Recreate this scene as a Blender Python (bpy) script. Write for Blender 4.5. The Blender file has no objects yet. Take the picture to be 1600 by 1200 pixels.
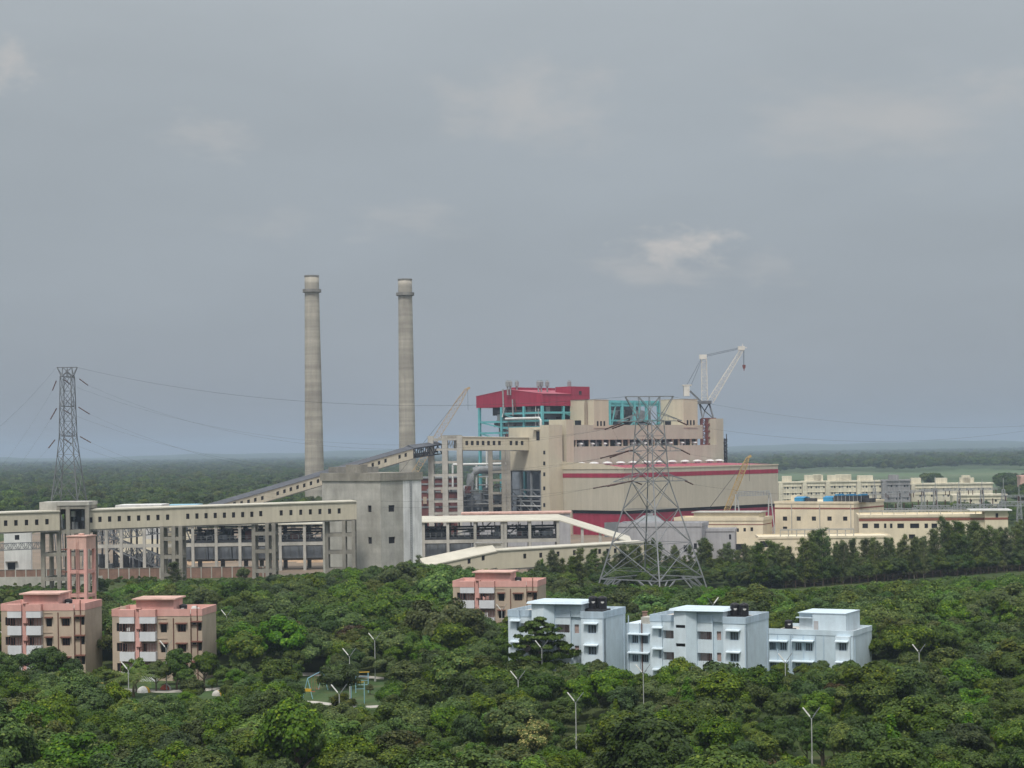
import bpy, bmesh, math, random
import numpy as np
from mathutils import Vector, Matrix
random.seed(7)
rng = np.random.default_rng(11)
SC = bpy.context.scene
COL = SC.collection
R = math.radians

# ------------------------------------------------------------------ camera
F, CAMH, YH, ROLL = 3000.0, 35.0, 702.0, R(0.8)      # focal length in photo pixels, eye height, horizon row, camera roll
CR, SR = math.cos(ROLL), math.sin(ROLL)
cam_d = bpy.data.cameras.new('camera'); cam = bpy.data.objects.new('camera', cam_d); COL.objects.link(cam)
cam_d.sensor_width = 36.0; cam_d.lens = 36.0*F/1600.0
cam_d.clip_start = 1.0; cam_d.clip_end = 60000.0
cam_d.shift_y = (YH-600.0)*CR/1600.0; cam_d.shift_x = -(YH-600.0)*SR/1600.0
cam.matrix_world = Matrix(((CR, SR, 0, 0), (0, 0, -1, 0), (-SR, CR, 0, CAMH), (0, 0, 0, 1)))
SC.camera = cam
HAZE = 1.3e-4

# ------------------------------------------------------------------ sky, sun, exposure
SUN_EL, SUN_AZ = R(60), R(193)          # light comes from high behind the photographer's left
SUN_STRENGTH, SUN_ANGLE, SKY_STRENGTH = 2.3, R(10), 0.1
SC.view_settings.view_transform = 'Standard'; SC.view_settings.look = 'None'
SC.view_settings.gamma = 1.0; SC.view_settings.use_curve_mapping = False
SC.view_settings.exposure = 0.25
w = bpy.data.worlds.new('World'); SC.world = w; w.use_nodes = True
nt = w.node_tree; N = nt.nodes; L = nt.links; N.clear()
wo = N.new('ShaderNodeOutputWorld'); bg = N.new('ShaderNodeBackground'); bg.inputs['Strength'].default_value = SKY_STRENGTH
sky = N.new('ShaderNodeTexSky'); sky.sky_type = 'NISHITA'; sky.sun_disc = False
sky.sun_elevation = SUN_EL; sky.sun_rotation = SUN_AZ; sky.dust_density = 3.0; sky.ozone_density = 1.0
tc = N.new('ShaderNodeTexCoord')
# overcast layer: a grey cloud deck, brighter overhead than near the horizon
sep = N.new('ShaderNodeSeparateXYZ'); L.new(tc.outputs['Generated'], sep.inputs[0])
ramp = N.new('ShaderNodeValToRGB'); L.new(sep.outputs['Z'], ramp.inputs['Fac'])
cr = ramp.color_ramp
cr.elements[0].position = 0.0; cr.elements[0].color = (0.258, 0.288, 0.324, 1)
cr.elements[1].position = 1.0; cr.elements[1].color = (1.12, 1.14, 1.17, 1)
for p_, c_ in ((0.06, (0.276, 0.305, 0.337, 1)), (0.12, (0.300, 0.330, 0.357, 1)), (0.22, (0.340, 0.370, 0.390, 1)), (0.55, (0.78, 0.81, 0.84, 1))):
    e = cr.elements.new(p_); e.color = c_
mul = N.new('ShaderNodeVectorMath'); mul.operation = 'SCALE'; mul.inputs['Scale'].default_value = 1.0/SKY_STRENGTH
L.new(ramp.outputs['Color'], mul.inputs[0])
mix = N.new('ShaderNodeMix'); mix.data_type = 'RGBA'; mix.inputs['Factor'].default_value = 0.93
L.new(sky.outputs['Color'], mix.inputs['A']); L.new(mul.outputs[0], mix.inputs['B'])
# faint cloud structure in the deck and a few paler heaps of cumulus
mp = N.new('ShaderNodeMapping'); mp.inputs['Scale'].default_value = (3.0, 3.0, 9.0); L.new(tc.outputs['Generated'], mp.inputs[0])
nz = N.new('ShaderNodeTexNoise'); nz.inputs['Scale'].default_value = 1.6; nz.inputs['Detail'].default_value = 7; nz.inputs['Roughness'].default_value = 0.52
L.new(mp.outputs[0], nz.inputs['Vector'])
def wmath(op, a, b=None, clamp=False):
    n = N.new('ShaderNodeMath'); n.operation = op; n.use_clamp = clamp
    for i, v in enumerate((a, b)):
        if v is None: continue
        if isinstance(v, (int, float)): n.inputs[i].default_value = v
        else: L.new(v, n.inputs[i])
    return n.outputs[0]
soft = wmath('MULTIPLY', wmath('SUBTRACT', nz.outputs['Fac'], 0.5), 0.26)
def sky_dir(px, py):
    dx, dy = px-800, py-600
    x, y = dx*CR-dy*SR+0.0, dx*SR+dy*CR+600-YH
    return Vector((x/F, 1, -y/F)).normalized()
def cloud_heap(px, py, rx, rz, amt, seed, nsc=1.7):
    d = sky_dir(px, py)
    m = N.new('ShaderNodeMapping'); m.vector_type = 'POINT'
    m.inputs['Location'].default_value = (-d.x*F/rx, 0, -d.z*F/rz); m.inputs['Scale'].default_value = (F/rx, 0, F/rz)
    L.new(tc.outputs['Generated'], m.inputs[0])
    nn = N.new('ShaderNodeTexNoise'); nn.inputs['Scale'].default_value = nsc; nn.inputs['Detail'].default_value = 6; nn.inputs['Roughness'].default_value = 0.55
    off = N.new('ShaderNodeVectorMath'); off.operation = 'ADD'; off.inputs[1].default_value = (seed, seed*1.7, seed*.3); L.new(m.outputs[0], off.inputs[0]); L.new(off.outputs[0], nn.inputs['Vector'])
    ln = N.new('ShaderNodeVectorMath'); ln.operation = 'LENGTH'; L.new(m.outputs[0], ln.inputs[0])
    v = wmath('SUBTRACT', wmath('MULTIPLY', wmath('SUBTRACT', nn.outputs['Fac'], 0.42), 2.4), wmath('SUBTRACT', ln.outputs['Value'], 0.75))
    mr = N.new('ShaderNodeMapRange'); mr.interpolation_type = 'SMOOTHSTEP'; mr.inputs['From Min'].default_value = 0.05; mr.inputs['From Max'].default_value = 1.25
    mr.inputs['To Max'].default_value = amt; L.new(v, mr.inputs['Value'])
    return mr.outputs['Result']
heaps = None
for args in ((1058, 392, 105, 55, .8, 1.0, 2.2), (1010, 425, 150, 45, .34, 11.0), (820, 165, 190, 105, .40, 2.0), (1395, 185, 360, 110, .36, 3.0), (20, 95, 85, 55, .55, 4.0),
             (325, 215, 100, 45, .26, 5.0), (640, 345, 150, 45, .24, 7.0), (1200, 420, 90, 40, .2, 8.0), (1560, 150, 150, 60, .28, 9.0), (430, 350, 120, 40, .14, 12.0)):
    h = cloud_heap(*args); heaps = h if heaps is None else wmath('MAXIMUM', heaps, h)
bright = wmath('ADD', soft, 1.0)
sc2 = N.new('ShaderNodeVectorMath'); sc2.operation = 'SCALE'; L.new(mix.outputs['Result'], sc2.inputs[0]); L.new(bright, sc2.inputs['Scale'])
mixc = N.new('ShaderNodeMix'); mixc.data_type = 'RGBA'; L.new(heaps, mixc.inputs['Factor'])
L.new(sc2.outputs[0], mixc.inputs['A']); mixc.inputs['B'].default_value = (5.0, 4.75, 4.5, 1)
L.new(mixc.outputs['Result'], bg.inputs['Color']); L.new(bg.outputs[0], wo.inputs['Surface'])
sun_d = bpy.data.lights.new('sun', 'SUN'); sun = bpy.data.objects.new('sun', sun_d); COL.objects.link(sun)
sun_d.energy = SUN_STRENGTH; sun_d.angle = SUN_ANGLE; sun_d.color = (1.0, 0.955, 0.88)
sdir = Vector((math.sin(SUN_AZ)*math.cos(SUN_EL), math.cos(SUN_AZ)*math.cos(SUN_EL), math.sin(SUN_EL)))
sun.rotation_euler = sdir.to_track_quat('Z', 'Y').to_euler()
cy = SC.cycles
cy.use_denoising = True; cy.max_bounces = 5; cy.diffuse_bounces = 3; cy.glossy_bounces = 2; cy.transmission_bounces = 2; cy.transparent_max_bounces = 6
cy.volume_bounces = 1; cy.use_adaptive_sampling = True; cy.adaptive_threshold = 0.02; cy.caustics_reflective = False; cy.caustics_refractive = False

# ------------------------------------------------------------------ photo geometry -> world
def unroll(px, py):
    dx, dy = px-800.0, py-600.0
    return 800.0+dx*CR-dy*SR, 600.0+dx*SR+dy*CR
def ray(px, py):
    a, b = unroll(px, py)
    return Vector(((a-800.0)/F, 1.0, -(b-YH)/F))
EYE = Vector((0, 0, CAMH))
def at(px, py, Y): return EYE+ray(px, py)*Y
def ground(px, py): r = ray(px, py); return EYE+r*(-CAMH/r.z)
def zat(px, py, Y): return at(px, py, Y).z
class Frame:
    """upright local frame: x along a facade (to the right), y inwards, z up"""
    def __init__(s, o, ang):
        s.o = Vector((o[0], o[1], o[2] if len(o) > 2 else 0.0)); s.a = ang
        s.x = Vector((math.cos(ang), math.sin(ang), 0)); s.y = Vector((-math.sin(ang), math.cos(ang), 0))
    def __call__(s, p): return s.o+s.x*p[0]+s.y*p[1]+Vector((0, 0, p[2]))
    def front(s, px, py, y=0.0):
        r = ray(px, py); t = ((s.o+s.y*y)-EYE).dot(s.y)/r.dot(s.y); q = EYE+r*t-s.o
        return q.dot(s.x), q.z
    def side(s, px, py, x=0.0):
        r = ray(px, py); t = ((s.o+s.x*x)-EYE).dot(s.x)/r.dot(s.x); q = EYE+r*t-s.o
        return q.dot(s.y), q.z
WORLD = Frame((0, 0, 0), 0.0)

# ------------------------------------------------------------------ mesh builder
OFF = {}
class MB:
    def __init__(s, fr=None): s.v = []; s.f = []; s.fr = fr or WORLD; s.smooth = False
    def add(s, pts, faces, fr=None):
        b = len(s.v); g = fr or s.fr
        s.v += [tuple(g(p)) for p in pts]; s.f += [tuple(b+i for i in f) for f in faces]; return s
    def box(s, x0, x1, y0, y1, z0, z1):
        if x0 > x1: x0, x1 = x1, x0
        if y0 > y1: y0, y1 = y1, y0
        if z0 > z1: z0, z1 = z1, z0
        return s.add([(x0,y0,z0),(x1,y0,z0),(x1,y1,z0),(x0,y1,z0),(x0,y0,z1),(x1,y0,z1),(x1,y1,z1),(x0,y1,z1)],
                     [(0,3,2,1),(4,5,6,7),(0,1,5,4),(1,2,6,5),(2,3,7,6),(3,0,4,7)])
    def quad(s, a, b, c, d): return s.add([a, b, c, d], [(0, 1, 2, 3)])
    def prism(s, poly, axis, t0, t1):
        """polygon extruded: axis 'y': poly of (x,z); axis 'x': poly of (y,z); axis 'z': poly of (x,y)"""
        n = len(poly)
        mk = {'y': lambda p, t: (p[0], t, p[1]), 'x': lambda p, t: (t, p[0], p[1]), 'z': lambda p, t: (p[0], p[1], t)}[axis]
        return s.add([mk(p, t0) for p in poly]+[mk(p, t1) for p in poly],
                     [tuple(range(n)), tuple(range(2*n-1, n-1, -1))]+[(i, i+n, (i+1) % n+n, (i+1) % n) for i in range(n)])
    def bar(s, p, q, w, h=None):
        p, q = Vector(p), Vector(q); h = h or w; d = q-p
        if d.length < 1e-6: return s
        d.normalize(); up = Vector((0, 0, 1)) if abs(d.z) < 0.95 else Vector((0, 1, 0))
        a = d.cross(up).normalized()*w*.5; b = a.cross(d).normalized()*h*.5
        pts = [p-a-b, p+a-b, p+a+b, p-a+b, q-a-b, q+a-b, q+a+b, q-a+b]
        return s.add(pts, [(0,1,2,3),(7,6,5,4),(0,4,5,1),(1,5,6,2),(2,6,7,3),(3,7,4,0)])
    def tube(s, pts, r, n=6, cap=True):
        pts = [Vector(p) for p in pts]; rr = r if isinstance(r, (list, tuple)) else [r]*len(pts); V = []; Fc = []
        for i, p in enumerate(pts):
            d = (pts[min(i+1, len(pts)-1)]-pts[max(i-1, 0)]).normalized()
            up = Vector((0, 0, 1)) if abs(d.z) < 0.9 else Vector((1, 0, 0))
            a = d.cross(up).normalized(); b = a.cross(d)
            for k in range(n):
                t = 2*math.pi*k/n; V.append(p+(a*math.cos(t)+b*math.sin(t))*rr[i])
        for i in range(len(pts)-1):
            for k in range(n): Fc.append((i*n+k, i*n+(k+1) % n, (i+1)*n+(k+1) % n, (i+1)*n+k))
        if cap: Fc += [tuple(range(n-1, -1, -1)), tuple((len(pts)-1)*n+k for k in range(n))]
        return s.add(V, Fc)
    def lathe(s, c, prof, n=24):
        V = []; Fc = []
        for r, z in prof:
            for k in range(n):
                t = 2*math.pi*k/n; V.append((c[0]+r*math.cos(t), c[1]+r*math.sin(t), z))
        for i in range(len(prof)-1):
            for k in range(n): Fc.append((i*n+k, i*n+(k+1) % n, (i+1)*n+(k+1) % n, (i+1)*n+k))
        Fc += [tuple(range(n-1, -1, -1)), tuple((len(prof)-1)*n+k for k in range(n))]
        return s.add(V, Fc)
    def wall(s, x0, x1, z0, z1, holes, y=0.0, rev=0.25):
        """front face at local y with rectangular openings and reveals going inwards"""
        holes = [(max(a, x0+.02), min(b, x1-.02), max(c, z0+.02), min(d, z1-.02)) for a, b, c, d in holes]
        xs = sorted(set([x0, x1]+[h[0] for h in holes]+[h[1] for h in holes])); zs = sorted(set([z0, z1]+[h[2] for h in holes]+[h[3] for h in holes]))
        for i in range(len(xs)-1):
            for j in range(len(zs)-1):
                cx, cz = (xs[i]+xs[i+1])/2, (zs[j]+zs[j+1])/2
                if any(h[0] < cx < h[1] and h[2] < cz < h[3] for h in holes): continue
                s.quad((xs[i], y, zs[j]), (xs[i+1], y, zs[j]), (xs[i+1], y, zs[j+1]), (xs[i], y, zs[j+1]))
        for a, b, c, d in holes:
            q = y+rev
            s.quad((a, y, c), (a, y, d), (a, q, d), (a, q, c)); s.quad((b, y, c), (b, q, c), (b, q, d), (b, y, d))
            s.quad((a, y, d), (b, y, d), (b, q, d), (a, q, d)); s.quad((a, y, c), (a, q, c), (b, q, c), (b, y, c))
        return s
    def build(s, name, mat, parent=None, loc=None):
        me = bpy.data.meshes.new(name)
        off = Vector(loc) if loc is not None else (OFF.get(parent, Vector((0, 0, 0))) if parent else Vector((0, 0, 0)))
        me.from_pydata([(v[0]-off.x, v[1]-off.y, v[2]-off.z) for v in s.v], [], s.f)
        me.materials.append(mat)
        if s.smooth: me.polygons.foreach_set('use_smooth', [True]*len(me.polygons))
        me.update()
        o = bpy.data.objects.new(name, me); COL.objects.link(o)
        OFF[o] = off
        if parent is not None: o.parent = parent
        else: o.location = off
        return o
def tag(o, label, cat, group=None, kind=None):
    if label: o['label'] = label
    if cat: o['category'] = cat
    if group: o['group'] = group
    if kind: o['kind'] = kind
    return o
def thing(name, label, cat, loc, group=None):
    o = bpy.data.objects.new(name, None); COL.objects.link(o); o.location = loc; o.empty_display_size = 1
    OFF[o] = Vector(loc); return tag(o, label, cat, group)
def copy_tree(o, loc, label=None, rz=None, scale=None, parent=None):
    c = o.copy(); COL.objects.link(c)
    if parent is None:
        c.location = loc
        if rz is not None: c.rotation_euler = (0, 0, rz)
        if scale is not None: c.scale = scale if hasattr(scale, '__len__') else (scale,)*3
        if label: c['label'] = label
    else: c.parent = parent
    for ch in list(o.children): copy_tree(ch, None, parent=c)
    return c

# ------------------------------------------------------------------ materials
def nodes(name):
    m = bpy.data.materials.new(name); m.use_nodes = True; n = m.node_tree.nodes; l = m.node_tree.links
    return m, n, l, n['Principled BSDF']
def mat(name, col, rough=0.85, var=0.12, scale=0.5, streak=0.0, metal=0.0, dirt=None, dirt_amt=0.0, dirt_scale=0.25, rings=0.0, panel=0.0, bump=0.0):
    """painted or raw surface: base colour with blotches, vertical rain streaks, pour rings, sheet-to-sheet tone and dirt patches"""
    m, n, l, b = nodes(name); b.inputs['Roughness'].default_value = rough; b.inputs['Metallic'].default_value = metal
    b.inputs['Specular IOR Level'].default_value = 0.3
    g = n.new('ShaderNodeNewGeometry'); pos = g.outputs['Position']
    def noise(sc, scale=(1, 1, 1), det=4):
        mp = n.new('ShaderNodeMapping'); mp.inputs['Scale'].default_value = scale; l.new(pos, mp.inputs[0])
        t = n.new('ShaderNodeTexNoise'); t.inputs['Scale'].default_value = sc; t.inputs['Detail'].default_value = det; l.new(mp.outputs[0], t.inputs['Vector']); return t.outputs['Fac']
    def mr(v, lo, hi, a=0.3, c=0.7):
        r = n.new('ShaderNodeMapRange'); r.inputs['From Min'].default_value = a; r.inputs['From Max'].default_value = c
        r.inputs['To Min'].default_value = lo; r.inputs['To Max'].default_value = hi; l.new(v, r.inputs['Value']); return r.outputs['Result']
    def mult(a, c):
        q = n.new('ShaderNodeMath'); q.operation = 'MULTIPLY'; l.new(a, q.inputs[0]); l.new(c, q.inputs[1]); return q.outputs[0]
    val = mr(noise(scale), 1-var, 1+var)
    val = mult(val, mr(noise(scale*7, det=3), 1-var*.45, 1+var*.45))
    if streak: val = mult(val, mr(noise(1.3, (1, 1, 0.07)), 1-streak, 1+streak*.3, 0.35, 0.65))
    if rings: val = mult(val, mr(noise(0.35, (0.015, 0.015, 1), 5), 1-rings, 1+rings)); val = mult(val, mr(noise(2.6, (0.01, 0.01, 0.25), 1), 1-rings*.35, 1+rings*.35, .4, .6))
    if panel: val = mult(val, mr(noise(0.5, (1, 1, 0.003), 2), 1-panel, 1+panel))
    sc_ = n.new('ShaderNodeVectorMath'); sc_.operation = 'SCALE'; sc_.inputs[0].default_value = col[:3]; l.new(val, sc_.inputs['Scale'])
    out = sc_.outputs[0]
    if dirt:
        mx = n.new('ShaderNodeMix'); mx.data_type = 'RGBA'; l.new(mr(noise(dirt_scale, (1, 1, .6), 6), 0, dirt_amt, .48, .68), mx.inputs['Factor'])
        l.new(out, mx.inputs['A']); mx.inputs['B'].default_value = (*dirt, 1); out = mx.outputs['Result']
    l.new(out, b.inputs['Base Color'])
    if bump:
        bp = n.new('ShaderNodeBump'); bp.inputs['Strength'].default_value = bump; bp.inputs['Distance'].default_value = 0.1; l.new(noise(scale*9), bp.inputs['Height']); l.new(bp.outputs[0], b.inputs['Normal'])
    return m
M = {}
M['clad'] = mat('beige cladding', (.465, .435, .355), .6, .05, .08, streak=.06, panel=.045, dirt=(.40, .36, .29), dirt_amt=.35, dirt_scale=.05)
M['clad_light'] = mat('cream cladding', (.55, .495, .38), .6, .05, .1, streak=.04, panel=.04)
M['gallery'] = mat('gallery cladding', (.54, .49, .385), .6, .06, .15, streak=.09, panel=.05)
M['gallery_roof'] = mat('pale roof sheet', (.53, .50, .415), .5, .08, .3, dirt=(.4, .37, .3), dirt_amt=.35)
M['crimson'] = mat('crimson cladding', (.315, .03, .065), .5, .08, .12, panel=.14, streak=.1)
M['crimson_roof'] = mat('crimson roof sheet', (.34, .07, .10), .55, .1, .15)
M['rust_red'] = mat('red oxide steel', (.15, .05, .045), .7, .2, .6)
M['concrete'] = mat('raw concrete', (.30, .28, .24), .9, .16, .22, streak=.12, dirt=(.15, .14, .125), dirt_amt=.5, rings=.06, bump=.2)
M['concrete_mid'] = mat('grey concrete', (.235, .225, .205), .9, .2, .25, streak=.12, dirt=(.12, .115, .105), dirt_amt=.5)
M['concrete_pale'] = mat('pale concrete', (.44, .425, .385), .9, .12, .3, streak=.08, rings=.07, dirt=(.2, .19, .16), dirt_amt=.4)
M['stack'] = mat('chimney concrete', (.40, .37, .315), .9, .07, .12, rings=.2, streak=.1, dirt=(.24, .22, .19), dirt_amt=.6, dirt_scale=.12)
M['whitewash'] = mat('whitewashed concrete', (.76, .76, .75), .85, .09, .3, streak=.16, dirt=(.32, .32, .31), dirt_amt=.4)
M['white'] = mat('white paint', (.68, .68, .66), .7, .07, .4, streak=.1, dirt=(.4, .38, .35), dirt_amt=.3)
M['cream'] = mat('cream paint', (.70, .62, .46), .75, .06, .3, streak=.05, dirt=(.42, .38, .3), dirt_amt=.35)
M['cream_far'] = mat('pale cream paint', (.66, .61, .48), .8, .1, .2, streak=.15)
M['grey_far'] = mat('unpainted grey render', (.27, .265, .27), .9, .12, .2, streak=.15)
M['lilac'] = mat('pale grey render', (.37, .37, .385), .85, .08, .3, streak=.12)
M['maroon_band'] = mat('maroon paint band', (.23, .085, .06), .75, .08, .5)
M['tan'] = mat('tan paint', (.47, .38, .295), .8, .07, .4, streak=.06, dirt=(.25, .19, .15), dirt_amt=.3)
M['pink'] = mat('salmon pink paint', (.66, .37, .325), .8, .07, .4, streak=.08, dirt=(.4, .17, .14), dirt_amt=.3)
M['pink_soft'] = mat('faded salmon paint', (.60, .39, .33), .85, .12, .5, streak=.1, dirt=(.28, .17, .13), dirt_amt=.45)
M['spandrel'] = mat('white grey paint', (.64, .65, .67), .75, .06, .5, streak=.06)
M['brown'] = mat('brown pipe paint', (.13, .055, .04), .6, .1, 1)
M['blue'] = mat('pale blue paint', (.55, .655, .725), .75, .06, .35, streak=.07, dirt=(.40, .46, .50), dirt_amt=.4, dirt_scale=.5)
M['blue_band'] = mat('soft blue paint', (.46, .57, .665), .75, .06, .35, streak=.16, dirt=(.28, .31, .34), dirt_amt=.35)
M['blue_white'] = mat('bluish white paint', (.63, .72, .78), .75, .06, .35, streak=.08, dirt=(.46, .52, .55), dirt_amt=.3, dirt_scale=.6)
M['loggia'] = mat('balcony back wall', (.36, .27, .245), .85, .12, .8)
M['roof_slab'] = mat('weathered roof slab', (.50, .47, .43), .9, .2, .5, dirt=(.2, .19, .17), dirt_amt=.5)
M['glass'] = mat('dark window glass', (.022, .022, .026), .25, .3, .9)
M['glass_grey'] = mat('curtained window', (.10, .115, .13), .35, .35, 1.6)
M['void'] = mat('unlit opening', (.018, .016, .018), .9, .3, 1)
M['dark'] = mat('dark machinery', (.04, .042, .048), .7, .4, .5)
M['dark_roof'] = mat('dark grey roof sheet', (.075, .08, .092), .6, .12, .5, panel=.1)
M['cyan'] = mat('turquoise steel paint', (.125, .40, .43), .55, .12, .3)
M['cyan_dull'] = mat('dusty turquoise steel', (.12, .34, .36), .6, .15, .3)
M['steel'] = mat('grey steel', (.21, .225, .235), .55, .15, .4)
M['galv'] = mat('galvanised steel', (.30, .315, .325), .45, .12, .6)
M['pylon'] = mat('weathered pylon steel', (.215, .225, .235), .5, .15, .6)
M['galv_dark'] = mat('weathered galvanised steel', (.145, .155, .165), .5, .2, .6)
M['panel_grey'] = mat('blue grey steel plate', (.235, .262, .30), .6, .15, .4, streak=.15)
M['duct'] = mat('grey duct lagging', (.28, .295, .30), .5, .18, .25, streak=.1)
M['pipe_white'] = mat('white pipe', (.62, .63, .62), .5, .08, .5)
M['crane_white'] = mat('off white crane paint', (.62, .60, .55), .6, .1, .5)
M['crane_buff'] = mat('faded orange crane paint', (.47, .34, .20), .7, .15, .5)
M['crane_yellow'] = mat('yellow crane paint', (.42, .30, .13), .6, .15, .5)
M['brick'] = mat('brick wall', (.245, .15, .115), .9, .14, .6, streak=.12)
M['soil'] = mat('ochre soil', (.36, .25, .16), 1, .18, .15, dirt=(.22, .14, .09), dirt_amt=.5)
M['tarp'] = mat('bright blue sheet', (.03, .22, .42), .6, .2, .4)
M['tank_black'] = mat('black plastic tank', (.014, .013, .016), .4, .2, 1)
M['lamp_white'] = mat('white lamp casing', (.80, .80, .77), .5, .05, 1)
M['lamp_pole'] = mat('pale lamp post', (.40, .41, .40), .55, .1, 1)
M['play_yellow'] = mat('yellow play paint', (.55, .34, .03), .6, .1, 1)
M['play_blue'] = mat('light blue play paint', (.25, .45, .55), .6, .1, 1)
M['play_red'] = mat('red play paint', (.40, .09, .05), .6, .1, 1)
M['path'] = mat('pale path', (.42, .40, .36), .95, .15, .5)
M['wire'] = mat('conductor', (.05, .053, .058), .6, .1, 1)
M['insul'] = mat('brown insulator', (.07, .035, .03), .4, .2, 1)
M['trunk'] = mat('tree bark', (.13, .10, .075), .95, .3, 2)
M['trunk_pale'] = mat('pale bark', (.24, .21, .17), .95, .25, 2)
# ------------------------------------------------------------------ ground sheet, fields, haze
def ground_material():
    m, n, l, b = nodes('earth and grass'); b.inputs['Roughness'].default_value = 1.0; b.inputs['Specular IOR Level'].default_value = 0.1
    g = n.new('ShaderNodeNewGeometry')
    def noise(sc, det=5):
        t = n.new('ShaderNodeTexNoise'); t.inputs['Scale'].default_value = sc; t.inputs['Detail'].default_value = det; l.new(g.outputs['Position'], t.inputs['Vector']); return t.outputs['Fac']
    r = n.new('ShaderNodeValToRGB'); l.new(noise(0.03), r.inputs['Fac']); e = r.color_ramp.elements
    e[0].position = .3; e[0].color = (.035, .058, .02, 1); e[1].position = .72; e[1].color = (.075, .095, .035, 1)
    mx = n.new('ShaderNodeMix'); mx.data_type = 'RGBA'; q = n.new('ShaderNodeMapRange'); q.inputs['From Min'].default_value = .55; q.inputs['From Max'].default_value = .75; q.inputs['To Max'].default_value = .6
    l.new(noise(0.25), q.inputs['Value']); l.new(q.outputs['Result'], mx.inputs['Factor']); l.new(r.outputs['Color'], mx.inputs['A']); mx.inputs['B'].default_value = (.12, .105, .055, 1)
    l.new(mx.outputs['Result'], b.inputs['Base Color']); return m
def sheet(name, pts, z, m, kind='structure'):
    b = MB(); b.add([(p[0], p[1], z) for p in pts], [tuple(range(len(pts)))]); return tag(b.build(name, m), None, None, None, kind)
sheet('ground', [(-16000, -300), (16000, -300), (16000, 30000), (-16000, 30000)], 0.0, ground_material())
field_m = mat('paddy field', (.075, .115, .05), 1, .3, .004, dirt=(.12, .135, .075), dirt_amt=.7, dirt_scale=.006)
sheet('field', [(ground(1150, 768)), (ground(1750, 762)), (ground(1750, 727)), (ground(1150, 731))], 0.02, field_m)
yard_m = mat('works yard earth', (.20, .155, .115), 1, .2, .03, dirt=(.12, .11, .09), dirt_amt=.6, dirt_scale=.05)
sheet('yard', [(-190, 543), (80, 543), (190, 700), (150, 900), (-220, 900)], 0.024, yard_m)

# ------------------------------------------------------------------ generic pieces
def pane(parent, fr, x0, x1, z0, z1, y=0.22, m='glass', name='window', frame=None):
    o = MB(fr).box(x0-.02, x1+.02, y, y+.06, z0-.02, z1+.02).build(name, M[m], parent)
    if frame:
        b = MB(fr); t = .07
        b.box(x0, x1, y-.06, y, z0, z0+t); b.box(x0, x1, y-.06, y, z1-t, z1); b.box(x0, x0+t, y-.06, y, z0+t, z1-t); b.box(x1-t, x1, y-.06, y, z0+t, z1-t)
        for k in (1, 2): xm = x0+(x1-x0)*k/3; b.box(xm-t*.4, xm+t*.4, y-.06, y, z0+t, z1-t)
        b.build('frame', M[frame], o)
    return o
def shell(mb, x0, x1, y0, y1, z0, z1):
    """the three other walls and the roof of a box whose front is made by MB.wall"""
    mb.quad((x1, y0, z0), (x1, y1, z0), (x1, y1, z1), (x1, y0, z1)); mb.quad((x0, y1, z0), (x0, y0, z0), (x0, y0, z1), (x0, y1, z1))
    mb.quad((x1, y1, z0), (x0, y1, z0), (x0, y1, z1), (x1, y1, z1)); mb.quad((x0, y0, z1), (x1, y0, z1), (x1, y1, z1), (x0, y1, z1))
def truss(mb, p, q, w0, w1, n, t, t2=None, tip=0.0):
    """square lattice beam with four chords and zigzag lacing"""
    p, q = Vector(p), Vector(q); d = (q-p).normalized(); up = Vector((0, 0, 1)) if abs(d.z) < .9 else Vector((0, 1, 0))
    a = d.cross(up).normalized(); b = a.cross(d); t2 = t2 or t*.6
    def sec(i):
        f = i/n; c = p.lerp(q, f); wd = (w0+(w1-w0)*f)*.5
        return [c-a*wd-b*wd, c+a*wd-b*wd, c+a*wd+b*wd, c-a*wd+b*wd]
    S = [sec(i) for i in range(n+1)]
    for k in range(4): mb.bar(S[0][k], S[-1][k], t)
    for i in range(n):
        for k in range(4):
            k2 = (k+1) % 4
            if i % 2 == 0: mb.bar(S[i][k], S[i+1][k2], t2)
            else: mb.bar(S[i][k2], S[i+1][k], t2)
            mb.bar(S[i+1][k], S[i+1][k2], t2)
def trestle(name, label, cols, ytop, Y, depth, levels, m='concrete', w=0.9, zb=-0.3, ztop=None, group=None, ref=None):
    """reinforced concrete frame: columns at photo columns cols, front row at Y and back row behind it"""
    xs = [at(c, ref or ytop, Y).x for c in cols]; zt = ztop if ztop is not None else zat(cols[0], ytop, Y)
    t = thing(name, label, 'support frame', ((xs[0]+xs[-1])/2, Y+depth/2, 0), group)
    for r_, yy in ((0, Y), (1, Y+depth)):
        for x in xs:
            MB().box(x-w/2, x+w/2, yy-w/2, yy+w/2, zb, zt).build('column', M[m], t)
    for lv in levels:
        b = MB()
        for yy in (Y, Y+depth):
            for i in range(len(xs)-1): b.box(xs[i]+w/2, xs[i+1]-w/2, yy-w*.42, yy+w*.42, lv-.55, lv+.35)
        for x in xs: b.box(x-w*.42, x+w*.42, Y+w/2, Y+depth-w/2, lv-.5, lv+.3)
        b.build('beam', M[m], t)
    return t
class Shear(Frame):
    def __init__(s, p0, p1, slope=None):
        s.o = Vector((p0.x, p0.y, p0.z)); d = Vector((p1.x-p0.x, p1.y-p0.y, 0)); s.len = d.length
        s.x = d.normalized(); s.y = Vector((-s.x.y, s.x.x, 0)); s.a = math.atan2(s.x.y, s.x.x); s.k = (p1.z-p0.z)/s.len if slope is None else slope
    def __call__(s, p): return s.o+s.x*p[0]+s.y*p[1]+Vector((0, 0, p[2]+s.k*p[0]))
    def front(s, px, py, y=0.0):
        x, z = Frame.front(s, px, py, y); return x, z-s.k*x
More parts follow.
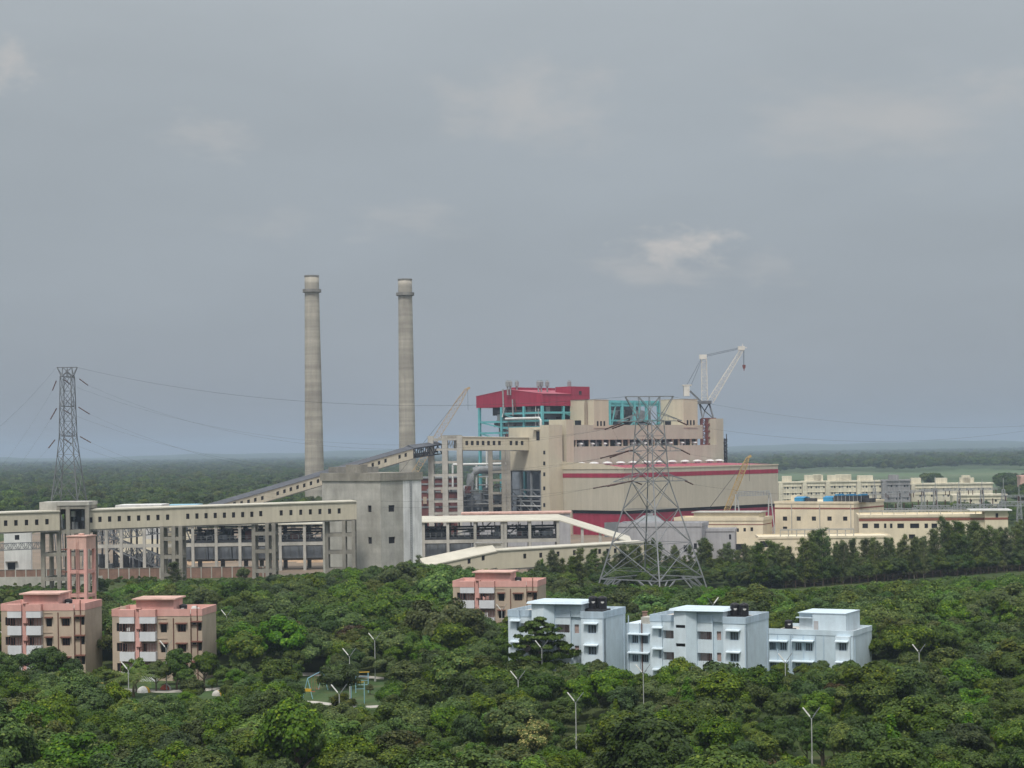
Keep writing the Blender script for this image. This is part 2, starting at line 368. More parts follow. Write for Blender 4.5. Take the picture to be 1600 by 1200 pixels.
def gallery(name, label, p0, p1, h, width, wins, wpx, roof='lean', rm='gallery_roof', wm='gallery', ext=(0, 0), overhang=.25, rise=.5):
    """enclosed conveyor gallery whose near top edge runs p0 -> p1; wins are photo (px, py) window centres, wpx their (w, h) in metres"""
    fr = Shear(p0, p1); Ln = fr.len
    t = thing(name, label, 'conveyor gallery', (p0+p1)/2-Vector((0, 0, h)))
    holes = []
    for px, py in wins:
        x, z = fr.front(px, py); holes.append((x-wpx[0]/2, x+wpx[0]/2, z-wpx[1]/2, z+wpx[1]/2))
    b = MB(fr); b.wall(0, Ln, -h, 0, holes, 0, .2); shell(b, 0, Ln, 0, width, -h, 0); b.quad((0, 0, -h), (Ln, 0, -h), (Ln, width, -h), (0, width, -h)); b.build('wall', M[wm], t)
    for hx in holes: pane(t, fr, *hx, y=.16, m='void')
    r = MB(fr); o = overhang
    if roof == 'gable':
        r.prism([(-o, .0), (width/2, rise), (width+o, .0), (width+o, .14), (width/2, rise+.16), (-o, .14)], 'x', -.1, Ln+.1)
    else:
        r.prism([(-o, .02), (width+o, .02), (width+o, rise), (-o, .32)], 'x', -.1, Ln+.1)
    r.build('roof', M[rm], t)
    MB(fr).box(.1, Ln-.1, .1, .45, -h-.35, -h-.004).build('edge_beam', M['concrete_mid'], t)
    return t, fr

# ------------------------------------------------------------------ main plant
c0 = at(975, 740, 760)
PF = Frame((c0.x, c0.y, 0), R(45))
LX = PF.front(1215.5, 733)[0]; WY = PF.side(879.5, 741)[0]
zE = PF.front(975, 731.5)[1]; zE2 = PF.front(1215, 726)[1]; zE = (zE+zE2)/2
zS1 = (PF.front(975, 740)[1]+PF.front(1215, 732.5)[1])/2; zS0 = (PF.front(975, 746.5)[1]+PF.front(1215, 739)[1])/2
zC = (PF.front(975, 797)[1]+PF.front(1210, 788)[1])/2
zR = zE+.9
print('plant', LX, WY, zE, zE2, zS0, zS1, zC)
th = thing('turbine_hall', 'long beige clad turbine hall with a crimson stripe and crimson base', 'factory hall', PF((LX/2, WY/2, 0)))
b = MB(PF); b.prism([(0, zC), (WY, zC), (WY, zR), (0, zE)], 'x', 0, LX); b.build('wall', M['clad'], th)
MB(PF).prism([(-.15, zE+.02), (WY, zR+.02), (WY, zR+.12), (-.15, zE+.12)], 'x', .6, LX-.6).build('roof', M['crimson_roof'], th)
MB(PF).box(-.2, LX+.2, -.22, 0, zE-.3, zE+.25).build('parapet', M['clad_light'], th)
MB(PF).prism([(-.2, zE-.3), (WY, zE-.3), (WY, zR+2.0), (WY*.35, zE+1.7), (-.2, zE+.25)], 'x', -.22, -.003).build('gable_parapet', M['clad_light'], th)
b = MB(PF); b.box(-.08, LX+.08, -.08, -.003, zS0, zS1); b.box(-.08, -.003, .0, WY, zS0, zS1); b.build('stripe', M['crimson'], th)
yP = PF.side(893, 797)[0]
b = MB(PF); b.box(.9, LX-.9, .9, WY-.5, -.2, zC-1.35); b.build('lower_wall', M['crimson'], th)
MB(PF).box(1.0, LX-1, 1.0, WY-.6, zC-1.35, zC-.01).build('dark_band', M['void'], th)  # near-black band: shade under the cladding overhang put into the colour
MB(PF).box(0, 3, yP, WY, -.2, zC-.004).build('corner_wall', M['clad'], th)
for px in (955, 983, 1012): # roller shutters in the crimson base
    x, z = PF.front(px, 818, .9); MB(PF).box(x-4, x+4, .74, .9, 0, zC-4.2).build('shutter', M['steel'], th)
def ventilator(fr, x, y, z, parent, r=2.1):
    p = fr((x, y, 0)); b = MB(); b.smooth = False
    b.lathe((p.x, p.y), [(r*.55, z-.2), (r*.55, z+.75), (r, z+.75), (r*1.02, z+.95), (r*.75, z+1.35), (r*.3, z+1.6)], 12); b.build('roof_ventilator', M['pipe_white'], parent)
for px in (907.5, 928, 949, 969.5, 989, 1010, 1029, 1050, 1070, 1089.5, 1109, 1128):
    yv = WY-2.6; x = PF.front(px, 722, yv)[0]; ventilator(PF, min(x, LX-2), yv, zE+.9*yv/WY+.1, th)

# bunker bay behind the hall
yb = WY+.3
bx0, bx1 = PF.front(896, 690, yb)[0], PF.front(1130.5, 690, yb)[0]
zA = (PF.front(900, 698, yb)[1]+PF.front(1110, 695, yb)[1])/2; zB = (PF.front(900, 687, yb)[1]+PF.front(1095, 686, yb)[1])/2
zT = (PF.front(900, 664.5, yb)[1]+PF.front(1095, 663.5, yb)[1])/2; bd = 12.0
bxm = PF.front(1098, 680, yb)[0]; bxp = PF.front(1119.5, 680, yb)[0]; zP = PF.front(1125, 654, yb)[1]
print('bunker', bx0, bx1, zA, zB, zT, zP)
bb = thing('bunker_bay', 'tall beige bunker bay above the turbine hall with two square towers', 'factory hall', PF(((bx0+bx1)/2, yb+bd/2, 0)))
MB(PF).box(bx0, bx1, yb, yb+bd, 15, zA).build('lower_wall', M['clad'], bb)
MB(PF).box(bx0, bxm, yb, yb+bd, zB, zT).build('upper_wall', M['clad'], bb)
MB(PF).box(bxp, bx1, yb, yb+5, zA, zP).build('end_wall', M['clad'], bb)
MB(PF).box(bx0+.5, bxm-.2, yb+3, yb+bd-.3, zA, zB).build('dark_band', M['dark'], bb)  # dark block set back in the gap of the open level
k = bx0+2
while k < bxm-1:
    MB(PF).box(k, k+.6, yb+.6, yb+1.2, zA, zB).build('post', M['clad_light' if int(k) % 3 else 'steel'], bb); k += 4.1
for i in range(40):
    x = bx0+2+random.random()*(bxm-bx0-5); hgt = random.uniform(.6, zB-zA-.3); MB(PF).box(x, x+random.uniform(.5, 2.4), yb+1.8+random.random(), yb+2.9, zA, zA+hgt).build('machine', M[('dark', 'steel', 'dark')[i % 3]], bb)
for px in (909.6, 927.8, 947, 968.5, 992.8, 1010, 1031, 1050, 1068, 1088):
    ventilator(PF, PF.front(px, 697, yb+.2)[0], yb+1.5, zA+.1, bb, 1.5)
for cpx, lpx, rpx, ytop, wl, wr in ((928, 890.5, 951, 625, (898.3, 908, 657, 666), (932.5, 945.6, 658, 665.5)), (1068, 1032, 1090, 624, (1039, 1048.5, 657, 664), (1073, 1085.5, 656.5, 664))):
    x0 = PF.front(cpx, 640, yb-.25)[0]; x1 = PF.front(rpx, 640, yb-.25)[0]; zt = PF.front(cpx, ytop, yb-.25)[1]; y1 = PF.side(lpx, 640, x0)[0]
    p = MB(PF).box(x0, x1, yb-.25, y1, zT-1.2, zt).build('roof_tower', M['clad_light'], bb)
    ya, za = PF.side(wl[0], wl[2], x0); yc, zc = PF.side(wl[1], wl[3], x0); MB(PF).box(x0-.06, x0-.004, ya, yc, za, zc).build('window', M['glass'], p)
    xa, za = PF.front(wr[0], wr[2], yb-.25); xc, zc = PF.front(wr[1], wr[3], yb-.25)
    for q in range(3):
        xs = xa+(xc-xa)*(q*.4); MB(PF).box(xs, xs+(xc-xa)*.19, yb-.31, yb-.254, zc, za).build('window', M['glass'], p)
    MB(PF).box(x0-.1, x1+.1, yb-.33, y1+.1, zt, zt+.25).build('coping', M['clad'], p)
    if lpx < 900:
        ya = PF.side(914.5, 640, x0)[0]; yc = PF.side(919, 640, x0)[0]; l_ = MB(PF)
        for q in range(26): l_.box(x0-.5, x0-.42, min(ya, yc), max(ya, yc), zT+q*.45, zT+q*.45+.08)
        l_.box(x0-.5, x0-.42, ya-.04, ya+.04, zT, zt-1); l_.box(x0-.5, x0-.42, yc-.04, yc+.04, zT, zt-1); l_.build('ladder', M['rust_red'], p)
# left stair block rising past the hall
x0 = PF.front(885, 680, yb-.6)[0]; x1 = PF.front(896.5, 680, yb-.6)[0]; y1 = PF.side(858, 680, x0)[0]; z1 = PF.front(885, 655.5, yb-.6)[1]
MB(PF).box(x0, x1, yb-.6, y1, 10, z1).build('stair_block', M['clad_light'], bb)
# pipe rack climbing the far end
b = MB(PF); xx = bx1+1.2
zz0 = PF.front(1133, 724, yb)[1]; zz1 = PF.front(1133, 685, yb)[1]
for dx in (0, 1.6): b.box(xx+dx, xx+dx+.3, yb+.5, yb+.8, zE, zz1+2*(dx > 0))
for q in range(8): b.box(xx-1, xx+2.2, yb+.4, yb+.7, zz0+q*(zz1-zz0)/8, zz0+q*(zz1-zz0)/8+.25); b.box(xx-.6+q % 2, xx+.5+q % 2, yb, yb+1.2, zz0+q*(zz1-zz0)/8+.3, zz0+q*(zz1-zz0)/8+1.3)
b.build('pipe_rack', M['dark'], bb)

# transfer tower on the left end
yt = WY+.012
xt = PF.front(858, 720, yt)[0]; xt1 = -.03
yS = PF.side(845, 720, xt)[0]; yL = PF.side(795, 700, xt)[0]; zU = PF.side(845, 667, xt)[1]; zUn = PF.side(815, 735, xt)[1]; zst = PF.side(852, 664, xt)[1]
tt = thing('transfer_tower', 'beige stair tower with a house on stilts where the upper gallery enters the plant', 'factory tower', PF((xt, yt, 0)))
wz = [PF.side(850.5, y, xt) for y in (707, 724, 741, 763, 789)]
LF = Frame(PF((xt, yS, 0)), R(45-90))           # the tower's left face, seen along x
bw = MB(PF); bw.box(xt, xt1, yt, yS, -.3, zst); bw.build('wall', M['clad_light'], tt)
for yw, zw in wz: MB(PF).box(xt-.08, xt-.003, yw-.55, yw+.55, zw-.75, zw+.75).build('window', M['glass'], tt)
MB(PF).box(xt+.15, xt1-.3, yS, yL, zUn, zU).build('upper_house', M['clad_light'], tt)
ya, za = PF.side(838, 674, xt+.15); yc, zc = PF.side(843.3, 688, xt+.15); MB(PF).box(xt+.07, xt+.147, ya, yc, za, zc).build('door', M['glass'], tt)
MB(PF).box(xt-1.4, xt+.145, PF.side(834, 671, xt)[0], PF.side(869, 671, xt)[0] if False else yS+.5, PF.side(840, 671, xt)[1]-.25, PF.side(840, 671, xt)[1]).build('canopy', M['clad'], tt)
MB(PF).box(xt-.2, xt+.14, PF.side(870, 700, xt)[0] if False else yS+.2, yL+.2, zUn-.5, zUn-.004).build('edge_beam', M['dark'], tt)
ys_ = [yS+.6, (yS*2+yL)/3, (yS+2*yL)/3, yL-.5]; xs_ = [xt+.6, xt1-1.2]
for yy in ys_:
    for xx in xs_: MB(PF).box(xx-.35, xx+.35, yy-.35, yy+.35, -.3, zUn-.5).build('leg', M['steel'], tt)
for q, zz in enumerate((4, 9, 13.5, 18)):
    b = MB(PF)
    if zz < zUn-1:
        for xx in xs_: b.box(xx-.25, xx+.25, ys_[0], ys_[-1], zz, zz+.5)
        for i in range(3):
            lo, hi = (PF_z := (zz-4.2, zz)); b.bar((xs_[0], ys_[i], lo), (xs_[0], ys_[i+1], hi), .3); b.bar((xs_[1], ys_[i+1], lo), (xs_[1], ys_[i], hi), .3)
    b.build('brace', M['steel' if q % 2 else 'galv'], tt)
MB(PF).box(xs_[0]+2, xs_[1]-1, ys_[0]+1, ys_[-1]-1, 0, zUn*.55).build('machine_casing', M['dark'], tt)
b = MB(PF)
for zz, ww in ((11.5, .5), (15.5, .4), (7, .6)): b.box(xs_[0]-.6, xs_[0]-.2, ys_[0], ys_[-1]+4, zz, zz+ww)
b.build('pipe', M['pipe_white'], tt)

# boiler house with the crimson roof
yB = yb+bd+1.0
rx0 = PF.front(847.3, 620, yB)[0]; rx1 = PF.front(920.3, 620, yB)[0]; ry1 = PF.side(744, 620, rx0)[0]
zb_ = (PF.side(744, 636.5, rx0)[1]+PF.front(847, 635, yB)[1])/2; ze = (PF.front(847, 616, yB)[1]+PF.side(744, 619, rx0)[1])/2; yr, zr = PF.side(794, 609, rx0)
print('boiler', rx0, rx1, ry1-yB, zb_, ze, zr)
bh = thing('boiler_house', 'turquoise steel boiler house under a deep crimson gabled roof', 'boiler house', PF(((rx0+rx1)/2, (yB+ry1)/2, 0)))
rf = MB(PF).prism([(yB, zb_), (ry1, zb_), (ry1, ze), (yr, zr), (yB, ze)], 'x', rx0, rx1).build('roof_hood', M['crimson'], bh)
MB(PF).prism([(yB-.3, ze+.02), (yr, zr+.02), (ry1+.3, ze+.02), (ry1+.3, ze+.14), (yr, zr+.2), (yB-.3, ze+.14)], 'x', rx0-.1, rx1+.1).build('roof_sheet', M['crimson_roof'], rf)
px0 = PF.front(892, 612, yB)[0]; zpt = PF.front(905, 604, yB)[1]
ph = MB(PF).box(px0, rx1+.3, yB-.15, yB+9, ze-2, zpt).build('penthouse', M['crimson'], bh)
xa, za = PF.front(904.5, 611, yB-.15); MB(PF).box(xa, xa+1.6, yB-.22, yB-.153, za-1.7, za).build('window', M['glass'], ph)
mx0 = rx0+3; b = MB(PF); b.box(mx0, mx0+24, yr-1.6, yr+1.6, zr-.2, zr+1.0); b.build('ridge_vent', M['crimson'], rf)
for px in (793, 797.3, 807.5, 841.3, 845.7, 855, 889.5):
    yv = yr-2 if px < 810 else yB+8
    x = PF.front(px, 600, yv)[0]; p = PF((x, yv, 0)); z0 = ze; zt = PF.front(px, 594.5, yv)[1]
    b = MB(); b.lathe((p.x, p.y), [(.35, z0), (.35, zt-2.6), (.85, zt-2.5), (.85, zt-.5), (.5, zt-.3), (.5, zt)], 8); b.build('vent_stack', M['duct'], bh)
cy_ = [PF.side(px, 650, rx0)[0] for px in (846.3, 818, 783, 748.3)]; cx_ = [rx0+.4, rx0+13, rx0+25, rx1-.4]
for i, xx in enumerate(cx_):
    for j, yy in enumerate(cy_):
        MB(PF).box(xx-.5, xx+.5, yy-.5, yy+.5, -.3, zb_).build('column', M['cyan' if i < 2 or j < 1 else 'cyan_dull'], bh)
lv = [PF.side(800, y, rx0)[1] for y in (700, 688, 676, 668, 658.5, 646)]
for q, zz in enumerate(lv):
    b = MB(PF)
    for xx in cx_[:3]: b.box(xx-.3, xx+.3, cy_[0], cy_[2] if q % 2 else cy_[-1], zz-.4, zz+.4)
    for yy in cy_[:3]: b.box(cx_[0], cx_[-1], yy-.3, yy+.3, zz-.4, zz+.4)
    b.build('floor_beam', M['cyan'], bh)
for q, zz in enumerate(lv[:-1]):
    b = MB(PF); j = q % 2+1
    b.bar((cx_[0], cy_[j], zz), (cx_[0], cy_[j+1], lv[q+1]), .5); b.bar((cx_[1], cy_[2], zz), (cx_[1], cy_[3], lv[q+1]), .5); b.bar((cx_[2], cy_[0], zz), (cx_[1], cy_[0], lv[q+1]), .5); b.build('brace', M['cyan' if q % 2 else 'cyan_dull'], bh)
MB(PF).box(cx_[0]+3, cx_[-1]-2, cy_[0]+4, cy_[2]+1.5, 8, zb_-3.5).build('furnace_casing', M['panel_grey'], bh)
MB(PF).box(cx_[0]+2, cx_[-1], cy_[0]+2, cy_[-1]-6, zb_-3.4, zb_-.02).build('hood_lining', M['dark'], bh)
for i in range(85):
    x = random.uniform(cx_[0]+.8, cx_[1]); y = random.uniform(cy_[0]+1, cy_[2]+4); z = random.choice(lv[:6]); MB(PF).box(x, x+random.uniform(.8, 4), y, y+random.uniform(.8, 6), z+.4, z+random.uniform(1.2, 3.8)).build('machine', M[('dark', 'steel', 'panel_grey', 'duct', 'dark')[i % 5]], bh)
for i in range(14):
    y = random.uniform(cy_[0]+1, cy_[2]+3); zz = random.uniform(lv[0]-6, zb_-2); MB(PF).tube([(cx_[0]-.8+random.random(), y, zz), (cx_[0]-.8+random.random(), y+random.uniform(-1, 1), zz+random.uniform(3, 12))], random.uniform(.12, .4), 6).build('pipe', M[('galv', 'duct', 'rust_red', 'pipe_white')[i % 4]], bh)
b = MB(PF)
for zz in lv: b.box(cx_[0]-.3, cx_[-1], cy_[0], cy_[2]+2, zz-.55, zz-.42)
b.build('walkway', M['steel'], bh)
b = MB(PF)
for zz in lv:
    for dz in (.55, 1.1): b.box(cx_[0]-.45, cx_[0]-.38, cy_[0], cy_[2]+2, zz+dz, zz+dz+.07)
b.build('railing', M['galv'], bh)
b = MB(PF); ya, za = PF.side(790, 654.5, rx0-1); yc, zc = PF.side(845, 654.5, rx0-1)
b.tube([PF((rx0-1, ya, za)), PF((rx0-1, yc, za)), PF((rx0-1, yc-.6, za-1)), PF((rx0-1, yc-.6, za-12))], .55, 8) if False else MB.tube(b, [(rx0-1, ya, za), (rx0-1, yc+.8, za), (rx0-1, yc, za-1), (rx0-1, yc, za-12)], .5, 8)
b.build('steam_pipe', M['pipe_white'], bh)
# second boiler frame
qx0 = PF.front(952, 640, yB)[0]; qx1 = PF.front(1031.5, 640, yB)[0]; zq = PF.front(952, 625.5, yB)[1]; zq2 = PF.front(1000, 625, yB)[1]
b2 = thing('open_boiler_house', 'unroofed turquoise steel boiler frame between the two beige roof towers', 'boiler house', PF(((qx0+qx1)/2, yB+12, 0)))
n_ = 4
for i in range(n_+1):
    for yy in (yB+.5, yB+14):
        x = qx0+.6+(qx1-qx0-1.2)*i/n_; MB(PF).box(x-.55, x+.55, yy-.5, yy+.5, 12, zq-.4).build('column', M['cyan'], b2)
for zz, hh in ((zq-2.2, 2.2), (zq-9, .7), (zq-15, .7)):
    b = MB(PF)
    for yy in (yB+.5, yB+14): b.box(qx0, qx1, yy-.3, yy+.3, zz, zz+hh*.5); b.box(qx0, qx1, yy-.2, yy+.2, zz+hh*.75, zz+hh)
    for i in range(n_*2+1): x = qx0+.6+(qx1-qx0-1.2)*i/n_/2; b.box(x-.2, x+.2, yB+.5, yB+14, zz, zz+.6); b.bar((x, yB+.5, zz), (min(x+4, qx1), yB+.5, zz+hh), .25)
    b.build('roof_beam' if hh > 1 else 'floor_beam', M['cyan'], b2)
b = MB(PF)
for i in range(n_): x = qx0+.6+(qx1-qx0-1.2)*i/n_; x2 = qx0+.6+(qx1-qx0-1.2)*(i+1)/n_; b.bar((x, yB+.5, zq-15), (x2, yB+.5, zq-9) if i % 2 else ((x+x2)/2, yB+.5, zq-2.2), .5)
b.build('brace', M['cyan_dull'], b2)
for i in range(44):
    x = random.uniform(qx0+1, qx1-3); z = random.choice((zq-15, zq-9, zq-12)); MB(PF).box(x, x+random.uniform(.8, 4), yB+2+random.random()*6, yB+9.5, z, z+random.uniform(1, 5.5)).build('machine', M[('dark', 'steel', 'rust_red', 'dark', 'panel_grey', 'tan')[i % 6]], b2)
MB(PF).box(qx0, qx1, yB+.2, yB+.6, zq-1.9, zq-.3).build('roof_fascia', M['cyan'], b2)
MB(PF).box(qx0, qx1, yB+13, yB+13.4, 12, zq-.5).build('rear_cladding', M['dark'], b2)
MB(PF).box(qx0+2, qx1-2, yB+8, yB+12.5, 12, zq-4).build('furnace_casing', M['steel'], b2)

# ------------------------------------------------------------------ chimneys
for px, yt_, Y, rt, pb, rb_, yp, lab in ((487, 431, 960, 11.2, 740, 15.3, 455, 'taller looking blotched concrete chimney standing left of its twin'), (632.8, 436.5, 985, 10.9, 690, 13.0, 460, 'smooth buff concrete chimney standing nearer the boiler house')):
    top = at(px, yt_, Y); s = F/Y; zb2 = zat(px, pb, Y); r0 = rt/s; r1 = rb_/s; k = (r1-r0)/(top.z-zb2)
    t = thing('chimney', lab, 'chimney', (top.x, Y, 0), 'the two concrete chimneys')
    zp = zat(px, yp, Y); prof = []
    for i in range(31):
        z = top.z*i/30; prof.append((r0+k*max(0, zp-z) if z < zp else r0, z))
    prof += [(r0-.5, top.z), (r0-.5, top.z-3)]
    b = MB(); b.smooth = True; b.lathe((top.x, Y), prof, 40); b.build('shaft', M['stack'], t)
    ring = MB(); ro = r0+3.4/s; ring.lathe((top.x, Y), [(r0-.1, zp-.9), (ro, zp-.6), (ro, zp-.2), (ro-.05, zp-.2), (ro-.05, zp+.9), (ro-.15, zp+.9), (ro-.15, zp-.15), (r0-.1, zp-.15)], 40); ring.build('gallery_ring', M['concrete_mid'], t)
    b = MB(); b.lathe((top.x, Y), [(r0-.2, top.z-.6), (r0+.12, top.z-.6), (r0+.12, top.z+.15), (r0-.2, top.z+.15)], 40); b.build('rim', M['concrete_mid'], t)
    b = MB(); xl = top.x-.8
    for q in range(60): z = 20+q*(zp-20)/60; b.box(xl, xl+.7, Y-(r0+k*max(0, zp-z))-.35, Y-(r0+k*max(0, zp-z))-.28, z, z+.12)
    b.build('ladder', M['galv'], t)

# ------------------------------------------------------------------ cranes
Yc = PF((bx1-6, yb+5, 0)).y
def C(px, py, dy=0): return at(px, py, Yc+dy)
t = thing('luffing_crane', 'off white luffing crane on a dark red lattice base atop the bunker bay', 'crane', C(1108, 695))
b = MB(); p0, p1 = C(1097.5, 696), C(1119, 654); xa, xb = p0.x, p1.x
for x in (xa, xa+(xb-xa)*.36, xb):
    for yy in (Yc, Yc+6): b.box(x-.35, x+.35, yy-.35, yy+.35, zA-.1, p1.z)
zz = [zA+(p1.z-zA)*i/4 for i in range(5)]
for i in range(5):
    for yy in (Yc, Yc+6): b.box(xa, xb, yy-.25, yy+.25, zz[i]-.1, zz[i]+.35)
    if i < 4:
        for yy in (Yc, Yc+6): b.bar((xa+(xb-xa)*.36, yy, zz[i]), (xb, yy, zz[i+1]), .3); b.bar((xa, yy, zz[i+1]), (xa+(xb-xa)*.36, yy, zz[i]), .3)
b.build('base_tower', M['rust_red'], t)
b = MB()
for dx, px in ((1098, 1093), (1115, 1108)):
    for dy in (0, 6): b.bar(C(dx, 654, dy), C(px, 630, 3), .55); b.bar(C(dx, 654, dy), C(1101, 642, 3), .4); b.bar(C(1101, 642, 3), C(px, 630, 3), .4)
b.build('undercarriage', M['galv_dark'], t)
pz = C(1090, 631); pq = C(1112, 626)
MB().box(pz.x, pq.x, Yc+.5, Yc+5.5, pz.z, pq.z).build('turntable', M['galv_dark'], t)
b = MB(); truss(b, C(1101, 627, 3), C(1100, 561, 3), 2.6, 2.2, 12, .22, .11); b.build('mast', M['crane_white'], t)
b = MB(); tp = C(1098, 559, 3); b.box(tp.x-1.5, tp.x+1.7, tp.y-1.2, tp.y+1.2, tp.z-.6, tp.z+1.4); b.bar(C(1096, 561, 3), C(1097, 556, 3), .6); b.build('mast_head', M['crane_white'], t)
b = MB(); truss(b, C(1110, 627, 3), C(1160, 545, 3), 2.7, 1.4, 15, .23, .12); b.build('jib', M['crane_white'], t)
b = MB(); tq = C(1160, 543, 3); b.box(tq.x-2, tq.x+1, tq.y-1, tq.y+1, tq.z-1.2, tq.z+.6); b.bar(C(1161, 543, 3), C(1167, 543.5, 3), .3); b.bar(C(1160.5, 543, 3), C(1160.5, 537, 3), .25); b.build('jib_head', M['crane_white'], t)
b = MB(); ca, cb_ = C(1066, 603, 3), C(1079, 619, 3); b.box(ca.x+.6, cb_.x-.6, Yc+1, Yc+5, cb_.z, ca.z); b.box(ca.x, cb_.x+.4, Yc+.8, Yc+5.2, ca.z, ca.z+.5); b.build('counterweight', M['crane_white'], t)
b = MB(); b.bar(C(1078, 611, 2), C(1096, 628, 2), .8); b.bar(C(1078, 611, 4), C(1096, 628, 4), .8); b.build('counter_jib', M['galv_dark'], t)
b = MB(); b.bar(C(1097, 556, 2.2), C(1153, 544, 2.5), .16); b.bar(C(1098, 558, 3.6), C(1152, 546, 3.4), .16); b.bar(C(1095, 562, 2), C(1073, 602, 2), .13); b.bar(C(1096, 563, 4), C(1079, 604, 4), .13); b.build('stay_rope', M['wire'], t)
b = MB(); hk = C(1162.5, 570, 3); b.bar(C(1162.5, 546, 2.8), C(1162.5, 571, 2.8), .12); b.bar(C(1161.8, 546, 3.2), C(1161.8, 571, 3.2), .12); b.build('hoist_rope', M['wire'], t)
b = MB(); b.prism([(hk.x-.7, hk.z), (hk.x+.7, hk.z), (hk.x+.6, hk.z-1.3), (hk.x+.15, hk.z-2), (hk.x+.2, hk.z-2.6), (hk.x-.2, hk.z-2.6), (hk.x-.15, hk.z-2), (hk.x-.6, hk.z-1.3)], 'y', hk.y-.4, hk.y+.4); b.build('hook_block', M['rust_red'], t)

def crawler(name, label, foot, tip, Y, wd, m, n):
    a, z = at(*foot, Y), at(*tip, Y); d = (z-a); k = (a.z-1.8)/d.z; base = a-d*k
    t = thing(name, label, 'crane', (base.x, Y, 0))
    b = MB(); truss(b, base, base+(z-base)*.9, wd, wd, n, .18, .1); truss(b, base+(z-base)*.9, z, wd, wd*.45, 3, .22, .14); b.build('boom', M[m], t)
    b = MB(); b.bar(z, z+d.normalized()*1.2+Vector((.8, 0, -.4)), .9); b.build('boom_head', M[m], t)
    b = MB(); bk = base+Vector((-5 if d.x > 0 else 5, 0, 7)); b.bar(bk, z, .1); b.bar(bk+Vector((0, 1, 0)), z, .1); b.bar(base+Vector((0, 0, 0)), bk, .3); b.build('pendant_rope', M['wire'], t)
    b = MB(); b.box(base.x-6, base.x+1.4, Y-1.9, Y+1.9, 1.2, 3.6); b.box(base.x-.2, base.x+1.8, Y-2.6, Y-1.9, 1.3, 3.4); b.build('superstructure', M[m], t)
    for dy in (-2.4, 1.5):
        b = MB(); b.prism([(base.x-4.5, .0), (base.x+3, .0), (base.x+3.6, .55), (base.x+3, 1.1), (base.x-4.5, 1.1), (base.x-5.1, .55)], 'y', Y+dy, Y+dy+.9); b.build('track', M['dark'], t)
    b = MB(); b.bar(z+Vector((.5, 0, 0)), z+Vector((.5, 0, -min(9, z.z*.3))), .1); b.build('hoist_rope', M['wire'], t)
    return t
crawler('crawler_crane', 'faded orange crane boom leaning behind the grey conveyor tower', (678, 690), (729, 608), 812, 2.3, 'crane_buff', 34)
crawler('crawler_crane', 'slim yellow crane boom standing before the striped turbine hall', (1132, 806), (1168.5, 715), 735, 1.8, 'crane_yellow', 30)
# ------------------------------------------------------------------ concrete junction house
c = at(594, 745, 505)
BF = Frame((c.x, c.y, 0), R(48))
zb1 = BF.front(594, 739)[1]; zb0 = zb1-2.1
bx = BF.front(658, 750)[0]; by = BF.side(503, 750)[0]
t = thing('junction_house', 'windowed raw concrete junction house with a whitewashed strip on its right face', 'industrial tower', BF((bx/2, by/2, 0)))
def on_front(px, py, w_, h_):
    x, z = BF.front(px, py); return (x-w_/2, x+w_/2, z-h_/2, z+h_/2)
def on_side(px, py, w_, h_):
    y, z = BF.side(px, py); return (y-w_/2, y+w_/2, z-h_/2, z+h_/2)
b = MB(BF)
hf = [on_front(612, 794.5, 2.3, 1.75), on_front(612.5, 844, 2.4, 1.75)]
b.wall(0, bx, -.3, zb0, hf, 0, .35)
hs = [on_side(577.5, 795, 1.4, 1.75), on_side(578, 844.5, 1.4, 1.75)]
SF = Frame(BF((0, by, 0)), R(48-90))         # left face: x runs from its far left end to the corner
b.fr = SF; hs2 = [(by-h[1], by-h[0], h[2], h[3]) for h in hs]; b.wall(0, by, -.3, zb0, hs2, 0, .35); b.fr = BF
b.quad((bx, 0, -.3), (bx, by, -.3), (bx, by, zb0), (bx, 0, zb0)); b.quad((bx, by, -.3), (0, by, -.3), (0, by, zb0), (bx, by, zb0)); b.build('wall', M['concrete_pale'], t)
for h in hf: pane(t, BF, *h, y=.3, m='void')
for h in hs2: pane(t, SF, *h, y=.3, m='void')
MB(BF).box(-.35, bx+.35, -.35, by+.35, zb0, zb1).build('roof_slab', M['concrete'], t)
wx0 = BF.front(630, 800)[0]
MB(BF).box(wx0, bx-.02, -.06, -.003, -.2, zb0-.05).build('whitewashed_strip', M['whitewash'], t)
b = MB(BF); lx, lz = BF.front(639.5, 800)
for q in range(56): b.box(lx, lx+.55, -.4, -.34, 2+q*.45, 2.06+q*.45)
for dx in (0, .55): b.box(lx+dx-.04, lx+dx+.04, -.4, -.34, 2, zb0)
b.build('ladder', M['galv_dark'], t)
h2 = MB(BF); ya = BF.side(521, 738)[0]; h2.box(2, bx-6, by*.45, by-.5, zb1, zb1+1.6); h2.build('roof_hut', M['concrete_mid'], t)
MB(BF).box(.8, 3.0, by*.35, by*.62, zb1, zb1+2.2).build('roof_hut', M['concrete'], t)

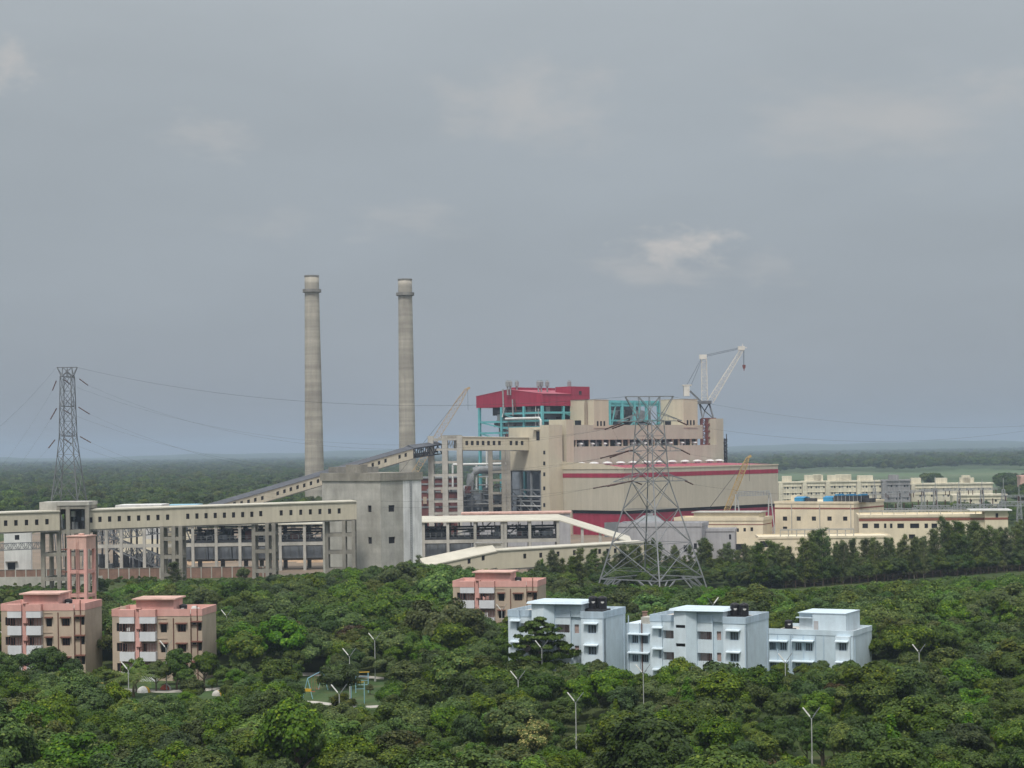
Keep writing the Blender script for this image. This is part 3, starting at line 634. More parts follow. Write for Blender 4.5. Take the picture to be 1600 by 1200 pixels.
# ------------------------------------------------------------------ near gallery and its frames
y_top = lambda px: 803+(784.5-803)*px/557.0
pA, pB = at(-70, y_top(-70), 455), at(93, y_top(93), 466.7)
wl = [(9, 817.5), (25, 817), (41.5, 816.5), (57.5, 816), (73.5, 815.2)]
gallery('conveyor_gallery', 'beige conveyor gallery entering the tall frame from the left edge', pA, pB, 4.45, 4.5, wl, (.85, 1.35))
pA, pB = at(138.5, y_top(138.5), 470), at(557, 784.5, 500)
wl = [(142, 812.5)]+[(156.3+15.1*i, 811.5-.48*i) for i in range(8)]+[(293.5+14.3*i, 806.8-.45*i) for i in range(8)]+[(422.5+0*i, 800) for i in range(0)]
wl += [(px, 804-(px-365)*.034) for px in (407.5, 439.5, 454.7, 470, 485, 500, 515, 530)]
gallery('conveyor_gallery', 'long level beige gallery between the tall frame and the concrete junction house', pA, pB, 4.5, 4.5, wl, (.85, 1.35))
tr = trestle('conveyor_tower', 'tall open concrete frame where two beige galleries meet', (67, 92, 107, 137), 800, 468.2, 8.5, (5, 11, 16.5, 18.5 if False else 22.5), w=.95, ztop=zat(120, 784, 468), ref=840)
zt = zat(120, 784, 468)
xa, xb = at(62, 790, 468).x, at(92, 790, 468).x; xc = at(139.5, 790, 468).x
MB().box(xa, xb-.5, 467.7, 477.3, 20.5, zt).build('parapet_wall', M['concrete_pale'], tr)
MB().box(xb-.4, xc, 467.6, 477.4, zt-.9, zt).build('roof_beam', M['concrete_pale'], tr)
MB().box(xb+.6, xc-3.2, 472, 476, 16.9, zt-1).build('drive_casing', M['dark'], tr)
MB().box(xb+.5, xc-.8, 469, 476.5, 16.6, 16.9).build('floor', M['concrete_mid'], tr)
for q in range(12):
    x = random.uniform(xb+.6, xc-1.6); z = random.choice((16.9, 19, 20)); MB().box(x, x+random.uniform(.3, 1.4), 470+random.random(), 471.8, z, z+random.uniform(.3, 2)).build('machine', M[('steel', 'panel_grey', 'dark', 'white')[q % 4]], tr)
trestle('gallery_trestle', 'three posted concrete frame under the gallery beside a roadside tree', (253, 271, 282), 824, 478, 5, (5, 9.5, 14), ztop=17.1, group='concrete frames under the near gallery')
trestle('gallery_trestle', 'concrete frame under the gallery midway to the junction house', (396, 417, 427.5), 818, 489, 5, (5, 10, 14.5), ztop=17.1, group='concrete frames under the near gallery')
trestle('gallery_trestle', 'concrete frame under the gallery end against the junction house', (510, 537, 552), 812, 498.5, 4, (4.5, 9, 13.5), ztop=17.1, group='concrete frames under the near gallery')

# ------------------------------------------------------------------ rising gallery and upper gallery
p0, p1 = at(330, 793, 700), at(646, 701.3, 752)
wl = [(366.5, 787.5), (377.5, 786), (388.5, 783.8), (399, 781), (410, 778.2), (434, 770.8), (444.5, 767.7), (454.5, 764.5), (465, 761.3), (475.5, 758.5), (486, 755.2), (497, 751.7), (541.5, 737.5), (552.5, 735), (562.5, 732), (572.5, 729), (582.5, 726.3), (592.5, 723.2), (602.5, 720), (624.5, 713.8), (634, 711)]
rg, RG = gallery('conveyor_gallery', 'sloping beige gallery with a dark roof rising behind the junction house', p0, p1, 3.7, 5.4, wl, (1.15, 1.45), roof='gable', rm='dark_roof', rise=1.15)
# bare lattice end of the rising gallery
pe0, pe1 = at(646, 701.3, 752), at(690, 695, 767)
LFm = Shear(pe0, pe1); n_ = 7
t = thing('bare_gallery_truss', 'unclad dark steel end of the sloping gallery at the grey tower', 'steel truss', (pe0+pe1)/2-Vector((0, 0, 4)))
b = MB(LFm); Lg = LFm.len
for yy in (0, 5.2):
    for z in (0, -3.6): b.box(0, Lg, yy-.15, yy+.15, z-.18, z+.18)
    for i in range(n_+1): x = Lg*i/n_; b.box(x-.12, x+.12, yy-.12, yy+.12, -3.6, 0)
    for i in range(n_): b.bar((Lg*i/n_, yy, -3.6 if i % 2 else 0), (Lg*(i+1)/n_, yy, 0 if i % 2 else -3.6), .22)
for i in range(n_+1): b.box(Lg*i/n_-.1, Lg*i/n_+.1, 0, 5.2, -3.7, -3.5)
b.build('lattice', M['dark'], t)
MB(LFm).box(0, Lg, 2.2, 4, -3.0, -2.3).build('belt', M['dark_roof'], t)
MB(LFm).prism([(-.3, .2), (2.6, 1.3), (5.5, .2), (5.5, .34), (2.6, 1.46), (-.3, .34)], 'x', 0, Lg).build('roof', M['dark_roof'], t)
tr = trestle('conveyor_tower', 'grey six storey concrete frame holding the top of the sloping gallery', (673.5, 695.5, 718.5), 683, 765, 8.5, [zat(695, y, 765) for y in (802, 783, 763, 742, 722, 702, 686)], m='concrete_pale', w=2.2, ztop=zat(695, 681, 765), ref=740)
xa, xb = at(690, 700, 765).x, at(720, 700, 765).x
MB().box(xa-.2, xb+.2, 764.0, 774.3, zat(705, 684.5, 765), zat(705, 680, 765)).build('roof_slab', M['concrete'], tr)
b = MB(); zz0, zz1 = zat(705, 699, 765), zat(705, 687, 765)
for i in range(6): x = xa+1+(xb-xa-2)*i/5; b.box(x-.1, x+.1, 766, 766.2, zz0, zz1); b.bar((x, 768, zz0), (min(x+1.4, xb-1), 768, zz1), .3)
b.build('drive_frame', M['pipe_white'], tr)
p0, p1 = at(720.5, 683.3, 765), PF((xt-.1, PF.side(826, 684, xt)[0], 0)); p1 = Vector((p1.x, p1.y, zat(826, 684.5, p1.y)))
wl = [(px, 692.3) for px in (729.5, 738, 746.5, 755, 763.5, 772, 780.5, 798.5, 807.3, 816)]
gallery('conveyor_gallery', 'short high beige gallery bridging the grey tower and the plant', p0, p1, 5.0, 5, wl, (1.45, 1.75), rm='gallery', wm='clad_light')
ym = (p0.y*.55+p1.y*.45)
trestle('gallery_trestle', 'slender three column concrete frame under the short high gallery', (766.5, 787, 794.5), 703, ym, 5, [zat(780, y, ym) for y in (790, 770, 750, 737, 720)], m='concrete', w=1.8, ztop=zat(775, 702.5, ym)-.4, ref=750)

# ------------------------------------------------------------------ flue ducts and the low works between the frames
t = thing('flue_duct_group', 'grey lagged flue ducts and dust collector behind the concrete frames', 'duct', at(745, 830, 796))
Yd = 796
def D(px, py, dy=0): return at(px, py, Yd+dy)
b = MB(); b.smooth = True; b.tube([D(735, 800), D(735, 752), D(736, 742), D(741, 736), D(750, 734), D(790, 734)], 1.7, 14); b.build('bent_duct', M['steel'], t)
q0, q1 = D(722, 788), D(790, 772); MB().box(q0.x, q1.x, Yd-4, Yd+8, q0.z-2, q1.z).build('collector_casing', M['panel_grey'], t)
b = MB()
for px in (730, 744, 758, 772, 786): q = D(px, 789); b.lathe((q.x, Yd-1), [(2.2, q.z-1), (.5, q.z-5)], 8)
b.build('hopper', M['steel'], t)
q = D(727, 764); b = MB(); b.smooth = True; b.tube([D(722, 766), D(730, 766), D(734, 768)], 2.0, 12); b.build('round_elbow', M['duct'], t)
for px, y0, y1 in ((744.5, 727, 765), (760.5, 703, 800), (707.5, 726, 762)): MB().tube([D(px, y0), D(px, y1)], .42, 8).build('pipe', M['pipe_white'], t)
b = MB(); b.tube([D(707.5, 726), D(798, 724.5)], .5, 8); b.tube([D(748, 745), D(765, 744.5)], .4, 8); b.build('pipe', M['pipe_white'], t)
b = MB()
for px in (722, 752, 782, 798): q = D(px, 800); b.box(q.x-.3, q.x+.3, Yd-4.5, Yd-3.9, 0, D(px, 768).z)
for y in (770, 789, 796): b.bar(D(720, y, -4.2), D(800, y, -4.2), .5)
b.build('support', M['steel'], t)
MB().box(D(722, 800).x, D(798, 800).x, Yd-2, Yd+6, 0, D(740, 795).z).build('fan_house', M['dark'], t)
t2 = thing('steel_rack', 'dense grey steel rack of floors and braces between the grey tower and the plant', 'steel structure', at(770, 830, 783))
xs = [at(px, 760, 783).x for px in (722, 737, 753, 768, 783, 798)]; zs = [2.0, 7.0, 12.0, 17.0, 21.5]
for yy in (783, 792):
    for i, x in enumerate(xs): MB().box(x-.3, x+.3, yy-.3, yy+.3, -.2, zs[-1]+.4 if i % 2 else zs[-2]+.4).build('column', M['galv' if i % 2 else 'steel'], t2)
for q, zq in enumerate(zs[:4]):
    b = MB(); b.box(xs[0]-.3, xs[-1]+.3, 782.7, 783.1, zq-.2, zq+.2); b.box(xs[0]-.3, xs[-1]+.3, 791.7, 792.1, zq-.2, zq+.2)
    for x in xs: b.box(x-.15, x+.15, 783.1, 791.7, zq-.2, zq+.15)
    b.build('floor_beam', M['galv'], t2)
    b = MB()
    for i in range(5):
        if (i+q) % 2: b.bar((xs[i], 783, zq), (xs[i+1], 783, zq+4.8), .22)
        else: b.bar((xs[i+1], 792, zq), (xs[i], 792, zq+4.8), .22)
    b.build('brace', M['steel'], t2)
    for i in range(7):
        x = random.uniform(xs[0], xs[-1]-2); MB().box(x, x+random.uniform(.8, 3.5), 785+random.random()*3, 791, zq+.2, zq+random.uniform(1, 4)).build('machine', M[('duct', 'dark', 'panel_grey', 'steel', 'rust_red', 'duct', 'dark')[i]], t2)
    for i in range(3):
        z = zq+random.uniform(.6, 4); x = random.uniform(xs[0], xs[2]); MB().tube([(x, 782.2, z), (x+random.uniform(5, 12), 782.2, z), (x+random.uniform(5, 12)*.01+12, 782.2, z-2)], random.uniform(.14, .3), 7).build('pipe', M[('pipe_white', 'galv', 'duct')[i]], t2)
    b = MB(); b.box(xs[0], xs[-1], 782.5, 782.55, zq+1.2, zq+1.27); b.box(xs[0], xs[-1], 782.5, 782.55, zq+.7, zq+.76); b.build('railing', M['pipe_white'], t2)
q0, q1 = at(655, 748, 800), at(722, 805, 800)
t = thing('clad_shed', 'red oxide clad shed seen through the grey conveyor tower', 'shed', ((q0.x+q1.x)/2, 805, 0))
MB().box(q0.x, q1.x, 800, 818, 0, q0.z).build('wall', M['rust_red'], t)
for i in range(14):
    x = random.uniform(q0.x, q1.x-4); z = random.uniform(2, q0.z-4); MB().box(x, x+random.uniform(1, 4), 799.3, 799.9, z, z+random.uniform(.8, 3)).build('opening', M[('dark', 'steel', 'rust_red', 'tan')[i % 4]], t)
b = MB()
for y in (756, 768, 780, 792): zz = zat(690, y, 800); b.box(q0.x-.1, q1.x+.1, 799.7, 800, zz-.35, zz+.35)
b.build('rail', M['steel'], t)
MB().box(q0.x-.4, q1.x+.4, 799.5, 818.5, q0.z, q0.z+.6).build('roof', M['steel'], t)
q0, q1 = at(722, 803, 690), at(893, 798, 690)
t = thing('low_annex', 'low grey pink roofed annex beside the transfer tower', 'building', ((q0.x+q1.x)/2, 696, 0))
MB().box(q0.x, q1.x-.5, 690, 702, -.2, q0.z-.3).build('wall', M['lilac'], t); MB().box(q0.x-.4, q1.x, 689.6, 702.4, q0.z-.3, q0.z+.3).build('roof', M['pink_soft'], t)

# ------------------------------------------------------------------ long open unloading shed
Ys = 569; DS = 13.0
xs0, xs1, xs2 = at(286, 812, Ys).x, at(874, 812, Ys).x, at(988, 845, Ys).x
ze_ = zat(760, 815.5, Ys); zr_ = zat(760, 806.5, Ys+DS); zd = zat(988, 849, Ys)
t = thing('unloading_shed', 'long open sided wagon unloading shed with a pale roof and concrete columns', 'shed', ((xs0+xs2)/2, Ys+DS/2, 0))
MB().prism([(Ys-.8, ze_), (Ys+DS+.6, zr_), (Ys+DS+.6, zr_+.3), (Ys-.8, ze_+.3)], 'x', xs0, xs1).build('roof', M['gallery_roof'], t)
b = MB(); dz = ze_-zd
b.add([(xs1, Ys-.8, ze_), (xs2, Ys-.8, zd), (xs2, Ys+DS+.6, zr_-dz), (xs1, Ys+DS+.6, zr_), (xs1, Ys-.8, ze_+.3), (xs2, Ys-.8, zd+.3), (xs2, Ys+DS+.6, zr_-dz+.3), (xs1, Ys+DS+.6, zr_+.3)],
      [(0,3,2,1),(4,5,6,7),(0,1,5,4),(1,2,6,5),(2,3,7,6),(3,0,4,7)]); b.build('sloping_roof', M['gallery_roof'], t)
zbm = zat(440, 849.8, Ys); zbt = zat(440, 847.6, Ys)
cols = [166.5, 189.5, 225.5, 301.5, 338, 375, 400, 438, 476, 513, 552, 662, 700, 742.5, 785, 790, 828, 872]
for px in cols:
    x = at(px, 850, Ys).x; MB().box(x-.42, x+.42, Ys-.42, Ys+.42, -.3, ze_).build('column', M['concrete_pale'], t)
    if px > 290: MB().box(x-.6, x+.6, Ys+DS-1, Ys+DS, -.3, zr_-.1).build('column', M['concrete_mid'], t)
for px, y in ((910, 822), (938, 832), (966, 842)):
    x = at(px, 850, Ys).x; zt = ze_-(x-xs1)/(xs2-xs1)*dz; MB().box(x-.42, x+.42, Ys-.42, Ys+.42, -.3, zt).build('column', M['concrete_pale'], t)
xl = at(140, 850, Ys).x
b = MB(); b.box(xl, xs1, Ys-.3, Ys-.02, zbm-.5, zbt+.1); b.box(xs0, xs1, Ys+DS-.4, Ys+DS-.1, zbm-.6, zbt); b.build('crane_beam', M['concrete_pale'], t)
MB().box(xs0, xs1, Ys+.6, Ys+DS-1.2, zbt+.15, zbt+.9).build('track_floor', M['dark'], t)
b = MB(); xq = xs0
while xq < xs1-2: b.box(xq, xq+.18, Ys+.3, Ys+.45, zbt+.9, zbt+2.1); xq += 1.7
for z in (1.5, 2.1): b.box(xs0, xs1, Ys+.3, Ys+.42, zbt+z, zbt+z+.09)
b.build('railing', M['galv_dark'], t)
zh0, zh1 = zat(440, 872, Ys+2), zat(440, 853.5, Ys+2)
xq = xs0
xend = at(770, 850, Ys).x
while xq < xend-1:
    b = MB(); b.prism([(Ys+1.2, zh1), (Ys+DS-3, zh1), (Ys+DS-5, zh0-1), (Ys+1.9, zh0)], 'x', xq+.1, min(xq+6.9, xend)); 
    b.build('hopper', M['panel_grey'], t); xq += 7.1
b = MB(); xq = xs0+1.7
while xq < xend: b.bar((xq, Ys+1.1, zh1), (xq, Ys+1.75, zh0), .2); xq += 2.3
b.build('stiffener', M['steel'], t)
b = MB(); xq = xs0
while xq < xs1:   # roof trusses
    b.bar((xq, Ys, ze_-.2), (xq, Ys+DS, zr_-.2), .3); b.bar((xq, Ys, ze_-1.6), (xq, Ys+DS, ze_-1.6), .25)
    for k in range(5): b.bar((xq, Ys+DS*k/5, ze_-1.6), (xq, Ys+DS*(k+.5)/5, ze_-.1), .16)
    xq += 3.55
for yy in (Ys+2, Ys+6, Ys+10): b.box(xs0, xs1, yy, yy+.25, ze_-1.7, ze_-1.45)
b.build('roof_truss', M['dark'], t)
for i in range(75):
    x = random.uniform(xs0, xs1-3); MB().box(x, x+random.uniform(.6, 3.5), Ys+random.uniform(3, 9), Ys+10, zbt+.9, zbt+random.uniform(1.5, 4.2)).build('machine', M[('dark', 'dark', 'steel', 'dark', 'rust_red', 'panel_grey', 'dark')[i % 7]], t)
for i in range(30):
    x = random.uniform(xs0, xs1-4); z = zbt+random.uniform(1, 3.4); MB().tube([(x, Ys+random.uniform(2, 8), z), (x+random.uniform(2, 9), Ys+random.uniform(2, 8), z+random.uniform(-.6, 1.4))], random.uniform(.08, .25), 6).build('pipe', M[('pipe_white', 'galv', 'steel')[i % 3]], t)
b = MB(); 
for i in range(22): x = random.uniform(xs0, xs1-4); b.bar((x, Ys+8, zbt+1), (x+random.uniform(-3, 5), Ys+8, zbt+random.uniform(3, 5)), .35)
b.box(xs0, xs1, Ys+10.8, Ys+11.2, zbt+2.4, zbt+3.0); b.build('conveyor_strut', M['steel'], t)
# inclined conveyor and trusswork at the shed's left end
t = thing('inclined_conveyor', 'dark steel inclined conveyor trusses at the open left end of the long shed', 'conveyor', at(210, 890, 585))
def S_(px, py, dy=0): return at(px, py, 588+dy)
for nm, a, z_, wd, n_ in (('upper_truss', (146, 838), (300, 818), 3.4, 16), ('lower_truss', (160, 842), (262, 882), 3.4, 13)):
    b = MB(); truss(b, S_(*a), S_(*z_), wd, wd, n_, .28, .2); b.build(nm, M['galv_dark'], t)
b = MB(); truss(b, S_(146, 832, 8), S_(252, 815, 8), 2.5, 2.5, 14, .25, .18); b.build('upper_truss', M['galv'], t)
b = MB()
for px in (150, 160, 178, 205, 214, 238, 246): b.bar(S_(px, 825, 3), S_(px, 893, 3), .5)
for a, z_ in (((150, 890), (178, 850)), ((205, 850), (214, 890)), ((214, 852), (238, 890)), ((178, 862), (205, 889))): b.bar(S_(*a, 3), S_(*z_, 3), .35)
b.build('support', M['dark'], t)
q0, q1 = S_(226, 826, 14), S_(254, 842, 14); MB().box(q0.x, q1.x, 602, 610, q1.z, q0.z).build('drive_house', M['white'], t)
q0, q1 = S_(200, 872, 14), S_(216, 893, 14); MB().box(q0.x, q1.x, 603, 609, 0, q0.z).build('control_hut', M['lilac'], t)
for i in range(30):
    q = S_(random.uniform(145, 285), random.uniform(872, 893), random.uniform(4, 16)); MB().box(q.x, q.x+random.uniform(.6, 3), q.y, q.y+2, 0, random.uniform(.8, 4.5)).build('machine', M[('dark', 'steel', 'dark', 'panel_grey')[i % 4]], t)
# soil heaps behind the shed
for i, (px, Y, h, r_, lab) in enumerate(((318, 622, 3.6, 9, 'wide ochre soil heap between the shed columns'), (362, 628, 3.0, 8, 'low ochre soil heap under the grey hoppers'), (455, 620, 3.2, 9, 'ochre soil heap with dark patches near the junction house'), (492, 612, 3.8, 6, 'steep ochre soil heap beside the junction house'), (276, 606, 3.4, 6, 'reddish soil heap behind the left gallery frame'))):
    x0 = at(px, 890, Y).x; me = []; n_ = 18; b = MB(); V = []; Fc = []
    for a in range(9):
        for k in range(n_):
            f = a/8; ang = 2*math.pi*k/n_; rr = r_*f*(1+.18*math.sin(3*ang+i)+.1*math.sin(5*ang+2*i)); V.append((x0+rr*math.cos(ang), Y+rr*.8*math.sin(ang), max(-.05, h*(1-f)**1.15*(1+.12*math.sin(4*ang+a))-.05)))
    for a in range(8):
        for k in range(n_): Fc.append((a*n_+k, a*n_+(k+1) % n_, (a+1)*n_+(k+1) % n_, (a+1)*n_+k))
    b.add(V, Fc); b.smooth = True; tag(b.build('soil_heap', M['soil'], None, (x0, Y, 0)), lab, 'soil heap', 'soil heaps behind the shed')

# lower gallery in front of the shed
p0, p1 = at(776, 861.5, 492), at(1006, 848, 505)
wl = [(872, 865.5), (897.5, 863.5), (925, 862), (937, 861.7), (949.5, 861), (961.5, 860.5), (974, 860), (820, 869), (845, 867.5)]
gallery('conveyor_gallery', 'low cream gallery running behind the large pylon', p0, p1, 4.6, 5, wl, (.8, 1.25), rm='gallery_roof', wm='clad_light')
p0b = at(664, 886.5, 488)
gallery('conveyor_gallery', 'cream gallery ramp sloping up out of the trees right of the junction house', p0b, at(776, 862.5, 492), 4.0, 7, [(733, 877), (755, 872)], (.8, 1.25), rm='gallery_roof', wm='clad_light', rise=1.9)
q0, q1 = at(744, 851, 497), at(783, 861, 497)
t = thing('gallery_head_house', 'small flat roofed cream house where the ramp meets the low gallery', 'building', ((q0.x+q1.x)/2, 500, 0)); MB().box(q0.x, q1.x, 497.6, 503, 0, q0.z).build('wall', M['concrete_pale'], t); MB().box(q0.x-.3, q1.x+.3, 497.3, 503.3, q0.z, q0.z+.4).build('roof', M['concrete_mid'], t)

# ------------------------------------------------------------------ left: white block, boundary wall, far roofs
c = at(48, 835, 548); WF = Frame((c.x, c.y, 0), R(12)); x0 = WF.front(6, 835)[0]; zt = 18.5
t = thing('white_building', 'plain white block under the near gallery behind the brick wall', 'building', WF((x0/2, 4, 0)))
def onW(a, b_, c_, d): x1, z1 = WF.front(a, c_); x2, z2 = WF.front(b_, d); return (x1, x2, z2, z1)
hs = [onW(23, 30.3, 836, 843.5), onW(12, 24, 879, 890)]
b = MB(WF); b.wall(x0, 0, -.3, zt, hs, 0, .3); shell(b, x0, 0, 0, 10, -.3, zt); b.build('wall', M['white'], t)
for h in hs: pane(t, WF, *h, y=.25)
MB(WF).box(hs[1][0]-.6, hs[1][1]+.6, -.9, -.004, hs[1][3]+.1, hs[1][3]+.35).build('canopy', M['concrete_mid'], t)
b = MB(); truss(b, at(-6, 855, 540), at(68, 852, 540), 1.9, 1.9, 12, .14, .1); ob = b.build('pipe_bridge', M['galv_dark'], None, at(30, 890, 540)); tag(ob, 'thin grey lattice pipe bridge crossing the plain white block', 'pipe bridge')
xw0, xw1 = at(-40, 890, 540).x, at(430, 895, 540).x
t = thing('boundary_wall', 'brown brick boundary wall with pale posts below the near gallery', 'wall', ((xw0+xw1)/2, 540, 0))
MB().box(xw0, xw1, 539.9, 540.1, -.2, 3.0).build('panel', M['brick'], t)
xq = xw0; 
while xq < xw1: MB().box(xq-.13, xq+.13, 539.75, 539.898, -.2, 3.08).build('post', M['concrete_pale'], t); xq += 2.9
MB().box(xw0, xw1, 539.8, 540.2, 3.0, 3.12).build('coping', M['concrete_mid'], t)
q0, q1 = at(-30, 905, 515).x, at(160, 905, 515).x
w_ = MB().box(q0, q1, 515, 515.4, -.2, 2.6); tag(w_.build('retaining_wall', M['concrete_pale'], None, ((q0+q1)/2, 515, 0)), 'pale low concrete retaining wall in front of the brick wall', 'wall')
for x0_, x1_, yt_, m_, Y, lab in ((180, 252, 789.5, 'white', 640, 'white flat roofed store beyond the near gallery'), (256, 306, 789.5, 'cyan_dull', 660, 'pale green roofed store beyond the near gallery')):
    q0, q1 = at(x0_, yt_, Y), at(x1_, yt_, Y)
    t = thing('store', lab, 'building', ((q0.x+q1.x)/2, Y+8, 0)); MB().box(q0.x+.5, q1.x-.5, Y+.5, Y+14, -.2, q0.z-1).build('wall', M['cream_far'], t); MB().box(q0.x, q1.x, Y, Y+15, q0.z-1, q0.z).build('roof', M[m_ if m_ == 'white' else 'play_blue'], t)

# ------------------------------------------------------------------ right hand service buildings
def block(name, label, cat, corner, Y, ang, ytop, lpx, rpx, wm, holes=(), band=None, coping=.5, depth=None, zt=None, zb=-.3, sideholes=()):
    """box with its nearest corner at photo corner; left face is the local front, right face recedes"""
    c = at(corner, ytop, Y); fr = Frame((c.x, c.y, 0), R(ang)); zt = zt if zt is not None else c.z
    x0 = fr.front(lpx, ytop+2)[0]; d = depth or fr.side(rpx, ytop+2)[0]
    t = thing(name, label, cat, fr((x0/2, d/2, 0)))
    hs = []
    for a, b_, c_, dd in holes:
        x1, z1 = fr.front(a, c_); x2, z2 = fr.front(b_, dd); hs.append((min(x1, x2), max(x1, x2), z2, z1))
    b = MB(fr); b.wall(x0, 0, zb, zt, hs, 0, .25); shell(b, x0, 0, 0, d, zb, zt); b.build('wall', M[wm], t)
    for h in hs: pane(t, fr, *h, y=.2)
    if coping: b = MB(fr); b.box(x0-.2, .2, -.2, 0, zt-.35, zt+coping); b.box(0, .2, 0, d+.2, zt-.35, zt+coping); b.box(x0-.2, x0, 0, d+.2, zt-.35, zt+coping); b.box(x0, 0, d, d+.2, zt-.35, zt+coping); b.build('parapet', M[wm], t)
    if band:
        za, zb_ = fr.front(corner-2, band[0])[1], fr.front(corner-2, band[1])[1]; b = MB(fr); b.box(x0, .06, -.06, -.004, zb_, za); b.box(.004, .06, -.004, d, zb_, za); b.build('band', M['maroon_band'], t)
    return t, fr, x0, d, zt
Z7 = lambda x, y: (1200+x/4, 690+y/4)
def z7(a, b_, c_, d): p, q = Z7(a, c_), Z7(b_, d); return (p[0], q[0], p[1], q[1])
t, fr, x0, d, zt = block('control_building', 'tall cream building with maroon band and blue sheeted coolers on its roof', 'building', 1334, 640, -32, 785.5, 1210.5, 1381, 'cream',
    [z7(92, 120, 468, 495), z7(178, 205, 468, 495), z7(273, 300, 468, 495), z7(370, 398, 468, 495), z7(468, 496, 468, 495), z7(92, 120, 531, 546)], (793.5, 795.8), .4)
for px in (1237, 1281, 1329.5):
    xx = fr.front(px, 800)[0]; MB(fr).box(xx-.12, xx+.12, -.2, -.065, 4, zt-.5).build('downpipe', M['concrete_pale'], t)
for (a, b_, dep, h_, lab) in ((1241, 1255, 6, 1.7, 'small rooftop cooler under blue sheet, left of its larger neighbours'), (1286, 1301, 6, 1.9, 'rooftop cooler under blue sheet beside the long dark one'), (1303, 1346, 7, 2.8, 'long dark rooftop cooler bank capped with blue sheets')):
    xa, xb = fr.front(a, 783, 4)[0], fr.front(b_, 783, 4)[0]
    tc_ = thing('roof_cooler', lab, 'cooling unit', fr(((xa+xb)/2, 4+dep/2, zt)), 'coolers on the tall cream roof')
    if b_-a > 20:
        MB(fr).box(xa, xb, 4, 4+dep, zt+.0, zt+h_-.6).build('casing', M['dark'], tc_)
        b = MB(fr); 
        for i in range(7): u = xa+(xb-xa)*i/7; b.box(u+.2, u+(xb-xa)/7-.3, 4.3, 4+dep-.5, zt+h_-.6, zt+h_-.1-.25*(i % 3))
        b.build('cover', M['tarp'], tc_)
        b = MB(fr)
        for i in range(8): u = xa+(xb-xa)*i/7.05; b.box(u, u+.12, 3.85, 3.97, zt, zt+h_-.4)
        b.build('frame', M['galv'], tc_)
    else:
        MB(fr).box(xa, xb, 4.1, 4+dep, zt, zt+h_-.3).build('casing', M['tarp'], tc_); MB(fr).prism([(4, zt+h_-.3), (4+dep, zt+h_-.3), (4+dep*.5, zt+h_+.2)], 'x', xa-.1, xb+.1).build('cover', M['tarp'], tc_)
    MB(fr).box(xb+.3, xb+3.5, 5, 8, zt, zt+1.3).build('pipework', M['dark'], tc_)
MB(fr).box(x0+2, fr.front(1243, 783, 8)[0], 9, 15, zt, zt+2.2).build('roof_hut', M['cream'], t)
rw = [(590, 625), (662, 695), (725, 740), (762, 778), (808, 850), (888, 945), (978, 1000), (1022, 1058), (1172, 1210)]
t, fr, x0, d, zt = block('switchgear_building', 'long low cream building with maroon band and flat roofed end tower', 'building', 1575, 600, -8, 805, 1342, 1584, 'cream',
    [z7(a, b_, 512, 541) for a, b_ in rw]+[z7(a, b_, 580, 608) for a, b_ in ((725, 740), (1022, 1060), (590, 625), (880, 920))], (808.3, 812.5), .5, depth=20)
b = MB(fr); xq = x0
while xq < -1: b.box(xq, xq+.2, .3, .5, zt+.5, zt+1.4); xq += 3.6
b.box(x0, 0, .25, .55, zt+1.4, zt+1.9); b.build('roof_rail', M['concrete_pale'], t)
xa, xb = fr.front(1538, 800)[0], -.2; zq = fr.front(1550, 798)[1]
e = MB(fr).box(xa, xb, -1.2, 8, 0, zq).build('end_tower', M['cream'], t); MB(fr).box(xa-4.5, xb+1.2, -2.3, 9, zq, zq+.35).build('flat_roof', M['white'], e)
x1, z1 = fr.front(1555.5, 802, -1.2); MB(fr).box(x1, x1+.8, -1.27, -1.203, z1-1.3, z1).build('window', M['glass'], e)
b = MB(fr); za = fr.front(1560, 808.5, -1.2)[1]; zb2 = fr.front(1560, 812, -1.2)[1]; b.box(xa, xb+.05, -1.26, -1.203, zb2, za); b.build('band', M['maroon_band'], e)
t, fr, x0, d, zt = block('store_building', 'low plain cream front building with square openings behind the slender trees', 'building', 1392, 570, -4, 838, 1186, 1400, 'cream',
    [z7(-50, 25, 622, 660), z7(190, 216, 658, 686), z7(-200, -150, 640, 690)], None, .3, depth=16)
b = MB(fr); xa, xb = fr.front(1220, 830)[0], fr.front(1335, 830)[0]; zl = fr.front(1270, 835)[1]; zh = fr.front(1270, 827.5)[1]
n_ = 9
for i in range(n_+1): x = xa+(xb-xa)*i/n_; b.box(x-.15, x+.15, 2, 2.3, zt+.02, zh)
b.box(xa, xb, 1.9, 2.4, zh-.3, zh+.2); b.box(xa, xb, 2.05, 2.25, zl, zl+.2); b.build('roof_railing', M['concrete_pale'], t)
t, fr, x0, d, zt = block('grey_building', 'pale grey flat roofed building behind the large pylon', 'building', 1096, 590, -14, 821, 966, 1102, 'lilac',
    [(1084, 1089, 849, 858), (1068, 1074, 852, 862)], None, .8, depth=14)
t, fr, x0, d, zt = block('grey_building', 'small pale grey annex with one window right of the large pylon', 'building', 1148, 596, -10, 828.5, 1092, 1152, 'lilac', [(1139, 1142.5, 835, 843)], None, .5, depth=9)
t, fr, x0, d, zt = block('pump_building', 'cream building with a thin maroon line and three small windows', 'building', 1192, 640, -20, 812, 1054, 1199, 'cream', [(1151, 1154.5, 825.5, 831), (1161.5, 1165.5, 825, 830.5), (1172.5, 1176.8, 824, 830)], (819, 820.2), .8, depth=14)
xa, xb = fr.front(1084, 806, 2)[0], fr.front(1186, 806, 2)[0]; MB(fr).box(xa, xb, 2, 12, zt+.01, zt+2.2).build('upper_storey', M['cream'], t); MB(fr).box(xa-.6, xb+.8, 1.4, 12.5, zt+2.2, zt+2.6).build('roof', M['concrete_pale'], t)
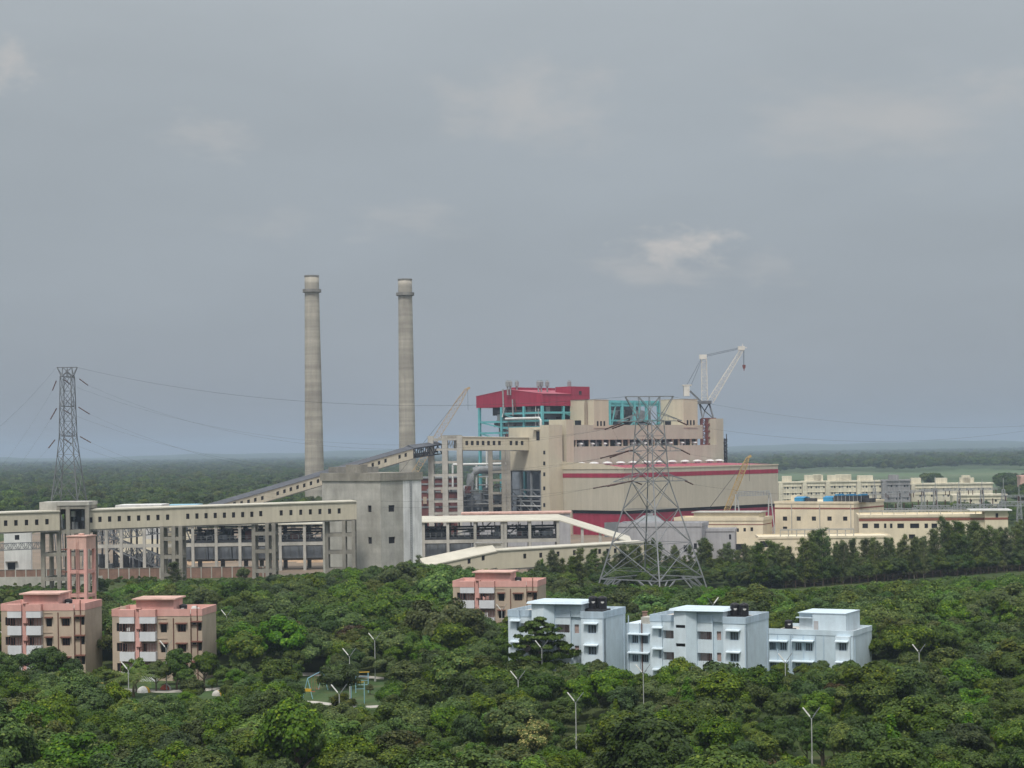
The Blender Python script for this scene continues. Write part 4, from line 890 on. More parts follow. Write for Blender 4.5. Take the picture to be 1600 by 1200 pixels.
# hipped grey shed behind the pylon
q0, q1 = at(991, 819, 625), at(1043, 818, 625); zt = q0.z; zr = zat(1017, 805.5, 630)
t = thing('hipped_shed', 'low grey shed with a hipped sheet roof behind the large pylon', 'shed', ((q0.x+q1.x)/2, 631, 0))
MB().box(q0.x+.6, q1.x-.6, 625.6, 637, -.2, zt).build('wall', M['lilac'], t)
xm = (q0.x+q1.x)/2; MB().add([(q0.x, 625, zt), (q1.x, 625, zt), (q1.x, 638, zt), (q0.x, 638, zt), (xm-2, 631.5, zr), (xm+2, 631.5, zr)], [(0, 1, 5, 4), (1, 2, 5), (2, 3, 4, 5), (3, 0, 4), (3, 2, 1, 0)]).build('roof', M['steel'], t)
MB().box(xm-1.2, xm+1.2, 630.8, 632.2, zr-.3, zr+.7).build('vent', M['galv'], t)

# ------------------------------------------------------------------ staff housing far behind
def tenement(label, x0p, x1p, ytop, Y, wm, huts, rows, ncol, ang=-6, zt=None):
    a, z_ = at(x0p, ytop, Y), at(x1p, ytop, Y); fr = Frame((a.x, a.y, 0), R(ang)); Lw = fr.front(x1p, ytop)[0]; zt = fr.front((x0p+x1p)/2, ytop)[1]
    t = thing('apartment_block', label, 'apartment block', fr((Lw/2, 5, 0)), 'far apartment blocks')
    hs = []
    for zr in rows:
        for k in range(ncol):
            xm = Lw*(k+.5)/ncol+(.35 if k % 2 else -.35); hs.append((xm-.5, xm+.5, zt-zr-1.3, zt-zr))
    b = MB(fr); b.wall(0, Lw, -.2, zt, hs, 0, .4); shell(b, 0, Lw, 0, 11, -.2, zt); b.build('wall', M[wm], t)
    for q, h in enumerate(hs): pane(t, fr, *h, y=.35, m=('glass_grey', 'lilac', 'glass')[q*7 % 3])
    MB(fr).box(-.4, Lw+.4, -.5, 11.4, zt, zt+.9).build('parapet', M[wm], t)
    b = MB(fr)
    for zr in rows: b.box(.5, Lw-.5, -.3, -.004, zt-zr+.05, zt-zr+.25)
    b.build('sunshade', M[wm], t)
    for a_, b_, yt2 in huts:
        xa, z2 = fr.front(a_, yt2, 2); xb = fr.front(b_, yt2, 2)[0]; MB(fr).box(xa, xb, 2, 8, zt+.9, z2).build('roof_hut', M[wm], t)
    st = MB(fr); st.box(.3, 2.6, -.9, -.004, 0, zt+.5)
    s_ = st.build('stair_tower', M[wm], t)
    return t
rr = (2.2, 6.0, 9.8)
tenement('leftmost cream apartment block half hidden by the striped hall', 1216.5, 1253, 755, 1168, 'cream_far', [(1222, 1237, 744)], rr, 6)
tenement('cream apartment block with one broad roof hut, second along the row', 1253.5, 1289.5, 754, 1166, 'cream_far', [(1257, 1286, 742.5), (1271, 1283, 741.5)], rr, 6)
tenement('cream apartment block with a wide roof hut, third along the row', 1290, 1338, 753.5, 1164, 'cream_far', [(1293, 1329, 742.5), (1306, 1330, 741.5)], rr, 8)
tenement('cream apartment block beside the unpainted grey one', 1338.5, 1377.5, 753, 1162, 'cream_far', [(1340, 1364, 743)], rr, 6)
tenement('unpainted grey apartment block between two cream ones', 1378, 1422, 752, 1155, 'grey_far', [(1389, 1404, 742)], rr, 7)
tenement('brighter cream apartment block with three stepped roof huts', 1423, 1551, 757, 1160, 'cream_far', [(1423.5, 1439, 747), (1462, 1480, 747), (1501, 1522, 746.5), (1504, 1516, 743)], (2.2, 6.0), 14)
tenement('apartment block cut by the right edge of the view', 1594, 1640, 745, 1100, 'pink_soft', [], rr, 6)
tenement('long low cream building in front of the stepped apartment block', 1488, 1573, 775, 1000, 'cream_far', [], (1.8,), 7)

# ------------------------------------------------------------------ switchyard
def mast(px, ytop, ybot, Y, label, armz=(), wd=1.6):
    p, q = at(px, ybot, Y), at(px, ytop, Y)
    t = thing('switchyard_mast', label, 'lattice mast', (q.x, Y, 0), 'grey masts of the switchyard')
    b = MB(); truss(b, (q.x, Y, -.2), (q.x, Y, q.z-4), wd*1.5, wd*.55, 12, .17, .11); b.bar((q.x, Y, q.z-4.2), (q.x, Y, q.z), .18); b.build('mast', M['galv'], t)
    for za in armz:
        z = zat(px, za, Y); b = MB(); truss(b, (q.x-5.5, Y, z), (q.x+5.5, Y, z), .7, .7, 8, .13, .09)
        b.build('cross_arm', M['galv'], t)
        for dx in (-5, 0, 5): MB().tube([(q.x+dx, Y-.4, z-.3), (q.x+dx, Y-.4, z-1.9)], .16, 6).build('insulator', M['insul'], t)
for px, yt_, Y, arms, lab in ((1366, 746, 720, (772,), 'switchyard mast left of the row, above the tall cream roof'), (1405, 750, 700, (769,), 'switchyard mast in front of the grey apartment block'), (1442, 750, 705, (767,), 'switchyard mast before the left stepped roof hut'),
    (1461, 745, 690, (766,), 'tallest slim switchyard mast before the stepped apartment block'), (1498, 752, 705, (765,), 'switchyard mast before the right stepped roof hut'), (1534, 748, 700, (764,), 'switchyard mast above the flat roofed end tower'), (1567.5, 747, 680, (), 'plain switchyard mast without arms right of the end tower'), (1592, 758, 690, (775,), 'switchyard mast at the right edge of the view')):
    mast(px, yt_, 800, Y, lab, arms)
for x0p, x1p, y, Y, lab in ((1380, 1432, 798, 690, 'low lattice bus gantry behind the tall cream building'), (1428, 1484, 793, 680, 'low lattice bus gantry in the middle of the switchyard'), (1490, 1560, 791, 685, 'low lattice bus gantry before the stepped apartment block'), (1562, 1640, 787, 670, 'low lattice bus gantry running out of view on the right')):
    a, z_ = at(x0p, y, Y), at(x1p, y, Y); t = thing('bus_gantry', lab, 'lattice gantry', ((a.x+z_.x)/2, Y, 0), 'low gantries of the switchyard')
    b = MB(); truss(b, a, z_, 1.5, 1.5, 12, .2, .13); b.build('beam', M['galv'], t)
    for q in (a, z_): b = MB(); truss(b, (q.x, Y, -.2), (q.x, Y, q.z), 1.4, .9, 7, .18, .12); b.build('leg', M['galv'], t)
    for i in range(4): x = a.x+(z_.x-a.x)*(i+.5)/4; MB().tube([(x, Y, a.z+.7), (x, Y, a.z+2.6)], .2, 6).build('insulator', M['insul'], t)
a, z_ = at(1150, 772, 690), at(1202, 770, 690)
t = thing('portal_gantry', 'pale four legged lattice portal in front of the striped turbine hall', 'lattice gantry', ((a.x+z_.x)/2, 690, 0))
b = MB(); truss(b, a, z_, 1.5, 1.5, 12, .18, .12); b.build('beam', M['galv'], t)
for q in (a, z_):
    for dx in (-.7, 1.9):
        b = MB(); b.bar((q.x+dx*.2, 690, q.z), (q.x+dx*1.15, 690, 0), .42); b.build('leg', M['lamp_pole'], t)
    b = MB(); 
    for f in (.25, .5, .75): b.bar((q.x-.7*1.15+(.7*.95)*f, 690, q.z*f), (q.x+1.9*1.15-(1.9*.95)*f, 690, q.z*f), .18)
    b.build('leg_brace', M['galv'], t)

# ------------------------------------------------------------------ pylons and conductors
def pylon(label, cpx, Y, prof, rot, top_half, arms, arm_ang, m, t=.24, nlev=None, peak_ang=None):
    """prof: list of (photo row, half diagonal in photo px); square lattice body turned by rot"""
    s = F/Y; base = at(cpx, prof[0][0], Y); cx = base.x
    P = [(zat(cpx, y, Y), h/s) for y, h in prof]
    th = thing('pylon', label, 'transmission pylon', (cx, Y, 0))
    def leg(k, z):
        for i in range(len(P)-1):
            if P[i][0] <= z <= P[i+1][0] or i == len(P)-2:
                f = (z-P[i][0])/(P[i+1][0]-P[i][0]); r_ = P[i][1]+(P[i+1][1]-P[i][1])*f; break
        a = rot+k*math.pi/2; return Vector((cx+r_*math.cos(a), Y+r_*math.sin(a), z))
    b = MB()
    for k in range(4):
        zs = [p[0] for p in P]; zs[0] = -.2
        for i in range(len(zs)-1): b.bar(leg(k, zs[i]), leg(k, zs[i+1]), t*1.35 if i < 2 else t*1.1)
    b.build('leg', M[m], th)
    b = MB(); zs = nlev
    for i in range(len(zs)-1):
        for k in range(4):
            k2 = (k+1) % 4; w = t*.62
            A, B, C_, D_ = leg(k, zs[i]), leg(k2, zs[i]), leg(k2, zs[i+1]), leg(k, zs[i+1])
            b.bar(A, C_, w); b.bar(B, D_, w); b.bar(D_, C_, w*.8)
            if (zs[i+1]-zs[i]) > 8:
                mid = (A+C_+B+D_)/4; la, lb = (A+D_)/2, (B+C_)/2; b.bar(la, (A+mid)/2, w*.6); b.bar(lb, (B+mid)/2, w*.6); b.bar(la, (D_+mid)/2, w*.6); b.bar(lb, (C_+mid)/2, w*.6); b.bar((A+mid)/2, (B+mid)/2, w*.6)
                qa, qb = A.lerp(D_, .25), A.lerp(mid, .25); b.bar(qa, qb, w*.5); qa, qb = B.lerp(C_, .25), B.lerp(mid, .25); b.bar(qa, qb, w*.5)
    for k in range(4): b.bar(leg(k, zs[0]), leg((k+1) % 4, zs[0]), t)
    b.build('lacing', M[m], th)
    ad = Vector((math.cos(arm_ang), math.sin(arm_ang), 0)); an = Vector((-ad.y, ad.x, 0)); tips = []
    for z, L_, hw in arms:
        for sg in (-1, 1):
            b = MB(); tip = Vector((cx, Y, z))+ad*sg*L_; root = Vector((cx, Y, z))+ad*sg*hw*.7
            for e_ in (-1, 1):
                b.bar(root+an*e_*hw*.5, tip, t*.8); b.bar(root+an*e_*hw*.5+Vector((0, 0, 2.0)), tip, t*.7)
                for f in (.33, .66): b.bar((root+an*e_*hw*.5).lerp(tip, f), (root+an*e_*hw*.5+Vector((0, 0, 2.0))).lerp(tip, f), t*.5)
                for f in (.2, .5): b.bar((root+an*e_*hw*.5).lerp(tip, f), (root-an*e_*hw*.5).lerp(tip, f+.2), t*.5)
            b.build('cross_arm', M[m], th); tips.append(tip)
    zt, L_ = top_half; b = MB()
    if peak_ang is not None: ad = Vector((math.cos(peak_ang), math.sin(peak_ang), 0)); an = Vector((-ad.y, ad.x, 0))
    e0, e1 = Vector((cx, Y, zt))-ad*L_, Vector((cx, Y, zt))+ad*L_
    for e_ in (-1, 1):
        o_ = an*e_*.9; b.bar(e0+o_*.3, e1+o_*.3, t); zl = P[-1][0]
        for sg, e in ((-1, e0), (1, e1)): b.bar(e+o_*.3, Vector((cx, Y, zl))+ad*sg*P[-1][1]*.7+o_*1.6, t*.8); b.bar(Vector((cx, Y, zt))+ad*sg*L_*.45+o_*.3, Vector((cx, Y, zl))+ad*sg*P[-1][1]*.7+o_*1.6, t*.6); b.bar(Vector((cx, Y, zt))+ad*sg*L_*.45+o_*.3, Vector((cx, Y, zl))-ad*sg*P[-1][1]*.7+o_*1.6, t*.6)
        b.bar(Vector((cx, Y, zt))+o_*.3, Vector((cx, Y, zl))+o_, t*.6)
    b.build('peak_beam', M[m], th)
    return th, tips, (e0, e1)
YP = 452
zz = lambda y, c=1017, Y=YP: zat(c, y, Y)
p1_, tips1, top1 = pylon('large grey lattice pylon standing in the trees before the turbine hall', 1019, YP, [(938, 92), (903, 81), (795, 44), (752, 29.5), (703, 25.5), (657, 22)], R(4), (zz(619.5), 5.9), [(zz(752), 9.2, 4.2), (zz(705), 8.4, 3.8), (zz(658), 8.0, 3.3)], R(14), 'pylon', .22,
    [zz(903), zz(848), zz(795), zz(752), zz(728), zz(704), zz(681), zz(657)])
b = MB()   # ground bracing between the feet
for k in range(4):
    a0 = R(4)+k*math.pi/2; a1 = a0+math.pi/2; r0 = 81/(F/YP); r1 = 90/(F/YP); z0 = zz(903)
    A = Vector((p1_.location.x+r0*math.cos(a0), YP+r0*math.sin(a0), z0)); B = Vector((p1_.location.x+r0*math.cos(a1), YP+r0*math.sin(a1), z0)); A0 = Vector((p1_.location.x+r1*math.cos(a0), YP+r1*math.sin(a0), 0)); B0 = Vector((p1_.location.x+r1*math.cos(a1), YP+r1*math.sin(a1), 0))
    for f in (.18, .36): b.bar(A.lerp(B, f), A0.lerp(A, .1), .25); b.bar(B.lerp(A, f), B0.lerp(B, .1), .25)
    b.bar(A.lerp(B, .36), A.lerp(B, .18)+Vector((0, 0, -3)), .22); b.bar(B.lerp(A, .36), B.lerp(A, .18)+Vector((0, 0, -3)), .22)
b.build('foot_brace', M['pylon'], p1_)
YL = 600
zl = lambda y: zat(108, y, YL)
p2_, tips2, top2 = pylon('narrow dark lattice pylon rising behind the near gallery on the left', 109, YL, [(860, 44), (783, 30), (728, 21), (682, 15), (634, 13.5), (588, 12.2)], R(38), (zl(574), 3.1), [(zl(681), 6.2, 2.6), (zl(635), 6.0, 2.4), (zl(589), 5.8, 2.2)], R(84), 'galv_dark', .21,
    [zl(783), zl(740), zl(710), zl(682), zl(658), zl(635), zl(611), zl(588)], peak_ang=R(4))
def wire(a, b_, sag, label, parent_group='power lines strung between the pylons', r=.017, n=26):
    pts = []
    for i in range(n+1):
        f = i/n; p = a.lerp(b_, f); p.z -= sag*4*f*(1-f); pts.append(p)
    o = MB().tube(pts, r, 4).build('power_line', M['wire'], None, a); tag(o, label, 'power line', parent_group); return pts
def string(pylon_, p, q, r=.2):
    b = MB(); b.tube([p.lerp(q, i/7) for i in range(8)], [r if i % 2 else r*.75 for i in range(8)], 6); b.build('insulator', M['insul'], pylon_)
# left pylon: strings to the right and left; right pylon: strings both ways
R2 = [((124, 592), (137.5, 602)), ((122.5, 636), (140, 647)), ((125, 682), (142, 691.5))]
R2b = [((100, 593), (111, 601.5)), ((100, 641), (111, 647)), ((100, 686), (111, 693))]
L2 = [((88, 595), (82, 610)), ((88.5, 638), (79, 655)), ((86, 687), (76, 700))]
Ri = [((985, 656), (945, 671)), ((990, 703), (938, 716)), ((985, 752), (927, 763))]
Rib = [((975, 663), (957, 669.5)), ((983, 704), (953, 715)), ((990, 751), (949, 760))]
Rr = [((1058, 657), (1073.5, 664)), ((1064, 703), (1078, 710)), ((1070, 751), (1083, 757))]
Rrb = [((985, 703), (1000, 711)), ((990, 752), (1003, 757)), ((1000, 657), (1014, 663))]
for i in range(3):
    tp = tips2
    A = at(*R2[i][0], YL-5); A1 = at(*R2[i][1], YL-5); B = at(*Ri[i][0], YP+2); B1 = at(*Ri[i][1], YP+4)
    string(p2_, A, A1); string(p1_, B, B1)
    wire(A1, B1, (11, 11.5, 11)[i], ('upper near wire from the left pylon to the large one', 'middle near wire from the left pylon to the large one', 'lowest near wire from the left pylon to the large one')[i])
    A = at(*R2b[i][0], YL+6); A1 = at(*R2b[i][1], YL+6); B = at(*Rib[i][0], YP-4); B1 = at(*Rib[i][1], YP-2)
    string(p2_, A, A1); string(p1_, B, B1)
    wire(A1, B1, (10, 10, 9.5)[i], ('upper far wire from the left pylon to the large one', 'middle far wire from the left pylon to the large one', 'lowest far wire from the left pylon to the large one')[i])
    A = at(*L2[i][0], YL-5); A1 = at(*L2[i][1], YL-7); string(p2_, A, A1)
    wire(A1, at(-160, (905, 925, 830)[i], 430), (4, 4, 5)[i], ('upper wire dropping from the left pylon out of view', 'middle wire dropping from the left pylon out of view', 'lowest wire dropping from the left pylon out of view')[i])
    A = at(*Rr[i][0], YP-2); A1 = at(*Rr[i][1], YP-2); string(p1_, A, A1)
    wire(A1, at(1760, (640, 664, 690)[i], 520), (6, 7, 7.5)[i], ('upper wire leaving the large pylon to the right', 'middle wire leaving the large pylon to the right', 'lowest wire leaving the large pylon to the right')[i])
    A = at(*Rrb[i][0], YP+3); A1 = at(*Rrb[i][1], YP+3); string(p1_, A, A1)
    wire(A1, B1, 2.2, ('short slack jumper wire low on the large pylon', 'short slack jumper wire midway on the large pylon', 'short slack jumper wire high on the large pylon')[i], n=10)
wire(at(1050, 619.5, YP), at(1760, 650, 520), 5, 'thin earth wire leaving the top of the large pylon to the right')
wire(at(120, 574, YL), at(977, 620, YP), 6, 'thin earth wire between the two pylon tops', r=.03)
wire(at(88, 574, YL), at(-160, 770, 430), 4, 'thin earth wire dropping from the left pylon top', r=.03)
# ------------------------------------------------------------------ pink flats
def chajja(parent, fr, x0, x1, z, y=0.0, d=.55, m='tan', nm='sunshade', th=.14):
    MB(fr).prism([(y-d, z), (y-.004, z+.12), (y-.004, z+.12+th), (y-d, z+th)], 'x', x0, x1).build(nm, M[m], parent)
def pink_flats(label, lpx, lpy, Y, ang, stretch=1.0, clothes=0, depth=8.6):
    c = at(lpx, lpy, Y); z0 = c.z-10.4; fr = Frame((c.x, c.y, z0), R(ang))
    u = lambda x: (x-700)/40.0*stretch          # facade columns measured on the middle block
    z = lambda y: 10.4-(y-810)/40.0
    t = thing('apartment_block', label, 'apartment block', fr((7, 4, -z0)), 'salmon and tan apartment blocks')
    rows = [(895, 947), (1018, 1070), (1143, 1195)]
    zb = -z0-.3
    Lw = u(1265)
    # tan wall with windows, in three planes
    hs = [(u(728), u(762), z(b_), z(a)) for a, b_ in rows]+[(u(1008), u(1047), z(b_+8), z(a+8)) for a, b_ in rows]+[(u(1115), u(1168), z(b_+5), z(a+9)) for a, b_ in rows]
    b = MB(fr); b.wall(0, u(1195), zb, 9.3, hs, 0, .25); 
    hs3 = [(u(1238), u(1262), z(b_), z(a)) for a, b_ in rows]+[(u(1203), u(1226), z(a+14), z(a+3)) for a, b_ in rows]
    b.wall(u(1195), Lw, zb, 9.3, hs3, .45, .25); b.quad((u(1195), 0, zb), (u(1195), .45, zb), (u(1195), .45, 9.3), (u(1195), 0, 9.3))
    b.quad((Lw, .45, zb), (Lw, depth, zb), (Lw, depth, 9.3), (Lw, .45, 9.3)); b.quad((0, depth, zb), (0, 0, zb), (0, 0, 9.3), (0, depth, 9.3)); b.quad((Lw, depth, zb), (0, depth, zb), (0, depth, 9.3), (Lw, depth, 9.3))
    b.build('wall', M['tan'], t)
    for h in hs: pane(t, fr, *h, y=.2, m='glass', frame='brown' if h[0] > u(1100) else None)
    for h in hs3: pane(t, fr, *h, y=.65, m='glass')
    # pink parapet round the roof
    b = MB(fr); e = .06
    b.box(-e, u(1195), -e, .12, 9.3, 10.4); b.box(u(1195), Lw+e, .45-e, .57, 9.3, 10.4); b.box(Lw-.12, Lw+e, .57, depth+e, 9.3, 10.4); b.box(-e, .12, .12, depth+e, 9.3, 10.4); b.box(.12, Lw-.12, depth-.12, depth+e, 9.3, 10.4); b.build('parapet', M['pink'], t)
    MB(fr).box(.12, Lw-.12, .57, depth-.12, 9.25, 9.6).build('roof', M['roof_slab'], t)
    # two balcony bays, projecting
    for k, (xa, xb) in enumerate(((757, 851), (885, 985))):
        x0, x1 = u(xa), u(xb); pr = -.95
        bay = MB(fr); bay.box(x0-.05, x1+.05, pr-.04, -.07, 9.3, 10.38); by_ = bay.build('bay_parapet', M['pink'], t)
        MB(fr).box(x0, x1, pr, -.004, 8.25, 9.298).build('spandrel', M['spandrel'], t)
        for (a, b_) in rows:
            bal = MB(fr); bal.box(x0, x1, pr, pr+.12, z(b_+58), z(b_)); bal.box(x0, x0+.12, pr+.12, -.004, z(b_+58), z(b_)); bal.box(x1-.12, x1, pr+.12, -.004, z(b_+58), z(b_)); bal.box(x0+.12, x1-.12, pr+.12, -.004, z(b_+50), z(b_+46))
            o = bal.build('balcony', M['spandrel'], t)
            p_ = MB(fr); p_.box(x0+.12, x1-.12, -.06, -.006, z(b_), z(a)); p_.build('back_wall', M['loggia'], o)
            g = MB(fr); g.box(x0+.25, x0+.9, -.1, -.064, z(b_), z(a)+.0-.1); g.build('door', M['glass'], o)
            g = MB(fr)
            for q in range(6): xq = x0+.05+(x1-x0-.18)*q/5; g.box(xq, xq+.07, pr+.02, pr+.09, z(b_), z(a))
            g.build('grille', M['brown'] if q % 2 else M['galv_dark'], o)
            if clothes and random.random() < .8:
                g = MB(fr)
                for q in range(random.randint(2, 4)): xq = x0+.4+random.random()*(x1-x0-1); g.box(xq, xq+random.uniform(.2, .45), pr+.16, pr+.19, z(b_)+.1, z(b_)+random.uniform(.5, .9))
                g.build('laundry', M[random.choice(('white', 'pink', 'crimson', 'white'))], o)
    # stair strip between the bays
    st = MB(fr); sx0, sx1 = u(853), u(890); shs = [(u(876), u(883), z(y1), z(y0)) for y0, y1 in ((812, 862), (935, 985), (1045, 1110))]
    st.wall(sx0, sx1, zb, 10.6, shs, -.55, .2); st.quad((sx0, -.004, zb), (sx0, -.55, zb), (sx0, -.55, 10.6), (sx0, -.004, 10.6)); st.quad((sx1, -.55, zb), (sx1, -.004, zb), (sx1, -.004, 10.6), (sx1, -.55, 10.6)); st.quad((sx0, -.55, 10.6), (sx1, -.55, 10.6), (sx1, -.004, 10.6), (sx0, -.004, 10.6))
    o = st.build('stair_strip', M['pink'], t)
    for h in shs: MB(fr).box(h[0], h[1], -.4, -.3, h[2], h[3]).build('window', M['void'], o); MB(fr).box(u(862), u(895), -.75, -.553, h[3], h[3]+.12).build('canopy', M['brown'], o)
    # stair head house
    hx0, hx1 = u(850), u(1088); zt = 10.4+(805-748)/40.0+.0
    MB(fr).box(hx0, hx1, .3, 5.2, 9.6, zt).build('roof_house', M['pink'], t)
    MB(fr).box(hx0-.45, hx1+.45, -.4, 5.6, zt, zt+.22).build('roof_slab', M['pink_soft'], t)
    # sunshades and drain pipes
    for a, b_ in rows:
        chajja(t, fr, u(1000), u(1055), z(a+6), m='brown', th=.09); chajja(t, fr, u(1105), u(1178), z(a+7), m='brown', th=.09); chajja(t, fr, u(1198), u(1268), z(a-2), .45, m='brown', th=.09)
        MB(fr).box(u(985), u(1050), -.09, -.004, z(a-28), z(a-24)).build('ledge', M['tan'], t)
        b = MB(fr); b.bar((u(1195), .3, z(a+18)), (u(1237), .3, z(a+18)), .08); b.build('cross_pipe', M['brown'], t)
    for px in (1090, 1196, 1236):
        MB(fr).box(u(px)-.06, u(px)+.06, (-.16 if px < 1195 else .28), (-.03 if px < 1195 else .42), zb, 9.0 if px != 1236 else 10.9).build('drain_pipe', M['brown'], t)
    return fr, u, z, t
def black_tank(label, p, r, h, group='black roof water tanks', base=.0):
    t = thing('water_tank', label, 'water tank', p, group)
    b = MB(); b.smooth = False; prof = [(r, 0)]
    for i in range(6): zq = h*.84*i/6; prof += [(r, zq+.02), (r*1.03, zq+h*.07), (r, zq+h*.13)]
    prof += [(r*.97, h*.86), (r*.75, h*.94), (r*.35, h*.97), (r*.35, h), (r*.1, h)]
    b.lathe((p[0], p[1]), [(a, p[2]+c_) for a, c_ in prof], 16); b.build('shell', M['tank_black'], t)
    b = MB(); b.box(p[0]-.24, p[0]+.24, p[1]-r*1.045, p[1]-r*1.0, p[2]+h*.5, p[2]+h*.57); b.box(p[0]-.15, p[0]+.13, p[1]-r*1.044, p[1]-r*1.0, p[2]+h*.44, p[2]+h*.48); b.build('pale_marking', M['white'], t)
    return t
frA, uA, zA_, tA = pink_flats('salmon and tan flats at the left edge, below the pink water tower', 1.5, 943.5, 303, -6.5, .955)
frB, uB, zB_, tB = pink_flats('salmon and tan flats second from the left, roof cluttered with odds and ends', 175, 952, 297, -6.5, 1.0, 1)
frC, uC, zC_, tC = pink_flats('salmon and tan flats standing alone behind the pale blue buildings', 707.5, 907.5, 346, -12, 1.09, 1)
for fr, u, lab in ((frA, uA, 'black water tank behind the stair house on the leftmost flats'), (frB, uB, 'black water tank beside the stair house on the second flats'), (frC, uC, 'black water tank on the lone salmon flats')):
    p = fr((u(1120), 2.8, 9.6)); black_tank(lab, p, .62, 1.35)
p = frB((uB(735), 3, 9.6)); o = MB(Frame(p, R(20))).prism([(-.6, 0), (.5, 0), (.3, 1.0), (-.5, 1.1)], 'y', 0, .12).build('roof_board', M['tan'], None, p); tag(o, 'tan board propped on the second flats roof, left of its stair house', 'board')
p = frB((uB(1190), 3, 9.6)); o = MB(Frame(p, R(-10))).box(-.6, .6, 0, .8, 0, .7).box(-.5, .2, .1, .7, .7, .95).build('roof_crate', M['white'], None, p); tag(o, 'pale heap of boxes on the second flats roof, right of the tank', 'boxes')

# pink water tower
Yw = 322; wx = at(128, 900, Yw).x; s = F/Yw
t = thing('water_tower', 'salmon pink concrete water tower on tall legs behind the leftmost flats', 'water tower', (wx, Yw, 0))
WT = Frame((wx, Yw, 0), R(-14)); hw = 1.75
zt0, zt1 = zat(128, 857.5, Yw), zat(128, 837, Yw)
b = MB(WT); b.box(-hw, hw, -hw, hw, zt0, zt1); b.build('tank', M['pink_soft'], t)
MB(WT).box(-hw-.12, hw+.12, -hw-.12, hw+.12, zt1-.12, zt1+.08).build('cover', M['pink_soft'], t)
b = MB(WT); b.lathe((0, 0), [(.5, zt1+.08), (.5, zt1+.35), (.2, zt1+.42)], 12); b.build('hatch', M['pink_soft'], t)
for sx in (-1, 1):
    for sy in (-1, 1):
        MB(WT).box(sx*1.5-.26, sx*1.5+.26, sy*1.5-.26, sy*1.5+.26, -.2, zt0).build('leg', M['pink'], t)
for y in (893, 930, 965):
    zq = zat(128, y, Yw); b = MB(WT)
    for sy in (-1, 1): b.box(-1.24, 1.24, sy*1.5-.22, sy*1.5+.22, zq-.22, zq+.3); b.box(sy*1.5-.22, sy*1.5+.22, -1.24, 1.24, zq-.22, zq+.3)
    b.build('ring_beam', M['pink'], t)
for y in (858, 893):
    zq = zat(128, y, Yw); MB(WT).box(-hw-1.1, -hw+.2, -hw, -hw+1.6, zq-.05, zq+.12).build('landing', M['brown'], t)
b = MB(WT)
for q in range(60): b.box(-.1, .3, -1.85, -1.81, 1+q*.33, 1.04+q*.33)
for dx in (-.1, .3): b.box(dx-.03, dx+.03, -1.85, -1.81, 1, zt1)
b.build('ladder', M['pink_soft'], t)

